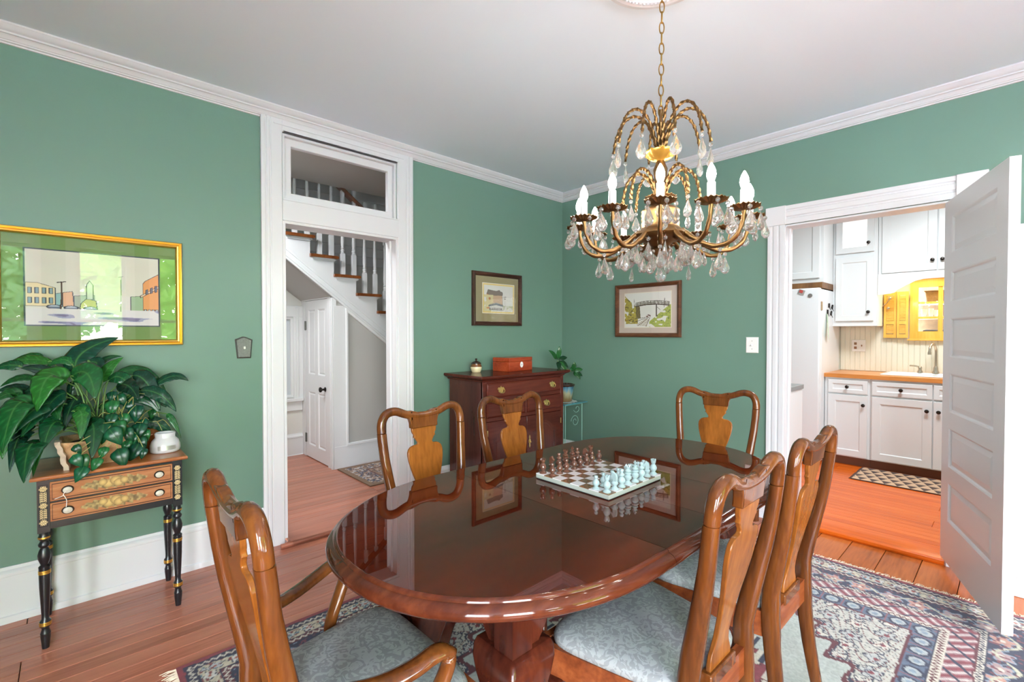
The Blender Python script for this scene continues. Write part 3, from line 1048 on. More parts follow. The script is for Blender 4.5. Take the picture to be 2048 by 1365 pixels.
def rug_color(X, Y):
    W, H = RUG['x1'] - RUG['x0'], RUG['y1'] - RUG['y0']
    c = np.zeros((len(X), 3))
    dx, dy = np.minimum(X, W - X), np.minimum(Y, H - Y)
    d = np.minimum(dx, dy)
    s = np.where(dx < dy, Y, X)                      # along the border
    wob = (vnoise(X * 30, Y * 30) - 0.5) * 0.006
    # field
    cx, cy = X - W / 2, Y - H / 2
    put(c, np.ones_like(X, bool), SAGE)
    n = vnoise(X * 9, Y * 9)
    c[:] = SAGE[None, :] * (0.92 + 0.16 * n)[:, None]
    # corner spandrels with scalloped inner edge
    fw, fh = W / 2 - 0.50, H / 2 - 0.50
    u, v = np.abs(cx) / fw, np.abs(cy) / fh
    q = u + v + 0.06 * np.sin(26 * (u - v)) + wob * 3
    sp = q > 1.28
    cc = c.copy()
    cc[:] = lin(198, 194, 182)
    flowers(cc, cx * 1.0 + 5, cy + 5, 0.105, lin(214, 206, 192), RED, NAVY, 0.3)
    leaf = np.abs(np.sin(40 * cx + 9 * np.sin(18 * cy))) < 0.16
    put(cc, leaf, lin(120, 60, 66))
    leaf2 = np.abs(np.sin(34 * cy + 7 * np.sin(22 * cx))) < 0.12
    put(cc, leaf2, lin(70, 82, 104))
    c[sp] = cc[sp]
    put(c, np.abs(q - 1.28) < 0.022, DRED)
    put(c, np.abs(q - 1.315) < 0.008, NAVY)
    # medallion: stepped lozenge, red ground with rosettes
    st = np.floor((np.abs(cx) / (fw * 0.78)) * 9) / 9
    md = st + np.abs(cy) / (fh * 0.80)
    inm = md < 0.86
    cm = c.copy()
    cm[:] = RED
    flowers(cm, cx + 5.02, cy + 5.03, 0.13, IVORY, GOLDC, DRED, 0.35)
    ring = np.hypot(cx / 0.55, cy / 0.42)
    flowers_n = ring < 0.55
    cn = c.copy()
    cn[:] = NAVY
    flowers(cn, cx + 5, cy + 5, 0.12, lin(196, 150, 130), IVORY, SKY, 0.2)
    cm[flowers_n] = cn[flowers_n]
    put(cm, np.abs(ring - 0.55) < 0.025, IVORY)
    c[inm] = cm[inm]
    put(c, (md >= 0.86) & (md < 0.90), IVORY)
    put(c, (md >= 0.90) & (md < 0.93), NAVY)
    # borders from the inside out
    D = d + wob
    b = (D < 0.50) & (D >= 0.42)
    cb = c.copy()
    cb[:] = lin(84, 102, 128)
    ph = np.modf(np.abs(s) / 0.085)[0]
    rr = np.hypot((ph - 0.5) * 1.0, (D - 0.46) / 0.085)
    put(cb, rr < 0.42, NAVY)
    put(cb, rr < 0.30, lin(172, 178, 180))
    put(cb, rr < 0.14, SKY)
    put(cb, (ph < 0.06), lin(150, 80, 92))
    c[b] = cb[b]
    put(c, (D < 0.508) & (D >= 0.498), DRED)
    b = (D < 0.42) & (D >= 0.385)
    band_zig(c, b, s, (D - 0.385) / 0.035, 0.022, IVORY, DRED)
    put(c, (D < 0.424) & (D >= 0.416), NAVY)
    # main red/blue leaf band
    b = (D < 0.385) & (D >= 0.30)
    cb[:] = lin(168, 130, 134)
    zz = np.abs(np.modf(np.abs(s + (D - 0.34) * 0.9) / 0.055)[0] - 0.5)
    put(cb, zz < 0.20, lin(140, 48, 62))
    put(cb, zz > 0.40, lin(214, 202, 194))
    put(cb, (np.abs(np.modf(np.abs(s - (D - 0.34) * 1.2) / 0.11)[0] - 0.5) < 0.08), NAVY)
    c[b] = cb[b]
    b = (D < 0.30) & (D >= 0.27)
    band_zig(c, b, s, (D - 0.27) / 0.03, 0.020, IVORY, NAVY)
    put(c, (D < 0.303) & (D >= 0.296), DRED)
    # navy floral border
    b = (D < 0.27) & (D >= 0.155)
    cb[:] = NAVY
    flowers(cb, s + 3.0, D + 0.06, 0.115, lin(196, 140, 122), IVORY, SKY, 0.25)
    t2 = np.abs(np.sin(2 * PI * s / 0.23) * 0.035 + D - 0.212)
    put(cb, t2 < 0.007, lin(190, 186, 160))
    put(cb, (hash2(np.floor(s * 90), np.floor(D * 90)) > 0.86), lin(120, 58, 70))
    c[b] = cb[b]
    b = (D < 0.155) & (D >= 0.125)
    band_zig(c, b, s, (D - 0.125) / 0.03, 0.026, DRED, IVORY)
    # ivory floral border
    b = (D < 0.125) & (D >= 0.055)
    cb[:] = lin(206, 194, 164)
    flowers(cb, s + 3.0, D + 0.015, 0.070, lin(214, 212, 204), lin(176, 92, 70), lin(52, 58, 84), 0.3)
    put(cb, (hash2(np.floor(s * 80), np.floor(D * 110)) > 0.88), lin(140, 62, 60))
    put(cb, (hash2(np.floor(s * 60) + 7, np.floor(D * 90)) > 0.90), lin(92, 128, 142))
    c[b] = cb[b]
    b = (D < 0.055) & (D >= 0.024)
    band_zig(c, b, s, (D - 0.024) / 0.031, 0.026, lin(52, 46, 74), IVORY)
    put(c, D < 0.024, lin(150, 42, 52))
    for lim in (0.024, 0.055, 0.125, 0.155, 0.27):
        put(c, np.abs(D - lim) < 0.0035, NAVY)
    # wool variation
    g_ = c.mean(axis=1, keepdims=True)
    c = (c * 0.86 + g_ * 0.14) * 0.74
    c *= (0.80 + 0.40 * vnoise(X * 150, Y * 150))[:, None]
    return np.clip(c, 0, 1)


rug = thing('area_rug', 'large red, navy and ivory oriental rug with fringed ends under the dining table', 'rug', ((RUG['x0'] + RUG['x1']) / 2, (RUG['y0'] + RUG['y1']) / 2, 0.0))
RW, RH = RUG['x1'] - RUG['x0'], RUG['y1'] - RUG['y0']
color_grid('pile', RW, RH, 540, 450, rug_color, M['rugmat'], rug, (-RW / 2, -RH / 2, 0.011))
obj('backing', MB().box((-RW / 2, -RH / 2, 0.0005), (RW / 2, RH / 2, 0.0105)), plain('rug_backing', srgb(120, 40, 48), 0.95), rug, angle=0)
for sgn in (-1, 1):
    m = MB()
    r2 = random.Random(5 + sgn)
    y = -RH / 2
    while y < RH / 2:
        L = r2.uniform(0.035, 0.055)
        x0 = sgn * (RW / 2 - 0.002)
        dy = r2.uniform(-0.02, 0.02)
        zt = r2.uniform(0.003, 0.010)
        m.tube([(x0, y, 0.008), (x0 + sgn * L * 0.5, y + dy * 0.4, zt), (x0 + sgn * L, y + dy, 0.003)], [0.0026, 0.0022, 0.0012], 4)
        y += r2.uniform(0.0035, 0.006)
    o = obj('fringe', m, M['fringe'], rug, angle=60)
    o['kind'] = 'stuff'

# ================================================================== DINING TABLE
TC = Vector((-2.205, -2.058, 0.0))
TA, TB, TS = 0.955, 0.497, 0.36          # half length, half width, half straight length
TZ = 0.765


def oval(t):
    """t in 0..2pi -> outline point, stadium with superelliptic ends"""
    n = 2.15
    c, s = math.cos(t), math.sin(t)
    x = math.copysign(abs(c) ** (2 / n), c) * (TA - TS)
    y = math.copysign(abs(s) ** (2 / n), s) * TB
    return x + math.copysign(TS, c), y


def outline(x):
    """half width at local x"""
    ax = abs(x)
    if ax <= TS:
        return TB
    u = min(1.0, (ax - TS) / (TA - TS))
    return TB * max(0.0, 1 - u ** 2.15) ** (1 / 2.15)


EDGE = [(0.050, 0.7225), (0.020, 0.7215), (0.009, 0.7235), (0.002, 0.730), (0.0, 0.7385), (0.003, 0.746), (0.009, 0.7525), (0.017, 0.756), (0.0215, 0.757), (0.0225, 0.7615), (0.026, 0.7645), (0.031, 0.765)]
table = thing('dining_table', 'polished oval mahogany dining table with cabriole legs in the middle of the room', 'table', TC)


def chain_for(xa, xb, upper):
    pts = []
    lo, hi = xa, xb
    n = 24
    if xa <= -TA + 1e-6 or xb >= TA - 1e-6:
        n = 60
    for k in range(n + 1):
        u = k / n
        if xb >= TA - 1e-6:
            x = xa + (xb - xa) * math.sin(u * PI / 2)
        elif xa <= -TA + 1e-6:
            x = xb - (xb - xa) * math.cos(u * PI / 2) if False else xa + (xb - xa) * (1 - math.cos(u * PI / 2))
        else:
            x = xa + (xb - xa) * u
        pts.append((x, outline(x) * (1 if upper else -1)))
    return pts


def normals(pts, flip):
    out = []
    for i in range(len(pts)):
        a, b = pts[max(i - 1, 0)], pts[min(i + 1, len(pts) - 1)]
        tx, ty = b[0] - a[0], b[1] - a[1]
        L = math.hypot(tx, ty) or 1
        n = (-ty / L, tx / L)
        out.append((-n[0], -n[1]) if flip else n)
    return out


SEAMS = [-TA, -0.300, 0.0, 0.297, TA]
for k in range(4):
    xa, xb = SEAMS[k], SEAMS[k + 1]
    g = 0.0007
    if k > 0:
        xa += g
    if k < 3:
        xb -= g
    # one continuous outline chain for end pieces, two for the leaves
    if k == 0:
        up = chain_for(xa, xb, True)
        dn = chain_for(xa, xb, False)
        chains = [[p for p in reversed(dn)] + up[1:]]
    elif k == 3:
        up = chain_for(xa, xb, True)
        dn = chain_for(xa, xb, False)
        chains = [up + [p for p in reversed(dn)][1:]]
    else:
        chains = [chain_for(xa, xb, True), list(reversed(chain_for(xa, xb, False)))]
    m, top = MB(), MB()
    rings_top, rings_bot = [], []
    for ch in chains:
        nn = normals(ch, False)
        # make sure the normal points outwards
        mid = len(ch) // 2
        if nn[mid][0] * ch[mid][0] + nn[mid][1] * ch[mid][1] < 0:
            nn = [(-a, -b) for a, b in nn]
        rings = []
        for ins, z in EDGE:
            ring = []
            for (p, q) in zip(ch, nn):
                x, y = p[0] - q[0] * ins, p[1] - q[1] * ins
                x = min(max(x, xa), xb)
                ring.append((x, y, z))
            rings.append(ring)
        m.loft(rings, closed=False, cap=False)
        rings_top.append(rings[-1])
        rings_bot.append(rings[0])
    top.add([p for r in rings_top for p in r], [tuple(range(sum(len(r) for r in rings_top)))])
    m.add([p for r in rings_bot for p in r], [tuple(range(sum(len(r) for r in rings_bot)))])
    lf = obj('tabletop_leaf', top, M['mahog_top'], table, angle=0)
    obj('moulded_edge', m, M['mahog'], lf, angle=50)
m = MB()
m.box((-0.60, -0.235, 0.645), (0.60, -0.212, 0.722)).box((-0.60, 0.212, 0.645), (0.60, 0.235, 0.722)).box((-0.625, -0.20, 0.645), (-0.602, 0.20, 0.722)).box((0.602, -0.20, 0.645), (0.625, 0.20, 0.722))
m.box((-0.60, -0.21, 0.700), (0.60, 0.21, 0.7205))
obj('apron', m, M['mahog_leg'], table, bevel=0.002)


def rsq(cx, cy, h, r, z, n=5):
    """rounded square ring, half size h, corner radius r"""
    pts = []
    for qx, qy, a0 in ((1, 1, 0), (-1, 1, PI / 2), (-1, -1, PI), (1, -1, 1.5 * PI)):
        for k in range(n):
            a = a0 + (PI / 2) * k / (n - 1)
            pts.append((cx + qx * (h - r) + r * math.cos(a), cy + qy * (h - r) + r * math.sin(a), z))
    return pts


def cabriole(rows, sx, sy):
    """rows: (z, half size, corner radius, outward offset) ; sx,sy give the outward diagonal"""
    mb = MB()
    mb.loft([rsq(sx * o, sy * o, h, min(r, h * 0.98), z) for z, h, r, o in rows])
    return mb


def rrect(x0, x1, y0, y1, r, z, n=5):
    """rounded rectangle ring"""
    r = min(r, (x1 - x0) * 0.49, (y1 - y0) * 0.49)
    pts = []
    for cx, cy, a0 in ((x1 - r, y1 - r, 0), (x0 + r, y1 - r, PI / 2), (x0 + r, y0 + r, PI), (x1 - r, y0 + r, 1.5 * PI)):
        for k in range(n):
            a = a0 + (PI / 2) * k / (n - 1)
            pts.append((cx + r * math.cos(a), cy + r * math.sin(a), z))
    return pts


def knee_leg(rows, sx, sy):
    """rows: (z, outer extent, inner extent, corner radius) measured from the post axis along both outward axes"""
    mb = MB()
    rings = []
    for z, o, i, r in rows:
        x0, x1 = (-i, o) if sx > 0 else (-o, i)
        y0, y1 = (-i, o) if sy > 0 else (-o, i)
        rings.append(rrect(x0, x1, y0, y1, r, z))
    mb.loft(rings)
    return mb


TLEG = [(0.0, 0.062, 0.000, 0.030), (0.012, 0.074, 0.010, 0.040), (0.028, 0.072, 0.010, 0.040), (0.046, 0.048, 0.008, 0.025), (0.09, 0.026, 0.020, 0.020), (0.16, 0.020, 0.030, 0.018), (0.25, 0.028, 0.036, 0.017), (0.33, 0.042, 0.050, 0.016), (0.40, 0.054, 0.068, 0.015), (0.45, 0.060, 0.086, 0.014), (0.485, 0.058, 0.100, 0.013), (0.507, 0.048, 0.106, 0.011), (0.518, 0.037, 0.104, 0.006), (0.5195, 0.034, 0.100, 0.004)]
for sx in (-1, 1):
    for sy in (-1, 1):
        m = knee_leg(TLEG, sx, sy)
        m.box((-0.034, -0.034, 0.518), (0.034, 0.034, 0.722))
        for (ax, ay) in ((-sx, 0), (0, -sy)):     # shaped bracket beside the post, under each rail
            p0 = (0.030 * ax, 0.030 * ay)
            t2x, t2y = abs(ay) * 0.022 + 1e-4, abs(ax) * 0.022 + 1e-4
            sec = []
            for z, f in ((0.52, 0.070), (0.545, 0.090), (0.59, 0.120), (0.61, 0.126), (0.66, 0.126)):
                e = (f * ax, f * ay)
                sec.append([(p0[0] - t2x, p0[1] - t2y, z), (p0[0] + t2x, p0[1] + t2y, z), (e[0] + t2x, e[1] + t2y, z), (e[0] - t2x, e[1] - t2y, z)])
            m.loft(sec)
        obj('leg', m, M['mahog_leg'], table, loc=(sx * 0.606, sy * 0.218, 0.0125), angle=45)
for o in table.children:
    if o.name.startswith('leg'):
        o.scale = (1, 1, 0.9826)

# ================================================================== DINING CHAIRS
DEPTH = [(0, 0.055), (0.1, 0.036), (0.2, 0.020), (0.32, 0.006), (0.42, 0.0), (0.50, 0.0), (0.56, 0.010), (0.64, 0.027), (0.72, 0.044), (0.80, 0.058), (0.90, 0.070), (1.0, 0.080)]
dd = lambda z: -interp(DEPTH, z)
SEATZ = 0.435


def make_chair(name, label, arms, wf=1.0):
    t = thing(name, label, 'chair')
    # rear legs running up into the stiles
    STX = [(0, 0.172), (0.2, 0.166), (0.40, 0.163), (0.50, 0.163), (0.58, 0.170), (0.68, 0.183), (0.78, 0.195), (0.86, 0.2015), (0.90, 0.203)]
    for s in (-1, 1):
        path, rad = [], []
        for k in range(37):
            z = 0.90 * k / 36
            path.append((s * wf * interp(STX, z), dd(z), z))
            if z < 0.36:
                r = (0.0165 + 0.003 * z / 0.36, 0.0165 + 0.008 * z / 0.36)
            elif z < 0.56:
                r = (0.0205, 0.026)
            else:
                f = min(1, (z - 0.56) / 0.25)
                r = (0.0205 - 0.0015 * f, 0.026 - 0.0075 * f)
            rad.append(r)
        m = MB()
        rings = []
        for p, r in zip(path, rad):
            ring = []
            e = 3.6 if p[2] < 0.5 else 2.5
            for q in range(14):
                a = 2 * PI * q / 14
                c, sn = math.cos(a), math.sin(a)
                ring.append((p[0] + r[0] * math.copysign(abs(c) ** (2 / e), c), p[1] + r[1] * math.copysign(abs(sn) ** (2 / e), sn), p[2]))
            rings.append(ring)
        m.loft(rings)
        obj('rear_leg', m, M['cherry_dark'], t, angle=50)
    # crest rail: shoulders bent over into a shaped yoke
    m = MB()
    half = [(0.203, 0.899), (0.2035, 0.92), (0.201, 0.94), (0.194, 0.960), (0.181, 0.976), (0.163, 0.984), (0.142, 0.986), (0.122, 0.982), (0.103, 0.974), (0.085, 0.967), (0.06, 0.960), (0.03, 0.956), (0.0, 0.955)]
    full = [(-x, z) for x, z in half] + [(x, z) for x, z in reversed(half[:-1])]
    P = smooth_path([(wf * x, dd(z), z) for x, z in full], 3)
    rr = []
    for p in P:
        f = min(1.0, max(0.0, (0.16 - abs(p.x) / wf) / 0.10))
        rr.append((0.0190 - 0.002 * f, 0.0185 - 0.003 * f))
    m.tube(P, rr, 12, up=(0, 1, 0))
    # yoke block with scooped corners
    pairs = []
    cols_ = [0.0, 0.015, 0.03, 0.045, 0.056, 0.0655, 0.0662, 0.068, 0.071, 0.076, 0.083, 0.092, 0.105]
    ZBT = [(0.0, 0.903), (0.0657, 0.902), (0.0662, 0.908), (0.068, 0.928), (0.071, 0.939), (0.076, 0.949), (0.083, 0.957), (0.092, 0.963), (0.105, 0.968)]
    for x in [-c for c in reversed(cols_[1:])] + cols_:
        ax = abs(x)
        zt = 0.972 + 0.010 * math.sin(min(1, ax / 0.105) * PI / 2) - 0.010 * math.exp(-(x / 0.03) ** 2) + 0.006 * math.exp(-((ax - 0.068) / 0.010) ** 2)
        pairs.append(((wf * x, interp(ZBT, ax)), (wf * x, min(zt, 0.982))))
    m.strip(pairs, dd, 0.026)
    obj('crest_rail', m, M['cherry_rail'] if False else M['cherry_dark'], t, angle=40, bevel=0.004)
    # vase splat
    V = [(0.455, 0.062), (0.475, 0.060), (0.495, 0.052), (0.515, 0.043), (0.54, 0.037), (0.57, 0.038), (0.60, 0.042), (0.63, 0.049), (0.665, 0.058), (0.70, 0.070), (0.73, 0.079), (0.76, 0.086), (0.785, 0.089), (0.80, 0.088), (0.813, 0.083), (0.822, 0.074), (0.827, 0.062), (0.829, 0.042), (0.834, 0.037), (0.842, 0.038), (0.852, 0.046), (0.858, 0.049), (0.862, 0.056), (0.868, 0.053), (0.874, 0.054), (0.882, 0.060), (0.890, 0.062), (0.906, 0.063)]
    m = MB().strip([((-wf * x, z), (wf * x, z)) for z, x in V], lambda z: dd(z), 0.013)
    obj('splat', m, M['cherry'], t, angle=40, bevel=0.0025)
    obj('shoe', MB().box((-0.075 * wf, -0.016, 0.425), (0.075 * wf, 0.016, 0.462)), M['cherry_dark'], t, bevel=0.005)
    # seat frame
    fw, rw, dp = 0.258 * wf, 0.170 * wf, 0.415
    rail = 0.022
    z0, z1 = 0.355, SEATZ
    m = MB()
    outer = [(-rw, -0.01), (rw, -0.01), (fw, dp - 0.02), (fw - 0.02, dp), (-fw + 0.02, dp), (-fw, dp - 0.02)]
    inner = [(-rw + rail, 0.012), (rw - rail, 0.012), (fw - rail, dp - 0.03), (fw - 0.035, dp - rail), (-fw + 0.035, dp - rail), (-fw + rail, dp - 0.03)]
    m.loft([[(x, y, z0) for x, y in outer], [(x, y, z1) for x, y in outer], [(x, y, z1) for x, y in inner], [(x, y, z0) for x, y in inner], [(x, y, z0) for x, y in outer]], cap=False)
    obj('seat_frame', m, M['cherry_rail'], t, angle=30)
    # upholstered slip seat
    m = MB()
    N = 44
    def seat_ring(f, z, lift=0.0):
        ring = []
        for k in range(N):
            a = 2 * PI * k / N
            c, s = math.cos(a), math.sin(a)
            e = 2 / (4.5 if s > 0 else 7)
            px, py = math.copysign(abs(c) ** e, c), math.copysign(abs(s) ** e, s)
            y = 0.014 + (dp - 0.020) * (0.5 + 0.5 * py * f)
            w = rw - 0.004 + (fw - rw) * (y / dp)
            ring.append((px * (w + 0.004) * f, y, z))
        return ring
    m.loft([seat_ring(0.96, SEATZ - 0.01), seat_ring(0.995, SEATZ - 0.002), seat_ring(1.0, SEATZ + 0.012), seat_ring(0.985, SEATZ + 0.022), seat_ring(0.94, SEATZ + 0.031), seat_ring(0.82, SEATZ + 0.039), seat_ring(0.6, SEATZ + 0.045), seat_ring(0.3, SEATZ + 0.048), seat_ring(0.02, SEATZ + 0.049)])
    obj('seat_cushion', m, M['damask'], t, angle=60)
    # cabriole front legs
    CL = [(0.0, 0.044, -0.002, 0.022), (0.010, 0.054, 0.004, 0.029), (0.022, 0.052, 0.004, 0.029), (0.038, 0.032, 0.003, 0.016), (0.08, 0.0155, 0.0135, 0.013), (0.15, 0.014, 0.021, 0.013), (0.22, 0.024, 0.026, 0.013), (0.28, 0.037, 0.036, 0.012), (0.318, 0.042, 0.050, 0.011), (0.342, 0.041, 0.062, 0.010), (0.354, 0.034, 0.064, 0.006), (0.357, 0.027, 0.060, 0.004)]
    for s in (-1, 1):
        m = knee_leg(CL, s, 1)
        m.box((-0.024, -0.024, 0.356), (0.024, 0.024, 0.43))
        obj('leg', m, M['mahog_leg'], t, loc=(s * (fw - 0.028), dp - 0.030, 0), angle=45)
    if arms:
        for s in (-1, 1):
            zA = 0.615
            pts = [(s * wf * 0.178, dd(0.60) + 0.004, 0.602), (s * 0.205, 0.05, 0.592), (s * 0.238, 0.125, 0.590), (s * 0.262, 0.195, 0.603), (s * 0.272, 0.245, 0.619), (s * 0.275, 0.274, 0.617), (s * 0.273, 0.288, 0.596), (s * 0.268, 0.281, 0.560), (s * 0.261, 0.258, 0.510), (s * 0.257, 0.236, 0.455), (s * 0.255, 0.228, 0.385)]
            P = smooth_path(pts, 5)
            rr = []
            for i, p in enumerate(P):
                f = i / (len(P) - 1)
                rr.append((0.024 if f < 0.5 else 0.021, 0.0150 if f < 0.55 else 0.016))
            m = MB()
            m.tube(P, rr, 12, up=(0, -0.35, 1.0))
            obj('arm', m, M['cherry_dark'], t, angle=60)
    return t


RZ_ = 0.0135   # chairs stand on the rug pile
side = make_chair('dining_chair', '', False)
arm_c = make_chair('armchair', '', True, 1.03)


def place(o, x, y, face):
    """back-centre of the chair at seat level stands at x,y and the seat points along `face` (degrees)"""
    o.location = (x, y, RZ_)
    o.scale = (1, 1, 0.985)
    o.rotation_euler = (0, 0, math.radians(face - 90))


G = 'dining chairs around the mahogany table'
tag(side, 'side chair with vase-shaped splat nearest the hall doorway, beyond the table', 'chair', G)
place(side, -2.475, -1.404, -90)
o = dup(side, (0, 0, 0), 0, 'side chair with vase-shaped splat standing in front of the dark cherry chest', G)
place(o, -1.932, -1.398, -91)
o = dup(side, (0, 0, 0), 0, 'side chair with scratched stile on the near side of the table, closest to the viewer', G)
place(o, -2.398, -2.616, 90)
o = dup(side, (0, 0, 0), 0, 'side chair on the near side of the table, beside the open kitchen doorway', G)
place(o, -1.861, -2.618, 90)
tag(arm_c, 'armchair at the head of the table beside the small painted side table', 'chair', G)
place(arm_c, -3.300, -2.010, 0)
o = dup(arm_c, (0, 0, 0), 0, 'armchair at the far end of the table against the green kitchen wall', G)
place(o, -0.975, -1.965, 190)

# ================================================================== CHESS SET
BX0, BX1, BY0, BY1, BZ = -2.327, -1.995, -2.222, -1.888, TZ + 0.0005
board = thing('chessboard', 'brown and white stone chessboard lying on the mahogany table', 'chessboard', ((BX0 + BX1) / 2, (BY0 + BY1) / 2, BZ))
bw, bh = BX1 - BX0, BY1 - BY0
M['onyx_white'] = plain('white_onyx', srgb(226, 224, 226), 0.18, coat=0.3, var=0.05, vscale=30)
M['onyx_brown'] = plain('brown_onyx', srgb(122, 84, 56), 0.18, coat=0.3, var=0.3, vscale=60)
M['onyx_mint'] = plain('pale_green_marble', srgb(166, 188, 188), 0.25, coat=0.2, var=0.06, vscale=40)
M['piece_brown'] = plain('brown_marble', srgb(92, 60, 46), 0.16, coat=0.4, var=0.55, vscale=60)
M['felt'] = plain('green_felt', srgb(30, 40, 40), 0.95)
obj('slab', MB().box((-bw / 2, -bh / 2, 0.003), (bw / 2, bh / 2, 0.0175)), plain('grey_green_stone', srgb(170, 178, 168), 0.3, var=0.1, vscale=20), board, bevel=0.001)
obj('felt_base', MB().box((-bw / 2 + 0.002, -bh / 2 + 0.002, 0), (bw / 2 - 0.002, bh / 2 - 0.002, 0.003)), M['felt'], board, angle=0)
sx, sy = bw / 8, bh / 8
tw_ = mesh_of('tile', MB().box((-sx / 2 + 0.0002, -sy / 2 + 0.0002, 0), (sx / 2 - 0.0002, sy / 2 - 0.0002, 0.0026)), 0)
tb_ = tw_.copy()
tw_.materials.append(M['onyx_white'])
tb_.materials.append(M['onyx_brown'])
for i in range(8):
    for j in range(8):
        obj('tile', tw_ if (i + j) % 2 else tb_, None, board, loc=(-bw / 2 + (i + 0.5) * sx, -bh / 2 + (j + 0.5) * sy, 0.0175))
BT = BZ + 0.0202
pawn = [(0.0, 0), (0.0125, 0), (0.013, 0.003), (0.009, 0.006), (0.0065, 0.009), (0.0105, 0.015), (0.0125, 0.021), (0.0105, 0.027), (0.0055, 0.033), (0.0045, 0.035), (0.0065, 0.038), (0.0072, 0.0415), (0.006, 0.0455), (0.0, 0.047)]
rook = [(0.0, 0), (0.0135, 0), (0.014, 0.003), (0.010, 0.006), (0.0065, 0.010), (0.012, 0.018), (0.0135, 0.025), (0.010, 0.033), (0.0060, 0.038), (0.0085, 0.043), (0.0095, 0.049), (0.0095, 0.052), (0.0, 0.052)]
bish = [(0.0, 0), (0.0135, 0), (0.014, 0.003), (0.010, 0.006), (0.0065, 0.010), (0.0125, 0.019), (0.0135, 0.024), (0.010, 0.031), (0.006, 0.036), (0.0105, 0.041), (0.0105, 0.044), (0.005, 0.049), (0.0045, 0.051), (0.0068, 0.0545), (0.0072, 0.058), (0.0055, 0.062), (0.0, 0.0635)]
queen = [(0.0, 0), (0.0145, 0), (0.015, 0.003), (0.010, 0.007), (0.0065, 0.012), (0.013, 0.020), (0.014, 0.026), (0.0075, 0.033), (0.0135, 0.036), (0.0135, 0.039), (0.0075, 0.042), (0.012, 0.045), (0.012, 0.048), (0.0065, 0.052), (0.0085, 0.058), (0.010, 0.062), (0.0, 0.062)]
king = [(0.0, 0), (0.0145, 0), (0.015, 0.003), (0.010, 0.007), (0.0065, 0.012), (0.013, 0.020), (0.014, 0.027), (0.0075, 0.034), (0.0135, 0.037), (0.0135, 0.040), (0.0075, 0.043), (0.012, 0.046), (0.012, 0.049), (0.0060, 0.053), (0.0085, 0.058), (0.0095, 0.061), (0.0, 0.062)]


def piece_mesh(kind):
    mb = MB()
    if kind == 'pawn':
        mb.lathe(pawn, 16)
    elif kind == 'rook':
        mb.lathe(rook, 16)
        for k in range(5):
            a = 2 * PI * k / 5
            mb.box((-0.002, -0.0028, 0), (0.0025, 0.0028, 0.006), Matrix.Translation((0.0070 * math.cos(a), 0.0070 * math.sin(a), 0.0515)) @ Matrix.Rotation(a, 4, 'Z'))
    elif kind == 'bishop':
        mb.lathe(bish, 16)
    elif kind == 'queen':
        mb.lathe(queen, 16)
        for k in range(6):
            a = 2 * PI * k / 6
            mb.lathe([(0.0026, 0), (0.0018, 0.004), (0.0, 0.008)], 6, M=Matrix.Translation((0.0078 * math.cos(a), 0.0078 * math.sin(a), 0.0615)))
    elif kind == 'king':
        mb.lathe(king, 16)
        mb.box((-0.0022, -0.0016, 0.061), (0.0022, 0.0016, 0.076)).box((-0.0058, -0.0016, 0.066), (0.0058, 0.0016, 0.071))
    else:
        mb.lathe([(0.0, 0), (0.0135, 0), (0.014, 0.003), (0.009, 0.007), (0.0065, 0.012), (0.011, 0.018), (0.012, 0.023), (0.008, 0.028), (0.0, 0.028)], 16)
        # horse head: neck and muzzle
        prof = [(-0.008, 0.025), (0.006, 0.025), (0.0055, 0.034), (0.0045, 0.040), (0.013, 0.039), (0.0135, 0.044), (0.006, 0.052), (0.004, 0.058), (0.0005, 0.055), (-0.006, 0.052), (-0.009, 0.043), (-0.0095, 0.034)]
        mb.prism(prof, -0.0042, 0.0042, 'y')
    return mesh_of('chess_' + kind, mb, 40)


kinds = {k: piece_mesh(k) for k in ('pawn', 'rook', 'bishop', 'queen', 'king', 'knight')}
order = ['rook', 'knight', 'bishop', 'queen', 'king', 'bishop', 'knight', 'rook']
rp = random.Random(21)
for colr, mat, rows, near in (('brown', M['piece_brown'], (7, 6), 'the side of the board facing the chest'), ('pale green', M['onyx_mint'], (0, 1), 'the side of the board nearest the viewer')):
    data = {}
    for k, me in kinds.items():
        c = me.copy()
        c.materials.append(mat)
        data[k] = c
    for i in range(8):
        for which, row in (('back', rows[0]), ('pawn', rows[1])):
            k = order[i] if which == 'back' else 'pawn'
            x = BX0 + (i + 0.5) * sx + rp.uniform(-0.004, 0.004)
            y = BY0 + (row + 0.5) * sy + rp.uniform(-0.004, 0.004)
            o = obj('chess_' + k, data[k], None, None, loc=(x, y, BT), rot=(0, 0, rp.uniform(-0.5, 0.5) + (PI / 2 if colr != 'brown' else -PI / 2)))
            if k == 'pawn':
                nth = ('first', 'second', 'third', 'fourth', 'fifth', 'sixth', 'seventh', 'eighth')[i]
                tag(o, colr + ' stone chess pawn, ' + nth + ' in its row counted from the hall doorway side', 'chess piece', colr + ' chess pawns')
            elif k in ('queen', 'king'):
                tag(o, colr + ' stone chess ' + k + ' in the back row on the board', 'chess piece', colr + ' chess pieces')
            else:
                end = 'towards the hall doorway' if i < 4 else 'towards the kitchen door'
                tag(o, colr + ' stone chess ' + k + ' of the back row, the one ' + end, 'chess piece', colr + ' chess pieces')

# ================================================================== CHANDELIER
CHX, CHY, CHZ = -2.018, -2.227, 1.50
chand = thing('chandelier', 'antique brass crystal chandelier with twelve lit candle bulbs hanging on a chain', 'chandelier', (CHX, CHY, CHZ))
zz_ = lambda z: z - CHZ


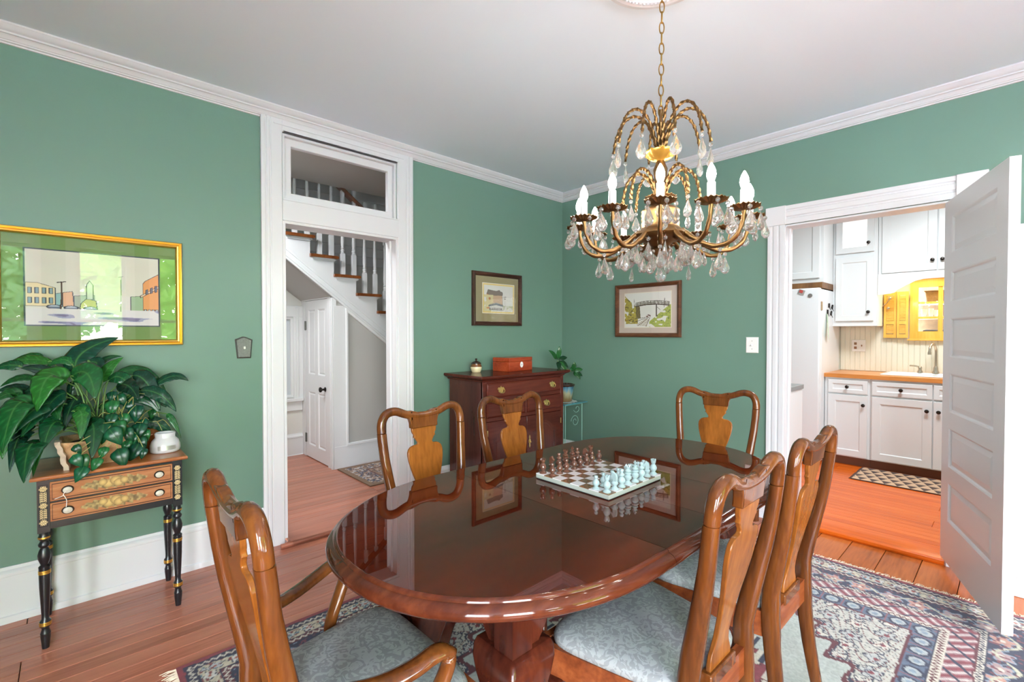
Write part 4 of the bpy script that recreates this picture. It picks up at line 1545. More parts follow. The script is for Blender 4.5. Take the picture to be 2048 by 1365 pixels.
def rope(path, r, n=6, tw=0.9, amp=0.22):
    """twisted rope bar"""
    P = smooth_path(path, 7)
    mb = MB()
    rings = []
    nrm = None
    for i, p in enumerate(P):
        t = (P[min(i + 1, len(P) - 1)] - P[max(i - 1, 0)]).normalized()
        h = Vector((0, 1, 0))
        a2 = (h - t * h.dot(t)).normalized()
        b = t.cross(a2)
        rr = r[i * len(r) // len(P)] if isinstance(r, list) else r
        ring = []
        for k in range(n):
            a = 2 * PI * k / n + i * tw
            e = rr * (1.0 + amp * math.cos(2 * 2 * PI * k / n + i * 0.0))
            ring.append(tuple(p + b * (e * math.cos(a)) + a2 * (e * math.sin(a))))
        rings.append(ring)
    mb.loft(rings)
    return mb


def fluted_dish(r, h, n=40, lobes=10):
    mb = MB()
    rings = []
    for f, z in ((0.18, 0.0), (0.30, 0.004 * h / 0.02), (0.60, h * 0.42), (0.85, h * 0.80), (1.0, h), (1.0, h + 0.0015), (0.84, h * 0.84 + 0.002), (0.60, h * 0.5 + 0.002), (0.25, h * 0.3 + 0.002)):
        ring = []
        for k in range(n):
            a = 2 * PI * k / n
            s = 1 + (0.05 * math.cos(lobes * a) if f > 0.5 else 0)
            ring.append((r * f * s * math.cos(a), r * f * s * math.sin(a), z + (0.0022 * math.cos(lobes * 2 * a) if 0.5 < f else 0)))
        rings.append(ring)
    mb.loft(rings)
    return mb


def pendant(size):
    """bead, wire and faceted almond drop hanging below the origin"""
    mb = MB()
    k = size
    for c, r in ((-0.010 * 1.0, 0.0075),):
        mb.sphere((0, 0, c), r, 8, 6)
    mb.tube([(0, 0, 0.003), (0, 0, -0.025)], 0.0008, 4)
    prof = [(0.0008, -0.021), (0.0035 * k, -0.024), (0.0105 * k, -0.024 - 0.016 * k), (0.0175 * k, -0.024 - 0.032 * k), (0.0195 * k, -0.024 - 0.042 * k), (0.0165 * k, -0.024 - 0.052 * k), (0.0085 * k, -0.024 - 0.0595 * k), (0.0008, -0.024 - 0.062 * k)]
    rings = []
    for j, (r, z) in enumerate(prof):
        off = PI / 8 if j % 2 else 0.0
        rings.append([(r * math.cos(2 * PI * i / 8 + off), 0.52 * r * math.sin(2 * PI * i / 8 + off), z) for i in range(8)])
    vs = [p for r in rings for p in r]
    fs = []
    for a in range(len(rings) - 1):
        for i in range(8):
            j = (i + 1) % 8
            p, q, s, t = a * 8 + i, a * 8 + j, (a + 1) * 8 + j, (a + 1) * 8 + i
            if a % 2 == 0:
                fs += [(p, q, t), (q, s, t)]
            else:
                fs += [(p, q, s), (p, s, t)]
    fs += [tuple(range(8)), tuple(range(len(vs) - 8, len(vs)))]
    mb.add(vs, fs)
    me = mesh_of('crystal_pendant', mb, 0)
    me.materials.append(M['crystal'])
    return me


PEND = {s: pendant(s) for s in (0.78, 0.92, 1.08)}
rc = random.Random(4)


def hang(parent, x, y, z, size, ang=None):
    obj('crystal_pendant', PEND[size], None, parent, loc=(x, y, z), rot=(rc.uniform(-0.05, 0.05), rc.uniform(-0.05, 0.05), rc.uniform(0, PI) if ang is None else ang))


# chain: interlinked oval links
lk = MB()
pts = []
for k in range(20):
    a = 2 * PI * k / 20
    pts.append((0.0082 * math.cos(a), 0, 0.0215 * math.sin(a) + (0.0 if abs(math.sin(a)) < 1 else 0)))
lk.tube(pts, 0.0023, 6, closed=True)
lkme = mesh_of('chain_link', lk, 60)
lkme.materials.append(plain('chain_brass', srgb(170, 134, 72), 0.3, 1.0))
z = 2.655
k = 0
while z > 2.15:
    obj('chain_link', lkme, None, chand, loc=(0.012 * (z - 2.14), 0, zz_(z - 0.019)), rot=(0, 0.02, math.radians(35) + (PI / 2 if k % 2 else 0)))
    z -= 0.0382
    k += 1
obj('canopy_cap', MB().lathe([(0.0, zz_(2.667)), (0.045, zz_(2.667)), (0.042, zz_(2.655)), (0.02, zz_(2.643)), (0.006, zz_(2.636)), (0.0, zz_(2.636))], 24), M['old_brass'], chand)
# central stem, cups and body
stem = [(0.0, 2.145), (0.006, 2.145), (0.006, 2.10), (0.010, 2.095), (0.006, 2.08), (0.0075, 2.00), (0.016, 1.985), (0.012, 1.965), (0.018, 1.945), (0.026, 1.925), (0.024, 1.905), (0.017, 1.87), (0.021, 1.85), (0.013, 1.83), (0.020, 1.815), (0.030, 1.800), (0.018, 1.785), (0.0, 1.785)]
obj('stem', MB().lathe([(r, zz_(z)) for r, z in stem], 16), M['old_brass'], chand, angle=50)
obj('upper_cup', fluted_dish(0.062, 0.034), M['gold'], chand, loc=(0, 0, zz_(1.952)), angle=60)
obj('middle_cup', fluted_dish(0.056, 0.022), M['old_brass'], chand, loc=(0, 0, zz_(1.800)), angle=60)
body = [(0.0, 1.79), (0.030, 1.79), (0.056, 1.782), (0.068, 1.772), (0.065, 1.764), (0.068, 1.756), (0.065, 1.748), (0.068, 1.740), (0.065, 1.732), (0.068, 1.724), (0.066, 1.712), (0.075, 1.700), (0.098, 1.690), (0.104, 1.680), (0.098, 1.672), (0.070, 1.664), (0.045, 1.655), (0.030, 1.640), (0.036, 1.628), (0.020, 1.612), (0.010, 1.602), (0.0, 1.600)]
obj('body', MB().lathe([(r, zz_(z)) for r, z in body], 40, flute=20, fd=0.02), M['old_brass'], chand, angle=50)
lpm = mesh_of('leaf_scroll', MB().tube([(0.06, 0, zz_(1.668)), (0.085, 0, zz_(1.655)), (0.108, 0, zz_(1.662)), (0.118, 0, zz_(1.672))], [0.004, 0.006, 0.004, 0.002], 6), 60)
lpm.materials.append(M['old_brass'])
for k in range(10):
    obj('leaf_scroll', lpm, None, chand, rot=(0, 0, 2 * PI * k / 10))
# upper and middle fountains of rope arms
up_me = mesh_of('scroll_arm', rope([(0.012, 0, 1.990), (0.028, 0, 2.050), (0.055, 0, 2.108), (0.095, 0, 2.134), (0.135, 0, 2.115), (0.160, 0, 2.065), (0.172, 0, 2.005)], 0.0056), 60)
up_me.transform(Matrix.Translation((0, 0, -CHZ)))
up_me.materials.append(M['old_brass'])
mid_me = mesh_of('scroll_arm', rope([(0.014, 0, 1.805), (0.028, 0, 1.862), (0.058, 0, 1.908), (0.092, 0, 1.915), (0.120, 0, 1.885), (0.133, 0, 1.835), (0.136, 0, 1.800)], 0.0060), 60)
mid_me.transform(Matrix.Translation((0, 0, -CHZ)))
mid_me.materials.append(M['old_brass'])
for k in range(10):
    a = 2 * PI * (k + 0.25) / 10
    s = obj('scroll_arm', up_me, None, chand, rot=(0, 0, a))
    hang(s, 0.172, 0, zz_(2.005), 1.08)
for k in range(8):
    a = 2 * PI * (k + 0.6) / 8
    s = obj('scroll_arm', mid_me, None, chand, rot=(0, 0, a))
    hang(s, 0.136, 0, zz_(1.800), 0.92)
# twelve candle arms
arm_me = mesh_of('candle_arm', rope([(0.085, 0, 1.690), (0.105, 0, 1.672), (0.150, 0, 1.640), (0.195, 0, 1.618), (0.240, 0, 1.618), (0.275, 0, 1.640), (0.294, 0, 1.680), (0.300, 0, 1.722)], [0.0095, 0.0095, 0.009, 0.0085, 0.008, 0.0075, 0.007, 0.007], 8, 0.45, 0.10), 60)
arm_me.transform(Matrix.Translation((0, 0, -CHZ)))
arm_me.materials.append(M['old_brass'])
bob_me = mesh_of('drip_pan', fluted_dish(0.049, 0.013), 60)
bob_me.materials.append(M['old_brass'])
sl_me = mesh_of('candle_sleeve', MB().lathe([(0.0, 0), (0.0125, 0), (0.0125, 0.060), (0.0118, 0.062), (0.0, 0.062)], 16), 40)
sl_me.materials.append(M['candle'])
bu_me = mesh_of('bulb', MB().lathe([(0.0, 0), (0.008, 0.0), (0.0088, 0.006), (0.0125, 0.016), (0.0140, 0.024), (0.0130, 0.034), (0.0095, 0.045), (0.005, 0.054), (0.0018, 0.060), (0.0, 0.0605)], 14), 60)
bu_me.materials.append(M['bulb'])
base_dir = math.degrees(math.atan2(-3.1383 - CHY, -3.6196 - CHX))
for k in range(12):
    a = math.radians(base_dir + 30 * k)
    s = obj('candle_arm', arm_me, None, chand, rot=(0, 0, a))
    obj('drip_pan', bob_me, None, s, loc=(0.300, 0, zz_(1.718)))
    obj('candle_sleeve', sl_me, None, s, loc=(0.300, 0, zz_(1.724)))
    obj('bulb', bu_me, None, s, loc=(0.300, 0, zz_(1.785)))
    for j in range(5):
        b = 2 * PI * (j + 0.5 * (k % 2)) / 5 + 0.4
        hang(s, 0.300 + 0.047 * math.cos(b), 0.047 * math.sin(b), zz_(1.729), 0.78 if j % 2 else 0.92)
    hang(s, 0.222, 0, zz_(1.612), 0.92)
    hang(s, 0.150, 0, zz_(1.634), 0.78)
for k in range(12):
    a = 2 * PI * (k + 0.3) / 12
    hang(chand, 0.112 * math.cos(a), 0.112 * math.sin(a), zz_(1.662), 1.08)
for k in range(6):
    a = 2 * PI * (k + 0.1) / 6
    hang(chand, 0.060 * math.cos(a), 0.060 * math.sin(a), zz_(1.625), 0.92)
hang(chand, 0, 0, zz_(1.600), 1.08)

# ================================================================== PAINTED SIDE TABLE
CO = Vector((-3.482, -0.215, 0.0))
cons = thing('side_table', 'small black and orange stencilled two-drawer side table against the green wall', 'table', CO)
M['cons_top'] = wood('worn_honey_top', srgb(112, 62, 32), srgb(160, 96, 52), srgb(184, 118, 70), 'x', 9, 9, 0.3, 0.4, 0.0)
hx, y0, y1 = 0.248, -0.175, 0.178
m = MB()
m.loft([[(sx_ * (0.268 - i), (-0.203 + i if sy_ < 0 else 0.190 - i), z) for sx_, sy_ in ((-1, -1), (1, -1), (1, 1), (-1, 1))] for i, z in ((0.008, 0.712), (0.001, 0.715), (0.0, 0.721), (0.002, 0.727), (0.008, 0.730))])
obj('top', m, M['cons_top'], cons, angle=25)
m = MB()
m.box((-hx + 0.03, y0 + 0.006, 0.500), (hx - 0.03, y0 + 0.022, 0.712))
m.box((-hx + 0.006, y0 + 0.03, 0.500), (-hx + 0.022, y1 - 0.03, 0.712)).box((hx - 0.022, y0 + 0.03, 0.500), (hx - 0.006, y1 - 0.03, 0.712)).box((-hx + 0.03, y1 - 0.022, 0.500), (hx - 0.03, y1 - 0.006, 0.712))
obj('case', m, M['black_paint'], cons, bevel=0.001)
LEGP = [(0.0, 0.0), (0.0115, 0.0), (0.0165, 0.052), (0.0162, 0.060), (0.0172, 0.063), (0.0160, 0.067), (0.0120, 0.082), (0.0125, 0.088), (0.0185, 0.094), (0.0185, 0.116), (0.0125, 0.124), (0.0120, 0.140), (0.0145, 0.190), (0.0178, 0.260), (0.0185, 0.305), (0.0185, 0.330), (0.0190, 0.345), (0.0120, 0.352), (0.0150, 0.362), (0.0205, 0.380), (0.0210, 0.394), (0.0170, 0.412), (0.0115, 0.424), (0.0185, 0.432), (0.0192, 0.440), (0.0120, 0.452), (0.0180, 0.462), (0.0180, 0.472), (0.0150, 0.478), (0.0170, 0.492), (0.0, 0.492)]
lm = MB().lathe(LEGP, 20)
lm.box((-0.019, -0.019, 0.490), (0.019, 0.019, 0.712))
legme = mesh_of('leg', lm, 40)
legme.materials.append(M['black_paint'])
gb = mesh_of('gold_band', MB().lathe([(0.0165, -0.004), (0.0195, -0.0035), (0.0200, 0.0), (0.0195, 0.0035), (0.0165, 0.004)], 20), 60)
gb.materials.append(M['gold'])


def stencil_post(X, Y):
    c = np.zeros((len(X), 3)) + lin(28, 30, 34)
    x = (X - 0.015) / 0.015
    y = Y / 0.175
    g = lin(206, 184, 138)
    for y0_ in (0.10, 0.50, 0.90):
        r = np.hypot(x, (y - y0_) * 11)
        a = np.arctan2((y - y0_) * 11, x)
        put(c, (r < 0.75 + 0.15 * np.cos(6 * a)) & (np.abs(np.sin(3 * a)) > 0.25) & (r > 0.15), g)
        put(c, r < 0.10, g)
    ph = np.modf((y + 0.35 * np.abs(x) * np.where(y > 0.5, -0.06, 0.06) * 10 * 0.1 - np.abs(x) * 0.03 * np.where(y > 0.5, 1, -1)) * 22)[0]
    lm_ = (((y > 0.19) & (y < 0.41)) | ((y > 0.59) & (y < 0.81))) & (ph < 0.62) & (np.abs(x) < 0.75) & (np.abs(x) > 0.08)
    put(c, lm_, g)
    return c


def stencil_drawer(X, Y):
    W, H = 0.417, 0.076
    n = vnoise(X * 18, Y * 160) * 0.6 + vnoise(X * 60, Y * 420) * 0.4
    c = lin(148, 90, 54)[None, :] * (1 - n)[:, None] + lin(182, 124, 84)[None, :] * n[:, None]
    e = np.minimum(np.minimum(X, W - X), np.minimum(Y, H - Y))
    put(c, np.abs(e - 0.0065) < 0.0012, lin(60, 34, 26))
    u, v = (X - W * 0.5) / 0.115, (Y - H * 0.5) / 0.026
    a = 1 - u * u
    body = (np.abs(v) < np.maximum(0, a) ** 0.6 * (0.85 + 0.25 * np.sin(u * 24 + v * 5)))
    sh = vnoise(X * 150, Y * 150)
    cc = lin(96, 80, 58)[None, :] * (1 - sh)[:, None] + lin(178, 154, 104)[None, :] * sh[:, None]
    c[body] = cc[body]
    for (fu, fv, fr) in ((-0.20, -0.1, 0.17), (0.02, 0.25, 0.17), (0.10, -0.2, 0.15), (-0.36, 0.2, 0.13), (0.28, 0.1, 0.13)):
        r = np.hypot(u - fu, (v - fv) * 0.226 / 0.99) / fr
        k = r < 1
        c[k] = (lin(200, 168, 108)[None, :] * (1 - 0.6 * r[k] ** 2)[:, None])
    return np.clip(c, 0, 1)


M['knob_face'] = plain('knob_porcelain', srgb(196, 190, 178), 0.3, var=0.2, vscale=120)
M['attr_gloss'] = attr_mat('stencilled_paint', 0.35, coat=0.3)
for (lx, ly) in ((-0.229, -0.156), (0.229, -0.156), (-0.229, 0.159), (0.229, 0.159)):
    lg = obj('leg', legme, None, cons, loc=(lx, ly, 0))
    for z in (0.101, 0.109, 0.318, 0.326, 0.467):
        obj('gold_band', gb, None, lg, loc=(0, 0, z))
    if ly < 0:
        color_grid('stencil', 0.030, 0.175, 24, 110, stencil_post, M['attr_gloss'], lg, (-0.015, -0.0195, 0.515), 'xz')
for (z0, z1) in ((0.617, 0.697), (0.532, 0.609)):
    dr = obj('drawer', MB().box((-0.2085, y0 - 0.003, z0), (0.2085, y0 + 0.02, z1)), M['cons_top'], cons, bevel=0.001)
    color_grid('stencil', 0.417, 0.076, 200, 40, stencil_drawer, M['attr_gloss'], dr, (-0.2085, y0 - 0.0042, (z0 + z1) / 2 - 0.038), 'xz')
    for kx in (-0.155, 0.158):
        R = Matrix.Translation((kx, y0 - 0.0045, (z0 + z1) / 2)) @ Matrix.Rotation(PI / 2, 4, 'X')
        kb_ = obj('knob', MB().lathe([(0.0, 0.0), (0.0190, 0.0), (0.0200, 0.004), (0.0180, 0.008), (0.0, 0.008)], 24, M=R, sy=0.86), M['iron'], dr)
        obj('knob_face', MB().lathe([(0.0, 0.007), (0.0148, 0.007), (0.0150, 0.011), (0.010, 0.0135), (0.0, 0.0140)], 24, M=R, sy=0.86), M['knob_face'], dr)
string = obj('tie_string', MB().tube(smooth_path([(-0.160, y0 - 0.02, 0.655), (-0.168, y0 - 0.012, 0.640), (-0.163, y0 - 0.012, 0.628), (-0.158, y0 - 0.012, 0.61), (-0.160, y0 - 0.016, 0.585)], 4), 0.0013, 5).tube(smooth_path([(-0.166, y0 - 0.012, 0.637), (-0.18, y0 - 0.01, 0.630), (-0.195, y0 - 0.01, 0.626)], 4), 0.0012, 5), M['plastic'], cons)

# ================================================================== PEACE LILY IN A WOODEN TROUGH
PO = Vector((-3.535, -0.24, 0.7305))
plant = thing('potted_plant', 'large glossy peace lily trailing from a carved wooden trough on the side table', 'plant', PO)
m = MB()


def bowl_ring(hx_, hy_, z, sh=0.0, n=32):
    r = []
    for k in range(n):
        a = 2 * PI * k / n
        c, s = math.cos(a), math.sin(a)
        e = 2 / 3.0
        x = math.copysign(abs(c) ** e, c) * hx_
        if c < 0:
            x = max(x, -hx_ * 0.82) - (0.0)
        r.append((x + sh, math.copysign(abs(s) ** e, s) * hy_, z))
    return r


m.loft([bowl_ring(0.115, 0.085, 0.0, 0.02), bowl_ring(0.135, 0.105, 0.03, 0.012), bowl_ring(0.146, 0.118, 0.075, 0.004), bowl_ring(0.150, 0.122, 0.115, -0.004), bowl_ring(0.138, 0.110, 0.115, -0.004), bowl_ring(0.128, 0.10, 0.085, 0.0)])
M['trough'] = wood('pale_carved_wood', srgb(150, 110, 74), srgb(190, 150, 108), srgb(212, 178, 138), 'y', 4, 22, 0.6, 0.0, 0.0)
trough = obj('trough', m, M['trough'], plant, angle=50)
mb_ = MB()
rb = random.Random(3)
rings = []
for k in range(9):
    z = 0.0 + 0.125 * k / 8
    x = -0.100 - 0.028 * k / 8 + rb.uniform(-0.004, 0.004)
    rings.append([(x - 0.012, -0.118 + rb.uniform(-0.004, 0.004), z), (x + 0.006, -0.122, z), (x + 0.010, -0.06, z), (x - 0.010, -0.06 + rb.uniform(-0.004, 0.004), z)])
obj('bark_edge', MB().loft(rings), plain('pale_bark', srgb(196, 180, 160), 0.9, var=0.3, vscale=60, bump=0.6, bscale=90), trough, angle=0)
obj('soil', MB().lathe([(0.0, 0.09), (0.095, 0.09), (0.095, 0.095), (0.0, 0.10)], 20), plain('potting_soil', srgb(52, 40, 32), 0.95, bump=0.8, bscale=90), plant)


def leaf_mat():
    m, N, L, b = new_mat('glossy_leaf')
    a = N.new('ShaderNodeAttribute')
    a.attribute_name = 'Col'
    oi = N.new('ShaderNodeObjectInfo')
    mr = N.new('ShaderNodeMapRange')
    mr.inputs['To Min'].default_value = 0.75
    mr.inputs['To Max'].default_value = 1.3
    L.new(oi.outputs['Random'], mr.inputs['Value'])
    hs = N.new('ShaderNodeHueSaturation')
    L.new(mr.outputs[0], hs.inputs['Value'])
    L.new(a.outputs['Color'], hs.inputs['Color'])
    L.new(hs.outputs[0], b.inputs['Base Color'])
    b.inputs['Roughness'].default_value = 0.24
    b.inputs['Specular IOR Level'].default_value = 0.35
    return m


M['leaf'] = leaf_mat()


def leaf_obj(root, mid, tip, width, parent, origin, normal=(-0.25, -0.85, 0.45), fold=0.28, heart=False, nl=30, tone=(26, 92, 52), ribtone=(96, 150, 84), th=0.0008):
    A, B, Cc = Vector(root), Vector(mid), Vector(tip)
    B2 = B * 2 - (A + Cc) * 0.5      # quadratic control so the curve passes through mid
    N0 = Vector(normal)
    vs, cols, fs = [], [], []
    prof = (lambda t: (math.sin(PI * t ** 0.72) ** 0.75) * (1 - 0.10 * t)) if not heart else (lambda t: (math.sin(PI * min(1, t ** 0.55)) ** 0.8))
    cross = (-1, -0.8, -0.55, -0.3, -0.1, 0, 0.1, 0.3, 0.55, 0.8, 1)
    tn, rn = lin(*tone), lin(*ribtone)
    for i in range(nl + 1):
        t = i / nl
        p = A * (1 - t) ** 2 + B2 * 2 * t * (1 - t) + Cc * t * t
        tg = (B2 - A) * 2 * (1 - t) + (Cc - B2) * 2 * t
        tg.normalize()
        side = tg.cross(N0)
        if side.length < 1e-4:
            side = Vector((1, 0, 0))
        side.normalize()
        nr = side.cross(tg).normalized()
        w = max(prof(t), 0.02) * width / 2
        for c in cross:
            rip = 0.05 * w * math.sin(9 * t * PI) * abs(c)
            vs.append(tuple(p + side * (c * w) + nr * (-fold * w * c * c * 0.9 + fold * w * abs(c) * 0.55 + rip) - origin))
            f = 1 - min(1, abs(c) * 9)
            vein = 0.9 * max(0.0, math.cos(t * 52 - abs(c) * 9)) ** 6 + 0.15 * abs(c)
            cols.append(tuple(tn * (1 - 0.8 * f) * (0.85 + vein) + rn * 0.8 * f))
    nc = len(cross)
    for i in range(nl):
        for j in range(nc - 1):
            a = i * nc + j
            fs.append((a, a + 1, a + nc + 1, a + nc))
    me = bpy.data.meshes.new('leaf')
    me.from_pydata(vs, [], fs)
    me.polygons.foreach_set('use_smooth', [True] * len(me.polygons))
    at_ = me.color_attributes.new('Col', 'FLOAT_COLOR', 'POINT')
    at_.data.foreach_set('color', [v for c in cols for v in (c[0], c[1], c[2], 1.0)])
    me.materials.append(M['leaf'])
    o = bpy.data.objects.new('leaf', me)
    COL.objects.link(o)
    o.parent = parent
    md = o.modifiers.new('solid', 'SOLIDIFY')
    md.thickness = th
    return o


LEAVES = [
    (-3.604, -0.16, 1.141, -3.576, -0.13, 1.231, -3.447, -0.1, 1.297, 0.108),
    (-3.613, -0.15, 1.167, -3.652, -0.135, 1.198, -3.707, -0.12, 1.159, 0.046),
    (-3.681, -0.12, 1.184, -3.763, -0.11, 1.201, -3.824, -0.1, 1.177, 0.054),
    (-3.652, -0.2, 1.122, -3.721, -0.21, 1.161, -3.778, -0.22, 1.168, 0.048),
    (-3.641, -0.26, 1.106, -3.695, -0.31, 1.127, -3.726, -0.36, 0.993, 0.132),
    (-3.746, -0.3, 1.018, -3.791, -0.36, 1.012, -3.822, -0.42, 0.847, 0.106),
    (-3.622, -0.24, 1.122, -3.568, -0.3, 1.138, -3.545, -0.36, 1.028, 0.112),
    (-3.653, -0.3, 0.927, -3.683, -0.36, 0.93, -3.707, -0.42, 0.842, 0.084),
    (-3.72, -0.36, 0.857, -3.749, -0.415, 0.853, -3.762, -0.47, 0.728, 0.101),
    (-3.625, -0.28, 0.974, -3.588, -0.33, 0.967, -3.593, -0.38, 0.857, 0.066),
    (-3.567, -0.3, 0.906, -3.55, -0.36, 0.898, -3.56, -0.42, 0.776, 0.088),
    (-3.513, -0.2, 1.087, -3.493, -0.2, 1.153, -3.436, -0.2, 1.203, 0.062),
    (-3.538, -0.15, 1.127, -3.501, -0.135, 1.193, -3.435, -0.12, 1.204, 0.031),
    (-3.494, -0.22, 1.092, -3.445, -0.26, 1.107, -3.39, -0.3, 1.007, 0.061),
    (-3.462, -0.15, 1.117, -3.348, -0.145, 1.121, -3.254, -0.14, 0.976, 0.06),
    (-3.402, -0.18, 1.11, -3.35, -0.21, 1.076, -3.3, -0.24, 0.934, 0.089),
    (-3.259, -0.12, 0.899, -3.236, -0.14, 0.862, -3.204, -0.16, 0.771, 0.031),
    (-3.736, -0.2, 1.122, -3.789, -0.2, 1.126, -3.841, -0.2, 1.092, 0.039),
    (-3.745, -0.15, 1.061, -3.803, -0.145, 1.079, -3.852, -0.14, 1.069, 0.052),
    (-3.783, -0.2, 1.044, -3.814, -0.225, 1.064, -3.856, -0.25, 1.033, 0.055),
    (-3.709, -0.24, 0.979, -3.731, -0.29, 0.974, -3.774, -0.34, 0.892, 0.072),
    (-3.776, -0.26, 0.863, -3.789, -0.31, 0.869, -3.807, -0.36, 0.755, 0.054),
    (-3.748, -0.22, 0.895, -3.769, -0.26, 0.89, -3.779, -0.3, 0.819, 0.055),
    (-3.653, -0.24, 1.041, -3.68, -0.27, 1.051, -3.707, -0.3, 1.005, 0.074),
    (-3.667, -0.26, 1.015, -3.673, -0.29, 0.991, -3.658, -0.32, 0.945, 0.052),
    (-3.562, -0.16, 1.186, -3.532, -0.18, 1.175, -3.585, -0.2, 1.148, 0.061),
    (-3.778, -0.14, 1.169, -3.816, -0.13, 1.18, -3.869, -0.12, 1.163, 0.048),
    (-3.718, -0.08, 1.193, -3.753, -0.08, 1.215, -3.822, -0.08, 1.188, 0.041),
    (-3.719, -0.3, 0.842, -3.727, -0.35, 0.838, -3.739, -0.4, 0.732, 0.046),
    (-3.799, -0.24, 0.924, -3.819, -0.28, 0.909, -3.829, -0.32, 0.805, 0.07),
    (-3.534, -0.2, 0.975, -3.482, -0.2, 0.991, -3.437, -0.2, 1.039, 0.048),
    (-3.409, -0.16, 1.076, -3.36, -0.18, 1.031, -3.35, -0.2, 1.005, 0.055),
    (-3.35, -0.14, 0.876, -3.296, -0.14, 0.853, -3.242, -0.14, 0.8, 0.067),
    (-3.616, -0.22, 1.101, -3.624, -0.23, 1.058, -3.617, -0.24, 0.994, 0.027),
    (-3.613, -0.3, 0.976, -3.589, -0.34, 0.963, -3.596, -0.38, 0.86, 0.061),
]
SMALL = [
    (-3.493, -0.32, 0.924, 0.05),
    (-3.449, -0.3, 0.911, 0.056),
    (-3.401, -0.3, 0.941, 0.061),
    (-3.393, -0.3, 0.857, 0.062),
    (-3.482, -0.4, 0.86, 0.067),
    (-3.521, -0.36, 0.874, 0.067),
    (-3.383, -0.32, 0.796, 0.052),
    (-3.41, -0.34, 0.77, 0.065),
    (-3.382, -0.36, 0.759, 0.037),
    (-3.463, -0.4, 0.761, 0.067),
    (-3.524, -0.41, 0.798, 0.039),
    (-3.605, -0.41, 0.824, 0.034),
    (-3.588, -0.42, 0.769, 0.051),
    (-3.548, -0.425, 0.755, 0.043),
    (-3.598, -0.435, 0.724, 0.051),
    (-3.606, -0.43, 0.779, 0.046),
    (-3.484, -0.24, 1.021, 0.042),
    (-3.448, -0.24, 1.002, 0.047),
    (-3.418, -0.26, 0.97, 0.043),
    (-3.433, -0.34, 0.848, 0.055),
    (-3.463, -0.34, 0.883, 0.059),
    (-3.486, -0.27, 0.973, 0.056),
    (-3.375, -0.28, 0.878, 0.048),
    (-3.416, -0.33, 0.824, 0.042),
    (-3.442, -0.35, 0.806, 0.041),
    (-3.329, -0.2, 0.92, 0.04),
    (-3.379, -0.2, 1.013, 0.049),
    (-3.363, -0.28, 0.828, 0.043),
]
rl = random.Random(9)
stemM = MB()
for L_ in LEAVES:
    root, mid, tip, w = L_[0:3], L_[3:6], L_[6:9], L_[9]
    tone = rl.choice(((14, 66, 36), (10, 56, 40), (22, 78, 36), (10, 50, 36), (34, 92, 34)))
    lf = leaf_obj(root, mid, tip, w * 1.06, plant, PO, normal=(-0.30 + rl.uniform(-0.2, 0.2), -0.80, 0.55 + rl.uniform(-0.2, 0.25)), tone=tone, ribtone=(62, 116, 58))
    base = Vector((-3.535 + rl.uniform(-0.05, 0.05), -0.24 + rl.uniform(-0.04, 0.04), 0.82))
    r = Vector(root)
    mdp = (base + r) / 2 + Vector((0, 0, 0.04 + 0.10 * (r - base).length))
    stemM.tube([tuple(p - PO) for p in smooth_path([base, mdp, r, (r * 0.8 + Vector(mid) * 0.2)], 4)], 0.0028, 5)
for k in range(16):      # further leaves filling the back of the clump
    a_ = rl.uniform(0.75, PI - 0.05)
    R_ = rl.uniform(0.16, 0.30)
    base = Vector((-3.55, -0.20, 0.86))
    r = base + Vector((math.cos(a_) * R_ * 1.1, rl.uniform(-0.10, 0.08), 0.04 + math.sin(a_) * R_ * 0.75))
    d_ = Vector((math.cos(a_), rl.uniform(-0.5, 0.0), rl.uniform(-0.5, 0.35))).normalized()
    L2 = rl.uniform(0.10, 0.17)
    tip = r + d_ * L2 + Vector((0, 0, -0.05))
    tip.y = min(tip.y, -0.05)
    leaf_obj(r, r + d_ * L2 * 0.55 + Vector((0, 0, 0.01)), tip, rl.uniform(0.05, 0.085), plant, PO, normal=(-0.30 + rl.uniform(-0.3, 0.3), -0.75, 0.6), tone=rl.choice(((10, 50, 34), (14, 60, 36), (8, 44, 30))), ribtone=(50, 100, 52))
    stemM.tube([tuple(p - PO) for p in smooth_path([base + Vector((0, 0, -0.04)), (base + r) / 2 + Vector((0, 0, 0.04)), r], 4)], 0.0028, 5)
obj('stems', stemM, plain('leaf_stem', srgb(86, 128, 56), 0.5), plant)
vine = MB()
for S_ in SMALL:
    c = Vector(S_[0:3])
    w = S_[3]
    d = Vector((rl.uniform(-0.5, 0.6), -0.15, -1.0)).normalized()
    a = c - d * w * 0.65
    b = c + d * w * 0.75
    mid = c + Vector((0, -0.25 * w, 0.05 * w))
    leaf_obj(a, mid, b, w * 1.05, plant, PO, heart=True, nl=9, tone=rl.choice(((16, 72, 46), (28, 90, 46), (12, 60, 42))), ribtone=(40, 96, 54), normal=(-0.3, -0.9, 0.3))
    base = Vector((-3.46 + rl.uniform(-0.05, 0.05), -0.26, 0.845))
    vine.tube([tuple(p - PO) for p in smooth_path([base, (base + a) / 2 + Vector((0, -0.03, 0.03)), a], 4)], 0.0016, 4)
for k in range(16):
    p = Vector((-3.47 + rl.uniform(-0.07, 0.16), -0.24 + rl.uniform(-0.06, 0.05), 0.93 + rl.uniform(-0.05, 0.10)))
    q = p + Vector((rl.uniform(-0.07, 0.07), rl.uniform(-0.03, 0.02), rl.uniform(-0.05, 0.05)))
    vine.tube([tuple(v - PO) for v in smooth_path([p, (p + q) / 2 + Vector((0, 0, 0.02)), q], 4)], 0.0014, 4)
obj('vines', vine, plain('dry_vine', srgb(150, 150, 84), 0.7), plant)

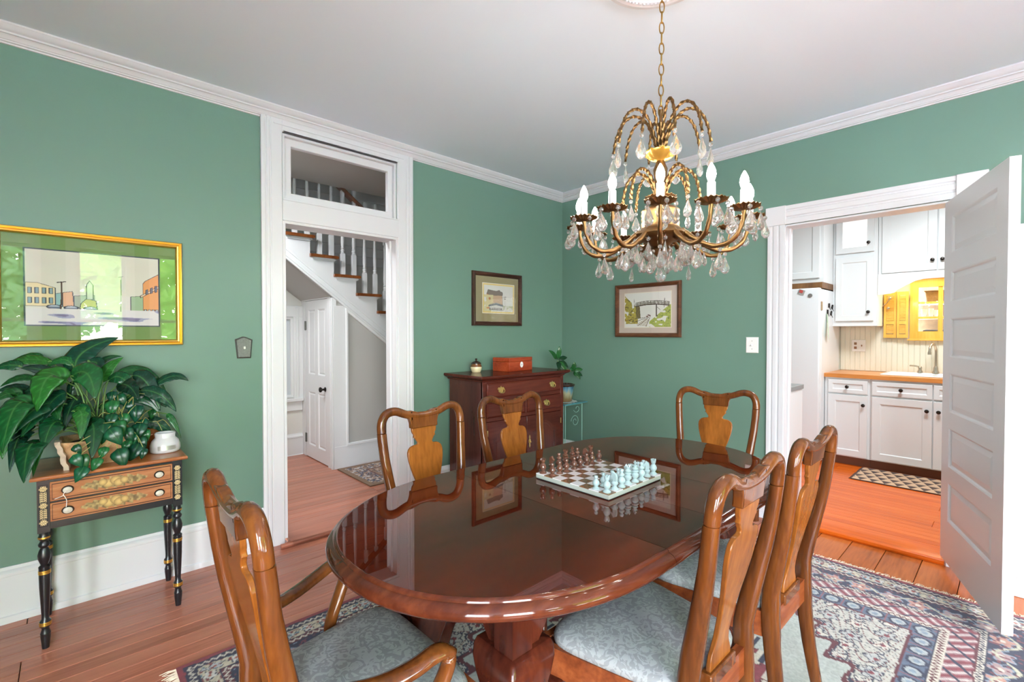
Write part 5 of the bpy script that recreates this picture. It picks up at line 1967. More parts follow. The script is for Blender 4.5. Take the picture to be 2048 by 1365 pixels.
# white candle jar and turned wooden bird bowl on the side table
jar = thing('candle_jar', 'white ceramic candle jar with silver label on the right end of the side table', 'jar', (-3.282, -0.245, 0.7305))
obj('body', MB().lathe([(0.0, 0.0), (0.054, 0.0), (0.060, 0.004), (0.063, 0.018), (0.062, 0.036), (0.055, 0.056), (0.044, 0.068), (0.041, 0.074), (0.043, 0.092), (0.041, 0.095), (0.037, 0.092), (0.037, 0.074), (0.0, 0.070)], 36), plain('white_ceramic', srgb(206, 206, 210), 0.3, coat=0.3), jar, angle=50)
lab = MB()
rings = []
for k in range(15):
    a = math.radians(-125 + 70 * k / 14)
    rings.append([(0.0637 * math.cos(a), 0.0637 * math.sin(a), 0.017), (0.0627 * math.cos(a), 0.0627 * math.sin(a), 0.037)])
lab.loft(rings, closed=False, cap=False)
obj('label', lab, plain('silver_label', srgb(190, 190, 186), 0.3, 0.6, var=0.15, vscale=80), jar)
bird = thing('wooden_bowl', 'small glossy brown wooden bowl tucked behind the white candle jar', 'bowl', (-3.345, -0.115, 0.7305))
obj('body', MB().lathe([(0.0, 0.0), (0.025, 0.0), (0.045, 0.015), (0.060, 0.045), (0.062, 0.070), (0.050, 0.098), (0.034, 0.108), (0.030, 0.104), (0.046, 0.090), (0.056, 0.068), (0.050, 0.04), (0.0, 0.015)], 28), M['cherry'], bird, angle=60)
obj('handle', MB().tube(smooth_path([(0.05, -0.02, 0.03), (0.08, -0.03, 0.025), (0.085, -0.03, 0.05), (0.06, -0.02, 0.065)], 5), 0.006, 8), M['cherry'], bird)


# ================================================================== FRAMED PICTURES
def seg_dist(X, Y, a, b):
    ax, ay = a
    bx, by = b
    L2 = (bx - ax) ** 2 + (by - ay) ** 2 + 1e-12
    t = np.clip(((X - ax) * (bx - ax) + (Y - ay) * (by - ay)) / L2, 0, 1)
    return np.hypot(X - ax - t * (bx - ax), Y - ay - t * (by - ay))


def inpoly(X, Y, P):
    r = np.zeros(len(X), bool)
    n = len(P)
    for i in range(n):
        x1, y1 = P[i]
        x2, y2 = P[(i + 1) % n]
        if y1 == y2:
            continue
        k = ((Y < y1) != (Y < y2)) & (X < (x2 - x1) * (Y - y1) / (y2 - y1) + x1)
        r ^= k
    return r


def sketch(c, X, Y, pts, col, w):
    for a, b in zip(pts, pts[1:]):
        put(c, seg_dist(X, Y, a, b) < w, col)


def town_art(X, Y):
    u, v = X / 0.50, Y / 0.352      # 0..1
    c = lin(226, 224, 216)[None, :] * np.ones((len(X), 1))
    g = vnoise(u * 5, v * 4)
    c = c * (0.94 + 0.08 * g)[:, None]
    sky_ = v > 0.42
    c[sky_] = (lin(222, 220, 206)[None, :] * (0.96 + 0.06 * vnoise(u * 4, v * 7))[:, None])[sky_]
    ink = lin(60, 62, 74)
    P = lambda *q: [(a * 1.0, b) for a, b in q]
    def poly(q, col):
        put(c, inpoly(u, v, q), col)
        sketch(c, u, v, q + [q[0]], ink, 0.0030)
    poly([(0.0, 0.25), (0.0, 0.56), (0.08, 0.56), (0.20, 0.50), (0.20, 0.25)], lin(232, 216, 170))
    poly([(0.20, 0.25), (0.20, 0.42), (0.25, 0.44), (0.25, 0.25)], lin(150, 190, 190))
    poly([(0.25, 0.25), (0.25, 0.44), (0.32, 0.46), (0.33, 0.25)], lin(226, 180, 146))
    poly([(0.33, 0.24), (0.33, 0.40), (0.48, 0.42), (0.48, 0.24)], lin(176, 186, 170))
    poly([(0.37, 0.22), (0.38, 0.30), (0.42, 0.37), (0.49, 0.34), (0.50, 0.22)], lin(198, 196, 120))
    poly([(0.42, 0.36), (0.42, 0.56), (0.445, 0.62), (0.47, 0.56), (0.47, 0.36)], lin(206, 208, 200))
    poly([(0.76, 0.12), (0.76, 0.42), (0.88, 0.44), (0.88, 0.12)], lin(160, 186, 150))
    poly([(0.86, 0.16), (0.86, 0.62), (0.88, 0.66), (1.0, 0.78), (1.0, 0.10)], lin(226, 158, 98))
    poly([(0.84, 0.44), (1.0, 0.60), (1.0, 0.57), (0.84, 0.41)], lin(232, 204, 170))
    for k in range(4):
        for j in range(2):
            x0 = 0.015 + 0.048 * k
            y0_ = 0.29 + 0.13 * j
            q = [(x0, y0_), (x0, y0_ + 0.075), (x0 + 0.024, y0_ + 0.075), (x0 + 0.024, y0_)]
            poly(q, lin(140, 168, 174))
    for k in range(3):
        x0 = 0.885 + 0.038 * k
        poly([(x0, 0.46 + 0.02 * k), (x0, 0.53 + 0.03 * k), (x0 + 0.018, 0.54 + 0.03 * k), (x0 + 0.018, 0.47 + 0.02 * k)], lin(120, 120, 140))
    for k in range(4):
        x0 = 0.87 + 0.032 * k
        poly([(x0, 0.10), (x0, 0.24), (x0 + 0.02, 0.24), (x0 + 0.02, 0.10)], lin(190, 200, 196))
    for (cx_, cy_) in ((0.19, 0.245), (0.31, 0.235), (0.68, 0.12), (0.45, 0.23)):
        r = np.hypot((u - cx_) / 0.05, (v - cy_) / 0.028)
        put(c, r < 1.0, lin(110, 120, 140))
        put(c, (r < 0.75) & (v > cy_), lin(196, 206, 214))
        put(c, np.abs(r - 1.0) < 0.12, ink)
    snow = v < 0.22
    w_ = vnoise(u * 6 + v * 4, v * 30)
    put(c, snow, lin(222, 220, 220))
    put(c, snow & (w_ > 0.66), lin(164, 166, 196))
    put(c, snow & (w_ > 0.80), lin(130, 124, 158))
    sketch(c, u, v, [(0.235, 0.22), (0.245, 0.40), (0.243, 0.58)], lin(82, 56, 44), 0.006)
    sketch(c, u, v, [(0.215, 0.575), (0.27, 0.59)], lin(60, 52, 52), 0.006)
    sketch(c, u, v, [(0.68, 0.2), (0.685, 0.70)], lin(90, 90, 96), 0.003)
    sketch(c, u, v, [(0.665, 0.695), (0.70, 0.71)], lin(90, 90, 96), 0.003)
    return np.clip(c, 0, 1)


def mill_art(X, Y):
    u, v = X / 0.364, Y / 0.252
    c = lin(218, 216, 210)[None, :] * (0.95 + 0.08 * vnoise(u * 5, v * 5))[:, None]
    ink = lin(70, 60, 56)
    def poly(q, col, l=0.004):
        put(c, inpoly(u, v, q), col)
        sketch(c, u, v, q + [q[0]], ink, l)
    poly([(0.10, 0.08), (0.12, 0.68), (0.24, 0.76), (0.24, 0.08)], lin(196, 134, 92))
    poly([(0.22, 0.30), (0.22, 0.74), (0.60, 0.74), (0.62, 0.30)], lin(196, 168, 140))
    poly([(0.12, 0.66), (0.16, 0.80), (0.26, 0.78), (0.42, 0.76), (0.52, 0.80), (0.56, 0.74), (0.62, 0.72), (0.62, 0.62), (0.24, 0.60)], lin(126, 112, 104))
    put(c, (u < 0.32) & (v < 0.62) & (vnoise(u * 14, v * 12) > 0.35) & (v > 0.05), lin(206, 196, 150))
    poly([(0.20, 0.10), (0.20, 0.28), (0.42, 0.36), (0.64, 0.28), (0.64, 0.10)], lin(206, 204, 198))
    poly([(0.18, 0.26), (0.42, 0.34), (0.66, 0.26), (0.66, 0.22), (0.42, 0.28), (0.18, 0.22)], lin(110, 118, 126))
    put(c, (u > 0.64) & (v < 0.26) & (v > 0.12) & (vnoise(u * 30, v * 22) > 0.4), lin(186, 188, 160))
    for k in range(9):
        sketch(c, u, v, [(0.22 + 0.045 * k, 0.10), (0.22 + 0.045 * k, 0.17)], ink, 0.010)
    sketch(c, u, v, [(0.70, 0.16), (0.70, 0.60)], ink, 0.005)
    sketch(c, u, v, [(0.66, 0.56), (0.74, 0.57)], ink, 0.006)
    sketch(c, u, v, [(0.67, 0.50), (0.73, 0.50)], ink, 0.006)
    e = np.minimum(np.minimum(u, 1 - u) * 0.364, np.minimum(v, 1 - v) * 0.252)
    put(c, e < 0.012, lin(222, 196, 124))
    return np.clip(c, 0, 1)


def bridge_art(X, Y):
    u, v = X / 0.442, Y / 0.300
    c = lin(226, 224, 216)[None, :] * (0.96 + 0.05 * vnoise(u * 4, v * 4))[:, None]
    ink = lin(78, 62, 48)
    n = vnoise(u * 16, v * 14)
    n2 = vnoise(u * 40, v * 36)
    left = (u < 0.30) & (v < 0.92 - u * 1.3) & (v > 0.10) & (n > 0.25)
    c[left] = (lin(172, 156, 66)[None, :] * (0.7 + 0.6 * n2)[:, None])[left]
    put(c, left & (n2 > 0.72), lin(104, 92, 46))
    right = (u > 0.55) & (v < 0.10 + (u - 0.50) * 1.10) & (v < 0.62) & (n > 0.22)
    c[right] = (lin(160, 170, 70)[None, :] * (0.75 + 0.55 * n2)[:, None])[right]
    put(c, right & (n2 > 0.78), lin(104, 118, 52))
    dk = lambda u_: 0.60 + 0.05 * np.sin(np.clip((u_ - 0.24) / 0.72, 0, 1) * PI)
    on = (u > 0.24) & (u < 0.97)
    put(c, on & (v > dk(u)) & (v < dk(u) + 0.10) & (n2 > 0.3), lin(176, 172, 160))
    put(c, on & (np.abs(v - dk(u)) < 0.018), ink)
    put(c, on & (np.abs(v - dk(u) - 0.05) < 0.006), ink)
    put(c, on & (np.abs(v - dk(u) - 0.10) < 0.007), ink)
    for k in range(10):
        x = 0.28 + 0.075 * k
        y = float(dk(np.array([x]))[0])
        sketch(c, u, v, [(x, y), (x, y + 0.10)], ink, 0.005)
    put(c, inpoly(u, v, [(0.26, 0.26), (0.25, 0.60), (0.34, 0.60), (0.36, 0.26)]), lin(122, 108, 62))
    for k in range(4):
        sketch(c, u, v, [(0.27 + 0.025 * k, 0.26), (0.26 + 0.022 * k, 0.60)], ink, 0.004)
    sketch(c, u, v, [(0.70, 0.30), (0.70, 0.63)], ink, 0.011)
    sketch(c, u, v, [(0.70, 0.58), (0.78, 0.48)], ink, 0.005)
    sketch(c, u, v, [(0.86, 0.55), (0.87, 0.80)], ink, 0.006)
    sketch(c, u, v, [(0.22, 0.60), (0.21, 0.82)], ink, 0.004)
    put(c, (np.hypot((u - 0.52) / 0.06, (v - 0.32) / 0.04) < 1) & (n2 > 0.35), lin(120, 80, 70))
    for q in ([(0.20, 0.14), (0.50, 0.27)], [(0.30, 0.04), (0.53, 0.27)], [(0.48, 0.02), (0.56, 0.27)], [(0.02, 0.20), (0.46, 0.28)]):
        sketch(c, u, v, q, ink, 0.006)
    for k in range(6):
        f = k / 6
        sketch(c, u, v, [(0.27 + 0.2 * f, 0.07 + 0.18 * f), (0.49 + 0.05 * f, 0.04 + 0.20 * f)], lin(150, 124, 90), 0.006)
    return np.clip(c, 0, 1)


def picture(name, label, cat, W, H, prof, fmat, matcol, art, artbox, n, loc, rotz, hang_group, matnoise=0.0):
    """built in local x (0..W), z (0..H), front towards -y"""
    t = thing(name, label, cat, loc, rotz, hang_group)
    m = MB()
    rings = []
    for ins, dep in prof:
        rings.append([(ins, -dep, ins), (W - ins, -dep, ins), (W - ins, -dep, H - ins), (ins, -dep, H - ins)])
    rings.append(rings[0])
    m.loft(rings, cap=False)
    obj('frame', m, fmat, t, angle=25)
    wi_ = prof[-1][0]
    obj('mat_board', MB().box((wi_ - 0.004, -0.008, wi_ - 0.004), (W - wi_ + 0.004, -0.006, H - wi_ + 0.004)), plain(name + '_mat_board', matcol, 0.9, var=0.03, vscale=10), t, angle=0)
    ax, az, aw, ah = artbox
    obj('mat_bevel', MB().box((ax - 0.006, -0.0088, az - 0.006), (ax + aw + 0.006, -0.0081, az + ah + 0.006)), plain(name + '_mat_liner', srgb(60, 72, 84) if cat == 'picture' and W > 0.6 and H < 0.6 and name.startswith('gilt') else srgb(226, 216, 196), 0.8), t, angle=0)
    color_grid('print', aw, ah, n, int(n * ah / aw), art, M['attr'], t, (ax, -0.0094, az), 'xz')
    obj('glass', MB().box((wi_ - 0.003, -0.0125, wi_ - 0.003), (W - wi_ + 0.003, -0.0105, H - wi_ + 0.003)), M['glass'], t, angle=0)
    return t


GILT = [(0, 0.001), (0, 0.022), (0.003, 0.027), (0.007, 0.028), (0.010, 0.024), (0.018, 0.030), (0.024, 0.028), (0.028, 0.020), (0.030, 0.013), (0.030, 0.005)]
DARK = [(0, 0.001), (0, 0.020), (0.004, 0.027), (0.012, 0.030), (0.022, 0.026), (0.030, 0.022), (0.034, 0.016), (0.036, 0.012), (0.036, 0.005)]
FRB = wood('walnut_frame', srgb(60, 36, 24), srgb(92, 56, 36), srgb(118, 74, 46), 'x', 6, 12, 0.3, 0.4, 0.1)
FRD = wood('dark_walnut_frame', srgb(40, 24, 20), srgb(64, 36, 28), srgb(88, 52, 38), 'x', 6, 12, 0.3, 0.4, 0.1)
picture('gilt_picture', 'gilt-framed watercolour of a snowy town street with wide green mat above the side table', 'picture', 0.705, 0.552, GILT, M['gold'], srgb(112, 140, 78), town_art, (0.105, 0.103, 0.495, 0.352), 260, (-3.876, 0.0, 1.256), 0, 'framed watercolours')
picture('framed_picture', 'dark-framed watercolour of an old mill building above the cherry chest', 'picture', 0.572, 0.462, DARK, FRD, srgb(142, 130, 96), mill_art, (0.118, 0.112, 0.364, 0.252), 170, (-1.158, 0.0, 1.384), 0, 'framed watercolours')
picture('walnut_picture', 'walnut-framed watercolour of a footbridge over tracks beside the room corner', 'picture', 0.628, 0.463, DARK, FRB, srgb(196, 178, 164), bridge_art, (0.096, 0.086, 0.442, 0.295), 190, (0.0, -0.648, 1.285), -PI / 2, 'framed watercolours')

# ================================================================== SWITCH PLATES
sw = thing('pewter_switch_plate', 'hammered pewter light switch plate beside the hall door casing', 'light switch', (-2.869, 0.0, 1.17))
prof = [(-0.037, 0.0), (0.037, 0.0), (0.046, 0.110), (0.008, 0.128), (-0.008, 0.130), (-0.048, 0.113)]
m = MB()
m.loft([[(x, -0.0005, z) for x, z in prof], [(x, -0.003, z) for x, z in prof], [(x * 0.82, -0.010, 0.008 + z * 0.88) for x, z in prof]])
obj('plate', m, M['pewter'], sw, angle=20)
obj('toggle', MB().box((-0.005, -0.022, 0.055), (0.005, -0.008, 0.071)), M['plastic'], sw, bevel=0.002)
sw = thing('white_switch_plate', 'white plastic light switch plate on the green wall beside the kitchen doorway', 'light switch', (0.0, -1.819, 1.176))
obj('plate', MB().loft([[(-0.0005, y, z) for y, z in ((-0.043, 0), (0.043, 0), (0.043, 0.114), (-0.043, 0.114))], [(-0.004, y, z) for y, z in ((-0.043, 0), (0.043, 0), (0.043, 0.114), (-0.043, 0.114))], [(-0.007, y, z) for y, z in ((-0.039, 0.004), (0.039, 0.004), (0.039, 0.110), (-0.039, 0.110))]]), M['plastic'], sw, angle=20)
obj('toggle', MB().box((-0.020, -0.0045, 0.05), (-0.006, 0.0045, 0.064)), M['plastic'], sw, bevel=0.002)
for z in (0.028, 0.086):
    obj('screw', MB().lathe([(0.0, 0), (0.003, 0), (0.002, 0.0015), (0, 0.0015)], 8, M=Matrix.Translation((-0.007, 0, z)) @ Matrix.Rotation(-PI / 2, 4, 'Y')), M['pewter'], sw)

# ================================================================== CHERRY CHEST IN THE CORNER
CH = Vector((-0.955, -0.228, 0.0))
chest = thing('chest', 'dark cherry chest with brass handles, drawers and arched doors in the room corner', 'chest', CH)
hw_, yf, yb_ = 0.452, -0.222, 0.192
m = MB()
m.box((-hw_, yf + 0.004, 0.09), (-hw_ + 0.03, yb_, 0.955)).box((hw_ - 0.03, yf + 0.004, 0.09), (hw_, yb_, 0.955)).box((-hw_ + 0.03, yb_ - 0.01, 0.09), (hw_ - 0.03, yb_, 0.955))
obj('side_panels', m, M['chest_v'], chest, bevel=0.002)
m = MB()
m.box((-hw_, yf, 0.09), (-0.417, yf + 0.02, 0.955)).box((0.417, yf, 0.09), (hw_, yf + 0.02, 0.955))
for a, b in ((0.945, 0.955), (0.800, 0.830), (0.655, 0.682), (0.09, 0.115)):
    m.box((-0.417, yf, a), (0.417, yf + 0.02, b))
m.box((-0.012, yf, 0.682), (0.012, yf + 0.02, 0.800))
m.box((-0.417, yf + 0.022, 0.10), (0.417, yf + 0.03, 0.95))
obj('face_frame', m, M['chest'], chest, bevel=0.002)
rings = []
for o_, z in ((0.0, 0.953), (0.006, 0.957), (0.010, 0.966), (0.020, 0.972), (0.032, 0.977), (0.040, 0.984), (0.043, 0.990), (0.043, 0.997), (0.039, 1.002)):
    rings.append([(-hw_ - o_, yf - o_, z), (hw_ + o_, yf - o_, z), (hw_ + o_, yb_ + 0.02, z), (-hw_ - o_, yb_ + 0.02, z)])
obj('top', MB().loft(rings), M['chest'], chest, angle=25)
rings = []
for o_, z in ((0.014, 0.0), (0.014, 0.070), (0.010, 0.082), (0.002, 0.090)):
    rings.append([(-hw_ - o_, yf - o_, z), (hw_ + o_, yf - o_, z), (hw_ + o_, yb_, z), (-hw_ - o_, yb_, z)])
obj('plinth', MB().loft(rings), M['chest'], chest, angle=25)


def raised_front(x0, x1, z0, z1, y, lip=0.008):
    e = 0.010
    return MB().loft([[(a, y + 0.010, b) for a, b in ((x0, z0), (x1, z0), (x1, z1), (x0, z1))], [(a, y - 0.002, b) for a, b in ((x0, z0), (x1, z0), (x1, z1), (x0, z1))],
                      [(a, y - lip, b) for a, b in ((x0 + e, z0 + e), (x1 - e, z0 + e), (x1 - e, z1 - e), (x0 + e, z1 - e))], [(a, y - lip - 0.001, b) for a, b in ((x0 + e + 0.002, z0 + e + 0.002), (x1 - e - 0.002, z0 + e + 0.002), (x1 - e - 0.002, z1 - e - 0.002), (x0 + e + 0.002, z1 - e - 0.002))]])


BAT = [(0.0, 0.030), (0.006, 0.022), (0.012, 0.016), (0.020, 0.022), (0.028, 0.018), (0.034, 0.010), (0.030, 0.002), (0.022, 0.000), (0.024, -0.010), (0.018, -0.018), (0.010, -0.020), (0.0, -0.026)]
bat_poly = BAT + [(-x, z) for x, z in reversed(BAT[1:-1])]
pm = MB().prism([(x, z) for x, z in bat_poly], -0.0035, 0.0, 'y')
pull_me = mesh_of('handle_plate', pm, 20)
pull_me.materials.append(M['brass'])
bail = MB().tube(smooth_path([(-0.026, -0.004, 0.006), (-0.027, -0.014, 0.000), (-0.020, -0.020, -0.014), (0.0, -0.022, -0.021), (0.020, -0.020, -0.014), (0.027, -0.014, 0.000), (0.026, -0.004, 0.006)], 4), 0.0028, 8)
for s in (-1, 1):
    bail.sphere((s * 0.026, -0.008, 0.006), 0.005, 8, 6)
bail_me = mesh_of('bail', bail, 60)
bail_me.materials.append(M['brass'])


def pull(parent, x, z, y):
    p = obj('handle', pull_me, None, parent, loc=(x, y, z))
    obj('bail', bail_me, None, parent, loc=(x, y, z))


for (a, b, z0, z1, hs) in ((-0.415, 0.415, 0.832, 0.943, (-0.280, 0.297)), (-0.415, -0.014, 0.684, 0.798, (-0.215,)), (0.014, 0.415, 0.684, 0.798, (0.225,))):
    dr = obj('drawer', raised_front(a, b, z0, z1, yf), M['chest'], chest, angle=20)
    for h in hs:
        pull(dr, h, (z0 + z1) / 2, yf - 0.009)
for s in (-1, 1):
    x0, x1 = (0.003, 0.415) if s > 0 else (-0.415, -0.003)
    z0, z1 = 0.117, 0.653
    d = obj('cabinet_door', MB().box((x0, yf - 0.006, z0), (x1, yf + 0.012, z1)), M['chest'], chest, bevel=0.003)
    # arched (cathedral) raised panel
    xa, xb, za, zb = x0 + 0.062, x1 - 0.062, z0 + 0.07, z1 - 0.13
    def arch(ins, y):
        pts = [(xa + ins, y, za + ins), (xb - ins, y, za + ins)]
        n = 16
        for k in range(n + 1):
            u = k / n
            x = xb - ins + (xa - xb + 2 * ins) * u
            hgt = 0.0 if (u < 0.10 or u > 0.90) else 0.075 * math.sin((u - 0.10) / 0.8 * PI) ** 0.8
            pts.append((x, y, zb - ins + hgt))
        return pts
    obj('raised_panel', MB().loft([arch(0.0, yf - 0.0062), arch(0.004, yf - 0.002), arch(0.012, yf - 0.002), arch(0.032, yf - 0.010), arch(0.036, yf - 0.010)]), M['chest_v'], d, angle=20)
    hx_ = x0 + 0.030 if s > 0 else x1 - 0.030
    es = MB().prism([(0.0, 0.055), (0.006, 0.040), (0.004, 0.020), (0.012, 0.010), (0.012, -0.008), (0.005, -0.015), (0.006, -0.035), (0.0, -0.050), (-0.006, -0.035), (-0.005, -0.015), (-0.012, -0.008), (-0.012, 0.010), (-0.004, 0.020), (-0.006, 0.040)], -0.003, 0.0, 'y')
    es.sphere((0, -0.010, -0.002), 0.008, 8, 6)
    obj('handle', es, M['brass'], d, loc=(hx_, yf - 0.006, 0.445))
    for z in (0.20, 0.57):
        hx2 = x1 - 0.004 if s > 0 else x0 + 0.004
        obj('hinge', MB().tube([(hx2, yf - 0.008, z - 0.022), (hx2, yf - 0.008, z + 0.022)], 0.004, 8), M['brass'], d)

CT = 1.0025
M['cream_glaze'] = plain('cream_glaze', srgb(222, 210, 170), 0.2, coat=0.4)
M['brown_glaze'] = plain('brown_glaze', srgb(112, 66, 30), 0.2, coat=0.4)
M['dark_glaze'] = plain('dark_brown_glaze', srgb(52, 32, 24), 0.2, coat=0.4)


def honey_jar(label, loc, k=1.0):
    t = thing('lidded_jar', label, 'jar', loc)
    obj('body', MB().lathe([(r * k, z * k) for r, z in [(0.0, 0), (0.034, 0), (0.037, 0.004), (0.041, 0.014), (0.046, 0.030), (0.0465, 0.040), (0.045, 0.044), (0.0, 0.044)]], 28), M['cream_glaze'], t, angle=50)
    obj('shoulder', MB().lathe([(r * k, z * k) for r, z in [(0.0, 0.044), (0.0452, 0.044), (0.043, 0.054), (0.037, 0.064), (0.038, 0.068), (0.0, 0.068)]], 28), M['brown_glaze'], t, angle=50)
    obj('lid', MB().lathe([(r * k, z * k) for r, z in [(0.0, 0.068), (0.042, 0.068), (0.042, 0.072), (0.032, 0.082), (0.016, 0.090), (0.006, 0.093), (0.005, 0.097), (0.010, 0.103), (0.010, 0.109), (0.0, 0.114)]], 28), M['dark_glaze'], t, angle=50)
    return t


honey_jar('cream and brown glazed lidded jar on the left end of the cherry chest', (-1.215, -0.135, CT))
honey_jar('small brown and white jar mostly hidden behind the wooden box on the chest', (-0.655, -0.125, CT), 0.80)
bx_ = thing('wooden_box', 'polished reddish wooden box with round white keyhole plate on the chest', 'box', (-0.862, -0.193, CT), math.radians(6.8))
M['padauk'] = wood('red_padauk', srgb(120, 40, 20), srgb(158, 62, 32), srgb(178, 82, 46), 'x', 6, 10, 0.2, 0.7, 0.0, bump=0.0)
obj('body', MB().box((-0.152, -0.092, 0.0), (0.152, 0.092, 0.078)), M['padauk'], bx_, bevel=0.002)
obj('lid', MB().box((-0.153, -0.093, 0.0795), (0.153, 0.093, 0.113)), M['padauk'], bx_, bevel=0.004)
obj('keyhole_plate', MB().lathe([(0.0, 0.0), (0.020, 0.0), (0.019, 0.0022), (0.0, 0.0022)], 20, M=Matrix.Translation((0.005, -0.0935, 0.052)) @ Matrix.Rotation(PI / 2, 4, 'X'), sy=1.25), M['plastic'], bx_)
obj('keyhole', MB().lathe([(0.0, 0.002), (0.004, 0.002), (0.0, 0.003)], 10, M=Matrix.Translation((0.005, -0.0935, 0.052)) @ Matrix.Rotation(PI / 2, 4, 'X'), sy=1.6), M['iron'], bx_)

# glass-topped wire plant stand with glazed pot, in the corner behind the chest
M['teal_glass'] = plain('teal_glass_edge', srgb(70, 130, 140), 0.1, coat=0.6)
M['pale_wire'] = plain('pale_green_wire', srgb(150, 196, 180), 0.4, 0.3)
SP = (-0.215, -0.215, 0.0)
std = thing('plant_stand', 'slender green wire plant stand with teal glass top beside the chest', 'plant stand', SP)
obj('glass_top', MB().box((-0.165, -0.150, 0.664), (0.165, 0.150, 0.676)), M['teal_glass'], std, bevel=0.003)
for sx_ in (-1, 1):
    for sy_ in (-1, 1):
        obj('leg', MB().tube([(sx_ * 0.120, sy_ * 0.115, 0.0), (sx_ * 0.120, sy_ * 0.115, 0.664)], 0.004, 8), M['pale_wire'], std)
for sy_ in (-1, 1):
    m = MB()
    m.tube([(-0.12, sy_ * 0.115, 0.655), (0.12, sy_ * 0.115, 0.655)], 0.0035, 6)
    sc = []
    for k in range(40):
        a = k * 0.24
        r = 0.012 + 0.0050 * k * 0.24
        sc.append((0.02 + r * math.cos(a), sy_ * 0.115, 0.50 + r * math.sin(a)))
    m.tube(sc, 0.0022, 5)
    sc = [(0.045 - 0.012 * math.cos(t) * (1 + t * 0.5), sy_ * 0.115, 0.615 + 0.010 * math.sin(t) * (1 + t * 0.5)) for t in np.linspace(0, 6, 24)]
    m.tube(sc, 0.002, 5)
    obj('scroll', m, M['pale_wire'], std)
obj('doily', MB().lathe([(0.0, 0.6765), (0.115, 0.6765), (0.118, 0.6785), (0.0, 0.679)], 24, flute=12, fd=0.06), plain('lace_doily', srgb(206, 216, 214), 0.9), std)
pot = thing('potted_schefflera', 'small leafy plant in a blue-brown glazed pot on the wire stand', 'plant', (-0.235, -0.24, 0.6795))
m_, N_, L_2, b_ = new_mat('drip_glaze')
tc_ = N_.new('ShaderNodeTexCoord')
sep = N_.new('ShaderNodeSeparateXYZ')
L_2.new(tc_.outputs['Object'], sep.inputs[0])
nz_ = N_.new('ShaderNodeTexNoise')
nz_.inputs['Scale'].default_value = 45
mpz = N_.new('ShaderNodeMapping')
mpz.inputs['Scale'].default_value = (1, 1, 0.15)
L_2.new(tc_.outputs['Object'], mpz.inputs[0])
L_2.new(mpz.outputs[0], nz_.inputs['Vector'])
ma_ = N_.new('ShaderNodeMath')
ma_.operation = 'MULTIPLY_ADD'
ma_.inputs[1].default_value = 0.10
L_2.new(nz_.outputs['Fac'], ma_.inputs[0])
L_2.new(sep.outputs[2], ma_.inputs[2])
cr_ = N_.new('ShaderNodeValToRGB')
for p_, c_ in ((0.07, srgb(120, 96, 60)), (0.12, srgb(150, 150, 120)), (0.16, srgb(90, 132, 150)), (0.20, srgb(44, 84, 104))):
    e_ = cr_.color_ramp.elements.new(p_)
    e_.color = c_
cr_.color_ramp.elements[0].color = srgb(110, 78, 46)
L_2.new(ma_.outputs[0], cr_.inputs[0])
L_2.new(cr_.outputs[0], b_.inputs['Base Color'])
b_.inputs['Roughness'].default_value = 0.15
b_.inputs['Coat Weight'].default_value = 0.5
obj('pot', MB().lathe([(0.0, 0), (0.060, 0), (0.066, 0.006), (0.078, 0.10), (0.084, 0.148), (0.0, 0.148)], 28), m_, pot, angle=50)
obj('rim', MB().lathe([(0.070, 0.140), (0.088, 0.144), (0.094, 0.156), (0.090, 0.164), (0.078, 0.166), (0.070, 0.150)], 28), M['dark_glaze'], pot, angle=50)
obj('soil', MB().lathe([(0.0, 0.145), (0.075, 0.150), (0.0, 0.156)], 16), plain('pot_soil', srgb(52, 40, 32), 0.95), pot)
PP = Vector((-0.235, -0.24, 0.6795))
rt = random.Random(12)
crown = Vector((-0.375, -0.27, 1.07))
stm = MB()
stm.tube([tuple(p - PP) for p in smooth_path([(-0.27, -0.24, 0.83), (-0.30, -0.25, 0.93), crown], 5)], 0.0035, 6)
side_c = Vector((-0.20, -0.30, 0.955))
stm.tube([tuple(p - PP) for p in smooth_path([(-0.30, -0.25, 0.95), (-0.26, -0.28, 0.985), side_c], 5)], 0.003, 6)
obj('stems', stm, plain('green_stem', srgb(120, 140, 80), 0.6), pot)
for c0, tips in ((crown, ((-0.13, -0.02, 0.085), (0.00, -0.02, 0.115), (0.10, -0.02, 0.02), (0.085, -0.04, -0.06), (-0.04, -0.05, -0.09), (0.045, -0.06, -0.10), (0.02, 0.03, 0.05))), (side_c, ((0.0, -0.02, 0.085), (0.11, -0.02, -0.04), (0.075, -0.05, 0.02), (-0.07, -0.03, 0.03), (0.03, -0.06, -0.06)))):
    for dx_, dy_, dz_ in tips:
        d_ = Vector((dx_, dy_, dz_))
        leaf_obj(c0 + d_ * 0.12, c0 + d_ * 0.6 + Vector((0, -0.01, 0.012)), c0 + d_ * 1.12, 0.046, pot, PP, nl=9, tone=rt.choice(((16, 62, 30), (26, 78, 34), (12, 52, 28))), ribtone=(36, 84, 40), normal=(-0.5, -0.7, 0.4))

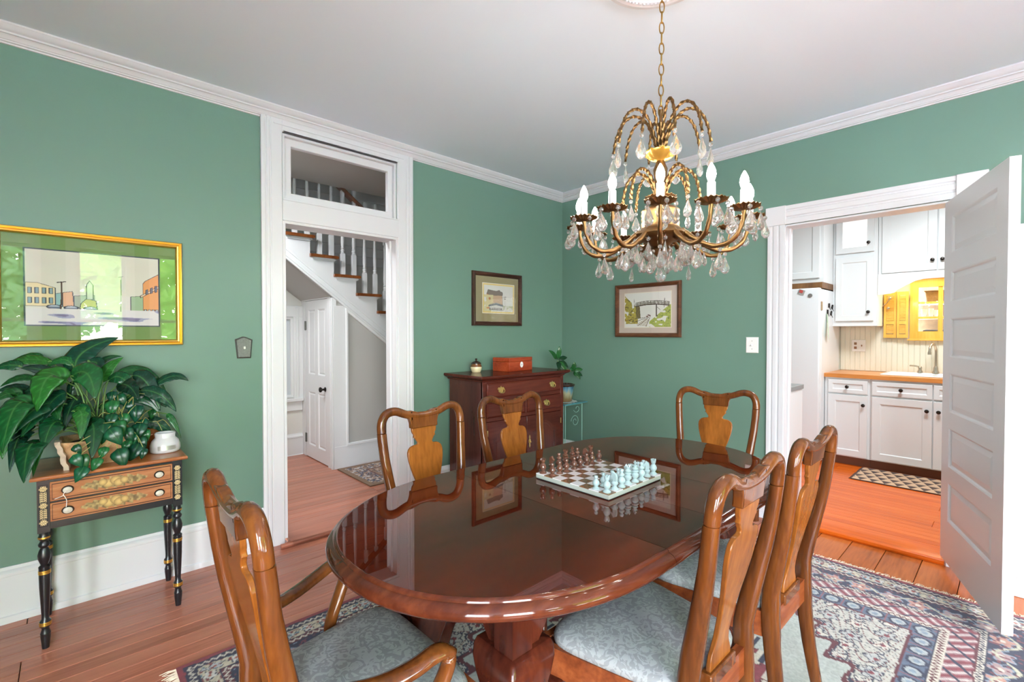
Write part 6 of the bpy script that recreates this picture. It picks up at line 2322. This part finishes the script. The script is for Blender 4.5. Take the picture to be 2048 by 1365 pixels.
# shallow white cupboard standing behind the open kitchen door
cb_ = thing('white_cupboard', 'tall white painted cupboard against the wall behind the open door', 'cupboard', (-0.10, -3.50, 0.0))
M['cup_white'] = plain('aged_white_paint', srgb(206, 206, 206), 0.45, var=0.03, vscale=4)
obj('body', MB().box((-0.078, -0.44, 0.0), (0.070, 0.44, 1.862)), M['cup_white'], cb_, bevel=0.004)
for a, b in ((-0.42, -0.01), (0.01, 0.42)):
    dd_ = obj('cupboard_door', MB().box((-0.088, a, 0.10), (-0.0785, b, 1.80)), M['cup_white'], cb_, bevel=0.002)
    obj('knob', MB().lathe([(0.0, 0), (0.006, 0), (0.006, 0.012), (0.013, 0.018), (0.010, 0.026), (0.0, 0.028)], 14, M=Matrix.Translation((-0.088, (b - 0.04) if a < -0.1 else (a + 0.04), 0.95)) @ Matrix.Rotation(-PI / 2, 4, 'Y')), M['knob'], dd_)


# hall mat
def mat_color(X, Y):
    W, H = 0.86, 0.67
    d = np.minimum(np.minimum(X, W - X), np.minimum(Y, H - Y))
    c = lin(150, 116, 92)[None, :] * np.ones((len(X), 1))
    flowers(c, X + 3, Y + 3, 0.075, lin(196, 170, 150), lin(120, 50, 44), lin(70, 60, 66), 0.4)
    put(c, (hash2(np.floor(X * 70), np.floor(Y * 70)) > 0.84), lin(80, 60, 58))
    put(c, (d < 0.20) & (hash2(np.floor(X * 55) + 3, np.floor(Y * 55)) > 0.72), lin(60, 62, 86))
    put(c, (d < 0.20) & (hash2(np.floor(X * 50) + 9, np.floor(Y * 50)) > 0.80), lin(190, 180, 176))
    put(c, np.abs(d - 0.20) < 0.01, lin(96, 52, 44))
    put(c, d < 0.05, lin(122, 92, 66))
    return np.clip(c, 0, 1)


hm = thing('door_mat', 'small brown patterned mat on the hall floor below the stairs', 'rug', (-1.37, 0.885, HF))
color_grid('pile', 0.86, 0.67, 150, 116, mat_color, M['rugmat'], hm, (-0.43, -0.335, 0.0095))
obj('backing', MB().box((-0.43, -0.335, 0.0005), (0.43, 0.335, 0.009)), plain('mat_backing', srgb(96, 70, 50), 0.95), hm, angle=0)

# ================================================================== KITCHEN
RK = -PI / 2      # local x -> world -y, local front (-y) -> world -x
kn_me = mesh_of('knob', MB().lathe([(0.0, 0), (0.010, 0.0), (0.006, 0.004), (0.0055, 0.012), (0.012, 0.017), (0.0165, 0.022), (0.015, 0.028), (0.008, 0.031), (0.0, 0.032)], 14, M=Matrix.Rotation(PI / 2, 4, 'X')), 50)
kn_me.materials.append(M['knob'])


def shaker(parent, name, x0, x1, z0, z1, y, knob=None, rail=0.055, glass=None):
    """recessed-panel front in the parent's local x/z, front face at y"""
    w, h = x1 - x0, z1 - z0
    m = MB()
    ring = lambda i, yy: [(x0 + i, yy, z0 + i), (x1 - i, yy, z0 + i), (x1 - i, yy, z1 - i), (x0 + i, yy, z1 - i)]
    rl_ = min(rail, h * 0.30)
    if glass is None:
        m.loft([ring(0.0, y + 0.020), ring(0.0, y + 0.002), ring(0.002, y), ring(rl_, y), ring(rl_ + 0.008, y + 0.008), ring(rl_ + 0.010, y + 0.008)])
    else:
        m.loft([ring(0.0, y + 0.020), ring(0.0, y + 0.002), ring(0.002, y), ring(rl_, y), ring(rl_ + 0.004, y + 0.012), ring(rl_ + 0.004, y + 0.020), ring(0.0, y + 0.020)], cap=False)
    o = obj(name, m, M['kitwhite'], parent, angle=20)
    if glass is not None:
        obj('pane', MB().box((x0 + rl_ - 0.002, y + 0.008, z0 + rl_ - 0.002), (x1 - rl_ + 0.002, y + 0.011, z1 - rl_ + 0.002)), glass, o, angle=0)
    if knob:
        obj('knob', kn_me, None, o, loc=(knob[0], y, knob[1]))
    return o


M['toe'] = plain('brown_toe_kick', srgb(112, 66, 40), 0.6)
KX = 1.905
G7 = 'white kitchen cabinets'
b1 = thing('base_cabinet', 'white base cabinet with one drawer and one door beside the refrigerator', 'cabinet', (KX, -1.82, KF), RK, G7)
obj('body', MB().box((0.0, 0.004, 0.085), (0.368, 0.58, 0.853)), M['kitwhite'], b1, angle=0)
obj('toe_kick', MB().box((0.0, 0.05, 0.0), (0.368, 0.07, 0.085)), M['toe'], b1, angle=0)
shaker(b1, 'drawer', 0.030, 0.348, 0.705, 0.832, -0.015, (0.189, 0.768), 0.035)
shaker(b1, 'cabinet_door', 0.030, 0.348, 0.095, 0.688, -0.015, (0.318, 0.600), 0.058)
b2 = thing('sink_cabinet', 'white sink base cabinet with false drawer fronts and two doors below the faucet', 'cabinet', (KX, -2.19, KF), RK, G7)
obj('body', MB().box((0.0, 0.004, 0.085), (0.90, 0.58, 0.70)).box((0.0, 0.004, 0.70), (0.90, 0.03, 0.853)), M['kitwhite'], b2, angle=0)
obj('toe_kick', MB().box((0.0, 0.05, 0.0), (0.90, 0.07, 0.085)), M['toe'], b2, angle=0)
for i, (a, b) in enumerate(((0.012, 0.440), (0.448, 0.876))):
    shaker(b2, 'drawer', a, b, 0.705, 0.832, -0.015, ((a + b) / 2, 0.768), 0.035)
    shaker(b2, 'cabinet_door', a, b, 0.095, 0.688, -0.015, ((b - 0.035) if i == 0 else (a + 0.035), 0.600), 0.062)
ct = thing('countertop', 'honey-coloured butcher block countertop around the white kitchen sink', 'countertop', (2.19, -2.50, KF + 0.8535))
m = MB()
m.box((-0.305, -0.75, 0), (0.308, -0.42, 0.038)).box((-0.305, 0.23, 0), (0.308, 0.685, 0.038)).box((-0.305, -0.42, 0), (-0.175, 0.23, 0.038)).box((0.20, -0.42, 0), (0.308, 0.23, 0.038))
obj('slab', m, M['butcher'], ct, angle=0)
sk = thing('kitchen_sink', 'white drop-in kitchen sink set into the butcher block countertop', 'sink', (2.19, -2.595, KF + 0.892))
m = MB()
R4 = lambda hx_, hy_, z, cx=0.0125: [(cx - hx_, -hy_, z), (cx + hx_, -hy_, z), (cx + hx_, hy_, z), (cx - hx_, hy_, z)]
m.loft([R4(0.215, 0.350, 0.0005), R4(0.213, 0.348, 0.012), R4(0.185, 0.322, 0.014), R4(0.178, 0.314, 0.004), R4(0.165, 0.300, -0.14), R4(0.12, 0.26, -0.15)])
obj('basin', m, plain('white_sink_enamel', srgb(238, 238, 236), 0.15, coat=0.4), sk, angle=30, bevel=0.004)
fc = thing('faucet', 'brushed nickel gooseneck faucet with side lever at the kitchen sink', 'faucet', (2.40, -2.605, KF + 0.905))
obj('spout', MB().tube(smooth_path([(0, 0, 0.05), (0, 0, 0.18), (-0.005, 0.002, 0.235), (-0.035, 0.012, 0.275), (-0.075, 0.024, 0.275), (-0.105, 0.033, 0.245), (-0.112, 0.036, 0.205)], 5), 0.0105, 12).lathe([(0.0, 0), (0.028, 0), (0.026, 0.01), (0.019, 0.03), (0.017, 0.055), (0.012, 0.07), (0, 0.07)], 18).lathe([(0.0, 0.182), (0.014, 0.182), (0.014, 0.20), (0.011, 0.21), (0.0, 0.21)], 14, M=Matrix.Translation((-0.112, 0.036, 0))), M['steel'], fc, angle=60)
obj('lever', MB().lathe([(0.0, 0), (0.022, 0), (0.020, 0.012), (0.013, 0.03), (0.016, 0.05), (0.010, 0.062), (0.0, 0.064)], 16, M=Matrix.Translation((0.0, 0.115, 0))).tube([(0, 0.115, 0.055), (-0.02, 0.145, 0.064), (-0.045, 0.185, 0.068)], [0.007, 0.0065, 0.009], 8), M['steel'], fc, angle=60)
# upper cabinets
u1 = thing('wall_cabinet', 'narrow white wall cabinet with small glass upper door next to the refrigerator', 'cabinet', (2.19, -1.815, 1.390), RK, G7)
obj('body', MB().box((0.0, 0.0, 0.0), (0.372, 0.305, 1.20)), M['kitwhite'], u1, bevel=0.002)
shaker(u1, 'cabinet_door', 0.025, 0.342, 0.052, 0.700, -0.020, (0.304, 0.140), 0.055)
M['glow_pane'] = emit('glowing_milky_glass', (1.0, 0.97, 0.94, 1), 0.55)  # emission put into the pane to imitate a light inside the cabinet
shaker(u1, 'glass_door', 0.025, 0.342, 0.740, 1.17, -0.020, (0.300, 0.828), 0.055, glass=M['glow_pane'])
u2 = thing('sink_wall_cabinet', 'white double-door wall cabinet with arched valance above the kitchen sink', 'cabinet', (2.19, -2.190, 1.860), RK, G7)
obj('body', MB().box((0.0, 0.0, 0.0), (0.92, 0.305, 0.73)), M['kitwhite'], u2, bevel=0.002)
shaker(u2, 'cabinet_door', 0.030, 0.432, 0.040, 0.70, -0.020, (0.402, 0.133), 0.062)
shaker(u2, 'cabinet_door', 0.440, 0.842, 0.040, 0.70, -0.020, (0.470, 0.133), 0.062)
val = [(0.0, -0.168), (0.10, -0.158), (0.130, -0.150), (0.150, -0.128), (0.172, -0.115), (0.22, -0.085), (0.28, -0.050), (0.34, -0.036), (0.40, -0.034), (0.46, -0.034), (0.52, -0.034), (0.58, -0.036), (0.64, -0.050), (0.70, -0.085), (0.748, -0.115), (0.77, -0.128), (0.79, -0.150), (0.82, -0.158), (0.92, -0.168)]
obj('valance', MB().strip([((a, b), (a, 0.035)) for a, b in val], lambda z: -0.008, 0.016), M['kitwhite'], u2, angle=20)
u3 = thing('fridge_wall_cabinet', 'white wall cabinet above the refrigerator', 'cabinet', (1.842, -1.010, 1.825), RK, G7)
obj('body', MB().box((0.0, 0.0, 0.0), (0.803, 0.648, 0.79)), M['kitwhite'], u3, bevel=0.002)
shaker(u3, 'cabinet_door', 0.02, 0.392, 0.045, 0.76, -0.020, (0.36, 0.09), 0.062)
shaker(u3, 'cabinet_door', 0.400, 0.772, 0.045, 0.76, -0.020, None, 0.062)
# refrigerator with magnets and notes
fr_ = thing('refrigerator', 'white refrigerator seen through the kitchen doorway', 'refrigerator', (1.72, -1.10, KF), RK)
obj('body', MB().box((0.0, 0.06, 0.02), (0.715, 0.74, 1.725)), M['fridge'], fr_, bevel=0.008)
obj('refrigerator_door', MB().box((0.36, 0.0, 0.06), (0.715, 0.055, 1.735)), M['fridge'], fr_, bevel=0.014, seg=3)
obj('refrigerator_door', MB().box((0.0, 0.0, 0.06), (0.353, 0.055, 1.735)), M['fridge'], fr_, bevel=0.014, seg=3)
obj('grille', MB().box((0.01, 0.03, 0.0), (0.705, 0.06, 0.055)), M['iron'], fr_, bevel=0.002)
mg = thing('square_magnet', 'small red and grey square magnet on the refrigerator door', 'magnet', (1.7185, -1.655, 1.728), RK)
obj('backing', MB().box((-0.028, -0.006, -0.024), (0.028, 0.0, 0.024), Matrix.Rotation(0.35, 4, 'Y')), plain('magnet_grey', srgb(150, 150, 146), 0.5), mg, bevel=0.001)
obj('picture', MB().box((-0.020, -0.0085, -0.008), (0.012, -0.006, 0.020), Matrix.Rotation(0.35, 4, 'Y')), plain('magnet_red', srgb(176, 72, 66), 0.5), mg, angle=0)
mg = obj('round_magnet', MB().lathe([(0.0, 0), (0.020, 0), (0.019, 0.005), (0.0, 0.006)], 20, M=Matrix.Rotation(-PI / 2, 4, 'Y')), plain('magnet_dark', srgb(120, 118, 114), 0.5, 0.4), None, loc=(1.7185, -1.730, 1.690))
tag(mg, 'small round grey magnet on the refrigerator door', 'magnet')
FS = -1.8155
nt = obj('note_paper', MB().loft([[(1.935, FS - 0.004, 1.515), (1.985, FS - 0.002, 1.515), (1.985, FS - 0.0012, 1.515), (1.935, FS - 0.003, 1.515)], [(1.91, FS - 0.020, 1.40), (1.975, FS - 0.010, 1.41), (1.975, FS - 0.009, 1.41), (1.91, FS - 0.019, 1.40)], [(1.875, FS - 0.034, 1.295), (1.955, FS - 0.022, 1.255), (1.955, FS - 0.021, 1.255), (1.875, FS - 0.033, 1.295)]]), plain('green_note', srgb(176, 206, 180), 0.8, var=0.12, vscale=40), None)
tag(nt, 'pale green curled note clipped to the side of the refrigerator', 'note')
bkm = obj('magnet_strip', MB().box((1.745, FS - 0.006, 1.545), (1.790, FS, 1.630)), plain('strip_tan', srgb(150, 128, 96), 0.6, var=0.3, vscale=60), None, bevel=0.001)
tag(bkm, 'narrow tan rectangular magnet on the side of the refrigerator', 'magnet')
for i, (xx, zz2, dr_, lb) in enumerate(((2.02, 1.60, 0.0, 'upper left'), (2.14, 1.59, 0.6, 'upper right'), (1.97, 1.535, 0.0, 'lower left'), (2.10, 1.525, 0.6, 'lower right'))):
    mm = MB().prism([(-0.014, -0.022), (0.014, -0.022), (0.009, 0.022), (-0.009, 0.022)], -0.012, 0.0, 'y', Matrix.Rotation(dr_, 4, 'Y'))
    mm.tube([(-0.008, -0.010, -0.022), (-0.012, -0.018, -0.045), (0.008, -0.018, -0.045), (0.008, -0.010, -0.022)], 0.0016, 5)
    cl = obj('binder_clip', mm, M['iron'], None, loc=(xx, FS, zz2))
    tag(cl, 'black binder clip on the refrigerator side, %s of the four' % lb, 'clip', 'black clips on the refrigerator')
struct('wall_kitchen_panel', MB().box((1.80, -1.812, 1.7665), (2.499, -1.0, 1.8245)), wood('brown_board', srgb(84, 54, 28), srgb(118, 80, 44), srgb(140, 98, 56), 'z', 8, 9, 0.5, 0.0, 0.0), angle=0)
cend = thing('counter_cabinet', 'end of a white cabinet with grey top just inside the kitchen doorway', 'cabinet', (0.295, -1.60, KF), 0, G7)
obj('body', MB().box((-0.14, -0.425, 0.0), (0.14, 0.45, 0.868)), M['kitwhite'], cend, bevel=0.003)
obj('top', MB().box((-0.145, -0.432, 0.869), (0.148, 0.45, 0.902)), plain('grey_laminate', srgb(132, 134, 134), 0.4), cend, bevel=0.003)
# beadboard splashback
bdm = mesh_of('beadboard', MB().loft([[(0, -0.0218, 0.925), (0, 0.0218, 0.925), (0, 0.0218, 1.389), (0, -0.0218, 1.389)], [(-0.006, -0.0218, 0.925), (-0.006, 0.0218, 0.925), (-0.006, 0.0218, 1.389), (-0.006, -0.0218, 1.389)], [(-0.010, -0.0180, 0.925), (-0.010, 0.0180, 0.925), (-0.010, 0.0180, 1.389), (-0.010, -0.0180, 1.389)]]), 0)
bdm.materials.append(M['cream'])
bdl = mesh_of('beadboard', MB().loft([[(0, -0.0218, 0.925), (0, 0.0218, 0.925), (0, 0.0218, 1.258), (0, -0.0218, 1.258)], [(-0.006, -0.0218, 0.925), (-0.006, 0.0218, 0.925), (-0.006, 0.0218, 1.258), (-0.006, -0.0218, 1.258)], [(-0.010, -0.0180, 0.925), (-0.010, 0.0180, 0.925), (-0.010, 0.0180, 1.258), (-0.010, -0.0180, 1.258)]]), 0)
bdl.materials.append(M['cream'])
for k in range(29):
    y = -1.84 - 0.044 * k
    obj('beadboard', bdm if y > -2.18 else bdl, None, kb, loc=(2.500, y, 0))
op = thing('outlet_plate', 'white double outlet and switch plate on the kitchen beadboard', 'outlet', (2.489, -1.983, 1.186), RK)
obj('plate', MB().box((-0.060, -0.006, -0.062), (0.060, 0.0, 0.062)), M['plastic'], op, bevel=0.003)
M['tan_plastic'] = plain('tan_plastic', srgb(150, 110, 80), 0.5)
for z in (-0.022, 0.022):
    obj('socket', MB().box((-0.040, -0.0085, z - 0.013), (-0.016, -0.006, z + 0.013)), M['tan_plastic'], op, bevel=0.002)
obj('toggle', MB().box((0.022, -0.016, -0.008), (0.032, -0.006, 0.010)), M['tan_plastic'], op, bevel=0.002)
# yellow pine window with glazed panes and folded shutters
kw = struct('window_9', MB().box((2.462, -2.462, 1.262), (2.505, -2.400, 1.90)).box((2.462, -2.950, 1.262), (2.505, -2.888, 1.90)).box((2.462, -2.888, 1.262), (2.505, -2.462, 1.336)).box((2.462, -2.888, 1.768), (2.505, -2.462, 1.90)), M['pine_yellow'], angle=0)
obj('sill', MB().box((2.44, -2.97, 1.245), (2.505, -2.385, 1.2615)), M['pine_yellow'], kw, bevel=0.003)
m = MB()
m.box((2.474, -2.640, 1.336), (2.498, -2.608, 1.768)).box((2.474, -2.790, 1.336), (2.498, -2.760, 1.768))
for z in (1.470, 1.616):
    m.box((2.476, -2.888, z - 0.010), (2.496, -2.462, z + 0.010))
obj('glazing_bar', m, M['pine_yellow'], kw, angle=0)
for (ya, yb2) in ((-2.608, -2.462), (-2.760, -2.640), (-2.888, -2.790)):
    for (za, zb2) in ((1.336, 1.460), (1.480, 1.606), (1.626, 1.768)):
        obj('pane', MB().box((2.485, ya, za), (2.488, yb2, zb2)), M['glass'], kw, angle=0)
shu = thing('window_shutters', 'folded yellow pine louvred shutters beside the kitchen window', 'shutters', (2.455, -2.297, 1.272), RK)
for (a, b, yo, ang) in ((-0.098, 0.002, 0.0, 0.0), (0.008, 0.096, -0.012, 0.0)):
    mm = MB()
    for (p, q) in (((a, yo - 0.018, 0), (a + 0.020, yo, 0.46)), ((b - 0.020, yo - 0.018, 0), (b, yo, 0.46)), ((a + 0.020, yo - 0.018, 0), (b - 0.020, yo, 0.035)), ((a + 0.020, yo - 0.018, 0.135), (b - 0.020, yo, 0.170)), ((a + 0.020, yo - 0.018, 0.425), (b - 0.020, yo, 0.46))):
        mm.box(p, q)
    sf = obj('shutter_frame', mm, M['pine_yellow'], shu, angle=0)
    z = 0.045
    while z < 0.42:
        if not (0.125 < z < 0.172):
            obj('slat', MB().box((a + 0.021, yo - 0.016, -0.001), (b - 0.021, yo - 0.002, 0.011), Matrix.Translation((0, 0, z)) @ Matrix.Rotation(0.0, 4, 'X')), M['pine_yellow'], sf, angle=0)
        z += 0.0145
hk = MB().tube(smooth_path([(-0.05, -0.025, 0.395), (-0.07, -0.03, 0.36), (-0.095, -0.035, 0.33), (-0.12, -0.03, 0.31)], 4), 0.004, 6)
hk.sphere((-0.05, -0.026, 0.40), 0.014, 10, 6, (1, 0.5, 1)).sphere((-0.062, -0.026, 0.30), 0.014, 10, 6, (1, 0.5, 1))
hko = obj('coat_hook', hk, M['steel'], shu, angle=60)
# crockery on the ledge behind the panes
for i, (yy, hh, rr_, nm, cl) in enumerate(((-2.49, 0.07, 0.022, 'drinking_glass', 0), (-2.545, 0.075, 0.020, 'drinking_glass', 1), (-2.58, 0.06, 0.018, 'drinking_glass', 2))):
    g = obj(nm, MB().lathe([(0.0, 0), (rr_ * 0.7, 0), (rr_, hh * 0.4), (rr_, hh), (rr_ * 0.9, hh), (rr_ * 0.85, 0.01), (0, 0.008)], 16), M['plastic'], None, loc=(2.62, yy, 1.487))
    tag(g, ('white tumbler on the window shelf, %s of the three behind the panes' % ('leftmost', 'middle one', 'rightmost')[i]), 'glass', 'tumblers behind the kitchen window')
shf = thing('window_shelf', 'narrow white shelf behind the kitchen window panes', 'shelf', (2.66, -2.65, 1.26))
obj('board', MB().box((-0.09, -0.29, 0.20), (0.18, 0.24, 0.225)).box((-0.09, -0.29, 0.345), (0.18, 0.24, 0.365)), M['plastic'], shf, angle=0)
obj('bracket', MB().box((0.17, -0.29, 0.0), (0.195, 0.24, 0.64)), plain('shelf_back', srgb(150, 120, 96), 0.7, var=0.4, vscale=25), shf, angle=0)
bsk = thing('woven_basket', 'brown woven basket on the upper shelf behind the kitchen window', 'basket', (2.67, -2.58, 1.6255))
obj('body', MB().loft([[(-0.06, -0.09, 0), (0.06, -0.09, 0), (0.06, 0.07, 0), (-0.06, 0.07, 0)], [(-0.07, -0.10, 0.11), (0.07, -0.10, 0.11), (0.07, 0.085, 0.11), (-0.07, 0.085, 0.11)]]), plain('wicker', srgb(128, 104, 66), 0.8, var=0.35, vscale=50, bump=0.8, bscale=70), bsk, bevel=0.01)
obj('rim', MB().tube([(-0.07, -0.10, 0.11), (0.07, -0.10, 0.11), (0.07, 0.085, 0.11), (-0.07, 0.085, 0.11)], 0.006, 6, closed=True), plain('wicker_rim', srgb(110, 84, 50), 0.8), bsk)
clt = obj('folded_cloth', MB().loft([[(-0.07, -0.12, 0), (0.07, -0.12, 0), (0.07, 0.10, 0), (-0.07, 0.10, 0)], [(-0.075, -0.125, 0.03), (0.075, -0.125, 0.03), (0.075, 0.105, 0.035), (-0.075, 0.105, 0.04)], [(-0.065, -0.115, 0.085), (0.065, -0.115, 0.09), (0.065, 0.095, 0.095), (-0.065, 0.095, 0.09)]]), plain('dark_grey_cloth', srgb(64, 62, 62), 0.95, var=0.25, vscale=25), None, loc=(2.67, -2.58, 1.2605), bevel=0.012)
tag(clt, 'folded dark grey cloth on the ledge behind the kitchen window', 'cloth')


def kmat(X, Y):
    W, H = 0.50, 0.96
    c = lin(206, 170, 136)[None, :] * (0.92 + 0.12 * vnoise(X * 120, Y * 120))[:, None]
    px, py = 0.10, 0.085
    j = np.floor(X / px)
    u = np.modf(X / px)[0]
    v = np.modf(Y / py + 0.5 * (j % 2))[0]
    put(c, np.abs(v - 0.5) < 0.46 * (u - 0.06), lin(66, 48, 44))
    put(c, (np.modf(u * 7)[0] < 0.12) & (np.abs(v - 0.5) < 0.46 * (u - 0.06)), lin(120, 92, 78))
    e = np.minimum(np.minimum(X, W - X), np.minimum(Y, H - Y))
    put(c, e < 0.008, lin(58, 40, 36))
    return np.clip(c, 0, 1)


km = thing('kitchen_rug', 'beige kitchen rug with rows of dark triangles in front of the sink cabinet', 'rug', (1.655, -2.62, KF))
color_grid('pile', 0.50, 0.96, 110, 210, kmat, M['rugmat'], km, (-0.25, -0.48, 0.0085))
obj('backing', MB().box((-0.25, -0.48, 0.0005), (0.25, 0.48, 0.008)), plain('kitchen_rug_edge', srgb(70, 50, 44), 0.95), km, angle=0)
mfr = MB()
rfz = random.Random(2)
for k in range(60):
    x = -0.245 + 0.49 * k / 59
    mfr.tube([(x, 0.479, 0.006), (x + rfz.uniform(-0.006, 0.006), 0.479 + rfz.uniform(0.008, 0.018), 0.003)], 0.0025, 4)
o = obj('fringe', mfr, plain('dark_fringe', srgb(96, 70, 60), 0.95), km)
o['kind'] = 'stuff'

# ================================================================== OUTSIDE (shows in the picture glass)
gr = struct('ground', MB().box((-30, -34, -0.70), (12, ROOM_Y0 - 0.3, -0.45)).box((-34, -10, -0.70), (ROOM_X0 - 0.3, 14, -0.46)), plain('pale_bounce_ground', srgb(214, 218, 224), 0.9, var=0.12, vscale=2.0), angle=0)  # ground colour lightened to bounce daylight up to the ceiling


def tree(name, label, loc, h, rx, rz, seed, tone):
    t = thing(name, label, 'tree', loc, 0, 'trees outside the windows')
    r = random.Random(seed)
    m = MB()
    m.tube(smooth_path([(0, 0, 0), (0.05, 0.03, h * 0.35), (-0.05, 0.0, h * 0.7), (0.02, 0, h * 0.95)], 4), [0.16 * (1 - k / 13) + 0.03 for k in range(13)], 8)
    for k in range(6):
        a = r.uniform(0, 2 * PI)
        z = h * r.uniform(0.35, 0.75)
        m.tube([(0, 0, z), (rx * 0.45 * math.cos(a), rx * 0.45 * math.sin(a), z + h * 0.12), (rx * 0.8 * math.cos(a), rx * 0.8 * math.sin(a), z + h * 0.16)], [0.05, 0.035, 0.015], 6)
    obj('trunk', m, plain('tree_bark', srgb(96, 82, 66), 0.9, bump=0.5, bscale=15), t)
    m = MB()
    for k in range(7000):
        while True:
            p = Vector((r.uniform(-1, 1), r.uniform(-1, 1), r.uniform(-1, 1)))
            if 0.25 < p.length < 1:
                break
        c = Vector((p.x * rx, p.y * rx, h * 0.62 + p.z * rz))
        d = Vector((r.uniform(-1, 1), r.uniform(-1, 1), r.uniform(-0.6, 0.6))).normalized()
        e = d.cross(Vector((r.uniform(-1, 1), r.uniform(-1, 1), r.uniform(-1, 1)))).normalized()
        s = r.uniform(0.10, 0.24)
        m.add([c - d * s, c + e * s * 0.5, c + d * s, c - e * s * 0.5], [(0, 1, 2, 3)])
    me = bpy.data.meshes.new('foliage')
    me.from_pydata(m.v, [], m.f)
    mt, N, L, b = new_mat('leaf_' + name)
    b.inputs['Base Color'].default_value = tone
    b.inputs['Roughness'].default_value = 0.6
    tr = N.new('ShaderNodeBsdfTranslucent')
    tr.inputs[0].default_value = tuple(min(1, c * 1.3) for c in tone[:3]) + (1,)
    mx = N.new('ShaderNodeMixShader')
    mx.inputs[0].default_value = 0.45
    L.new(b.outputs[0], mx.inputs[1])
    L.new(tr.outputs[0], mx.inputs[2])
    L.new(mx.outputs[0], N['Material Output'].inputs['Surface'])
    me.materials.append(mt)
    o = obj('foliage', me, None, t)
    o['kind'] = 'stuff'
    return t


tree('maple_tree', 'bright green tree outside, reflected at the right edge of the gilt picture glass', (-1.0, -12.0, -0.45), 6.4, 2.6, 2.9, 1, srgb(170, 206, 110))
tree('oak_tree', 'grey-green tree outside, reflected in the middle of the gilt picture glass', (-4.6, -17.0, -0.45), 7.0, 2.8, 3.0, 2, srgb(150, 180, 136))
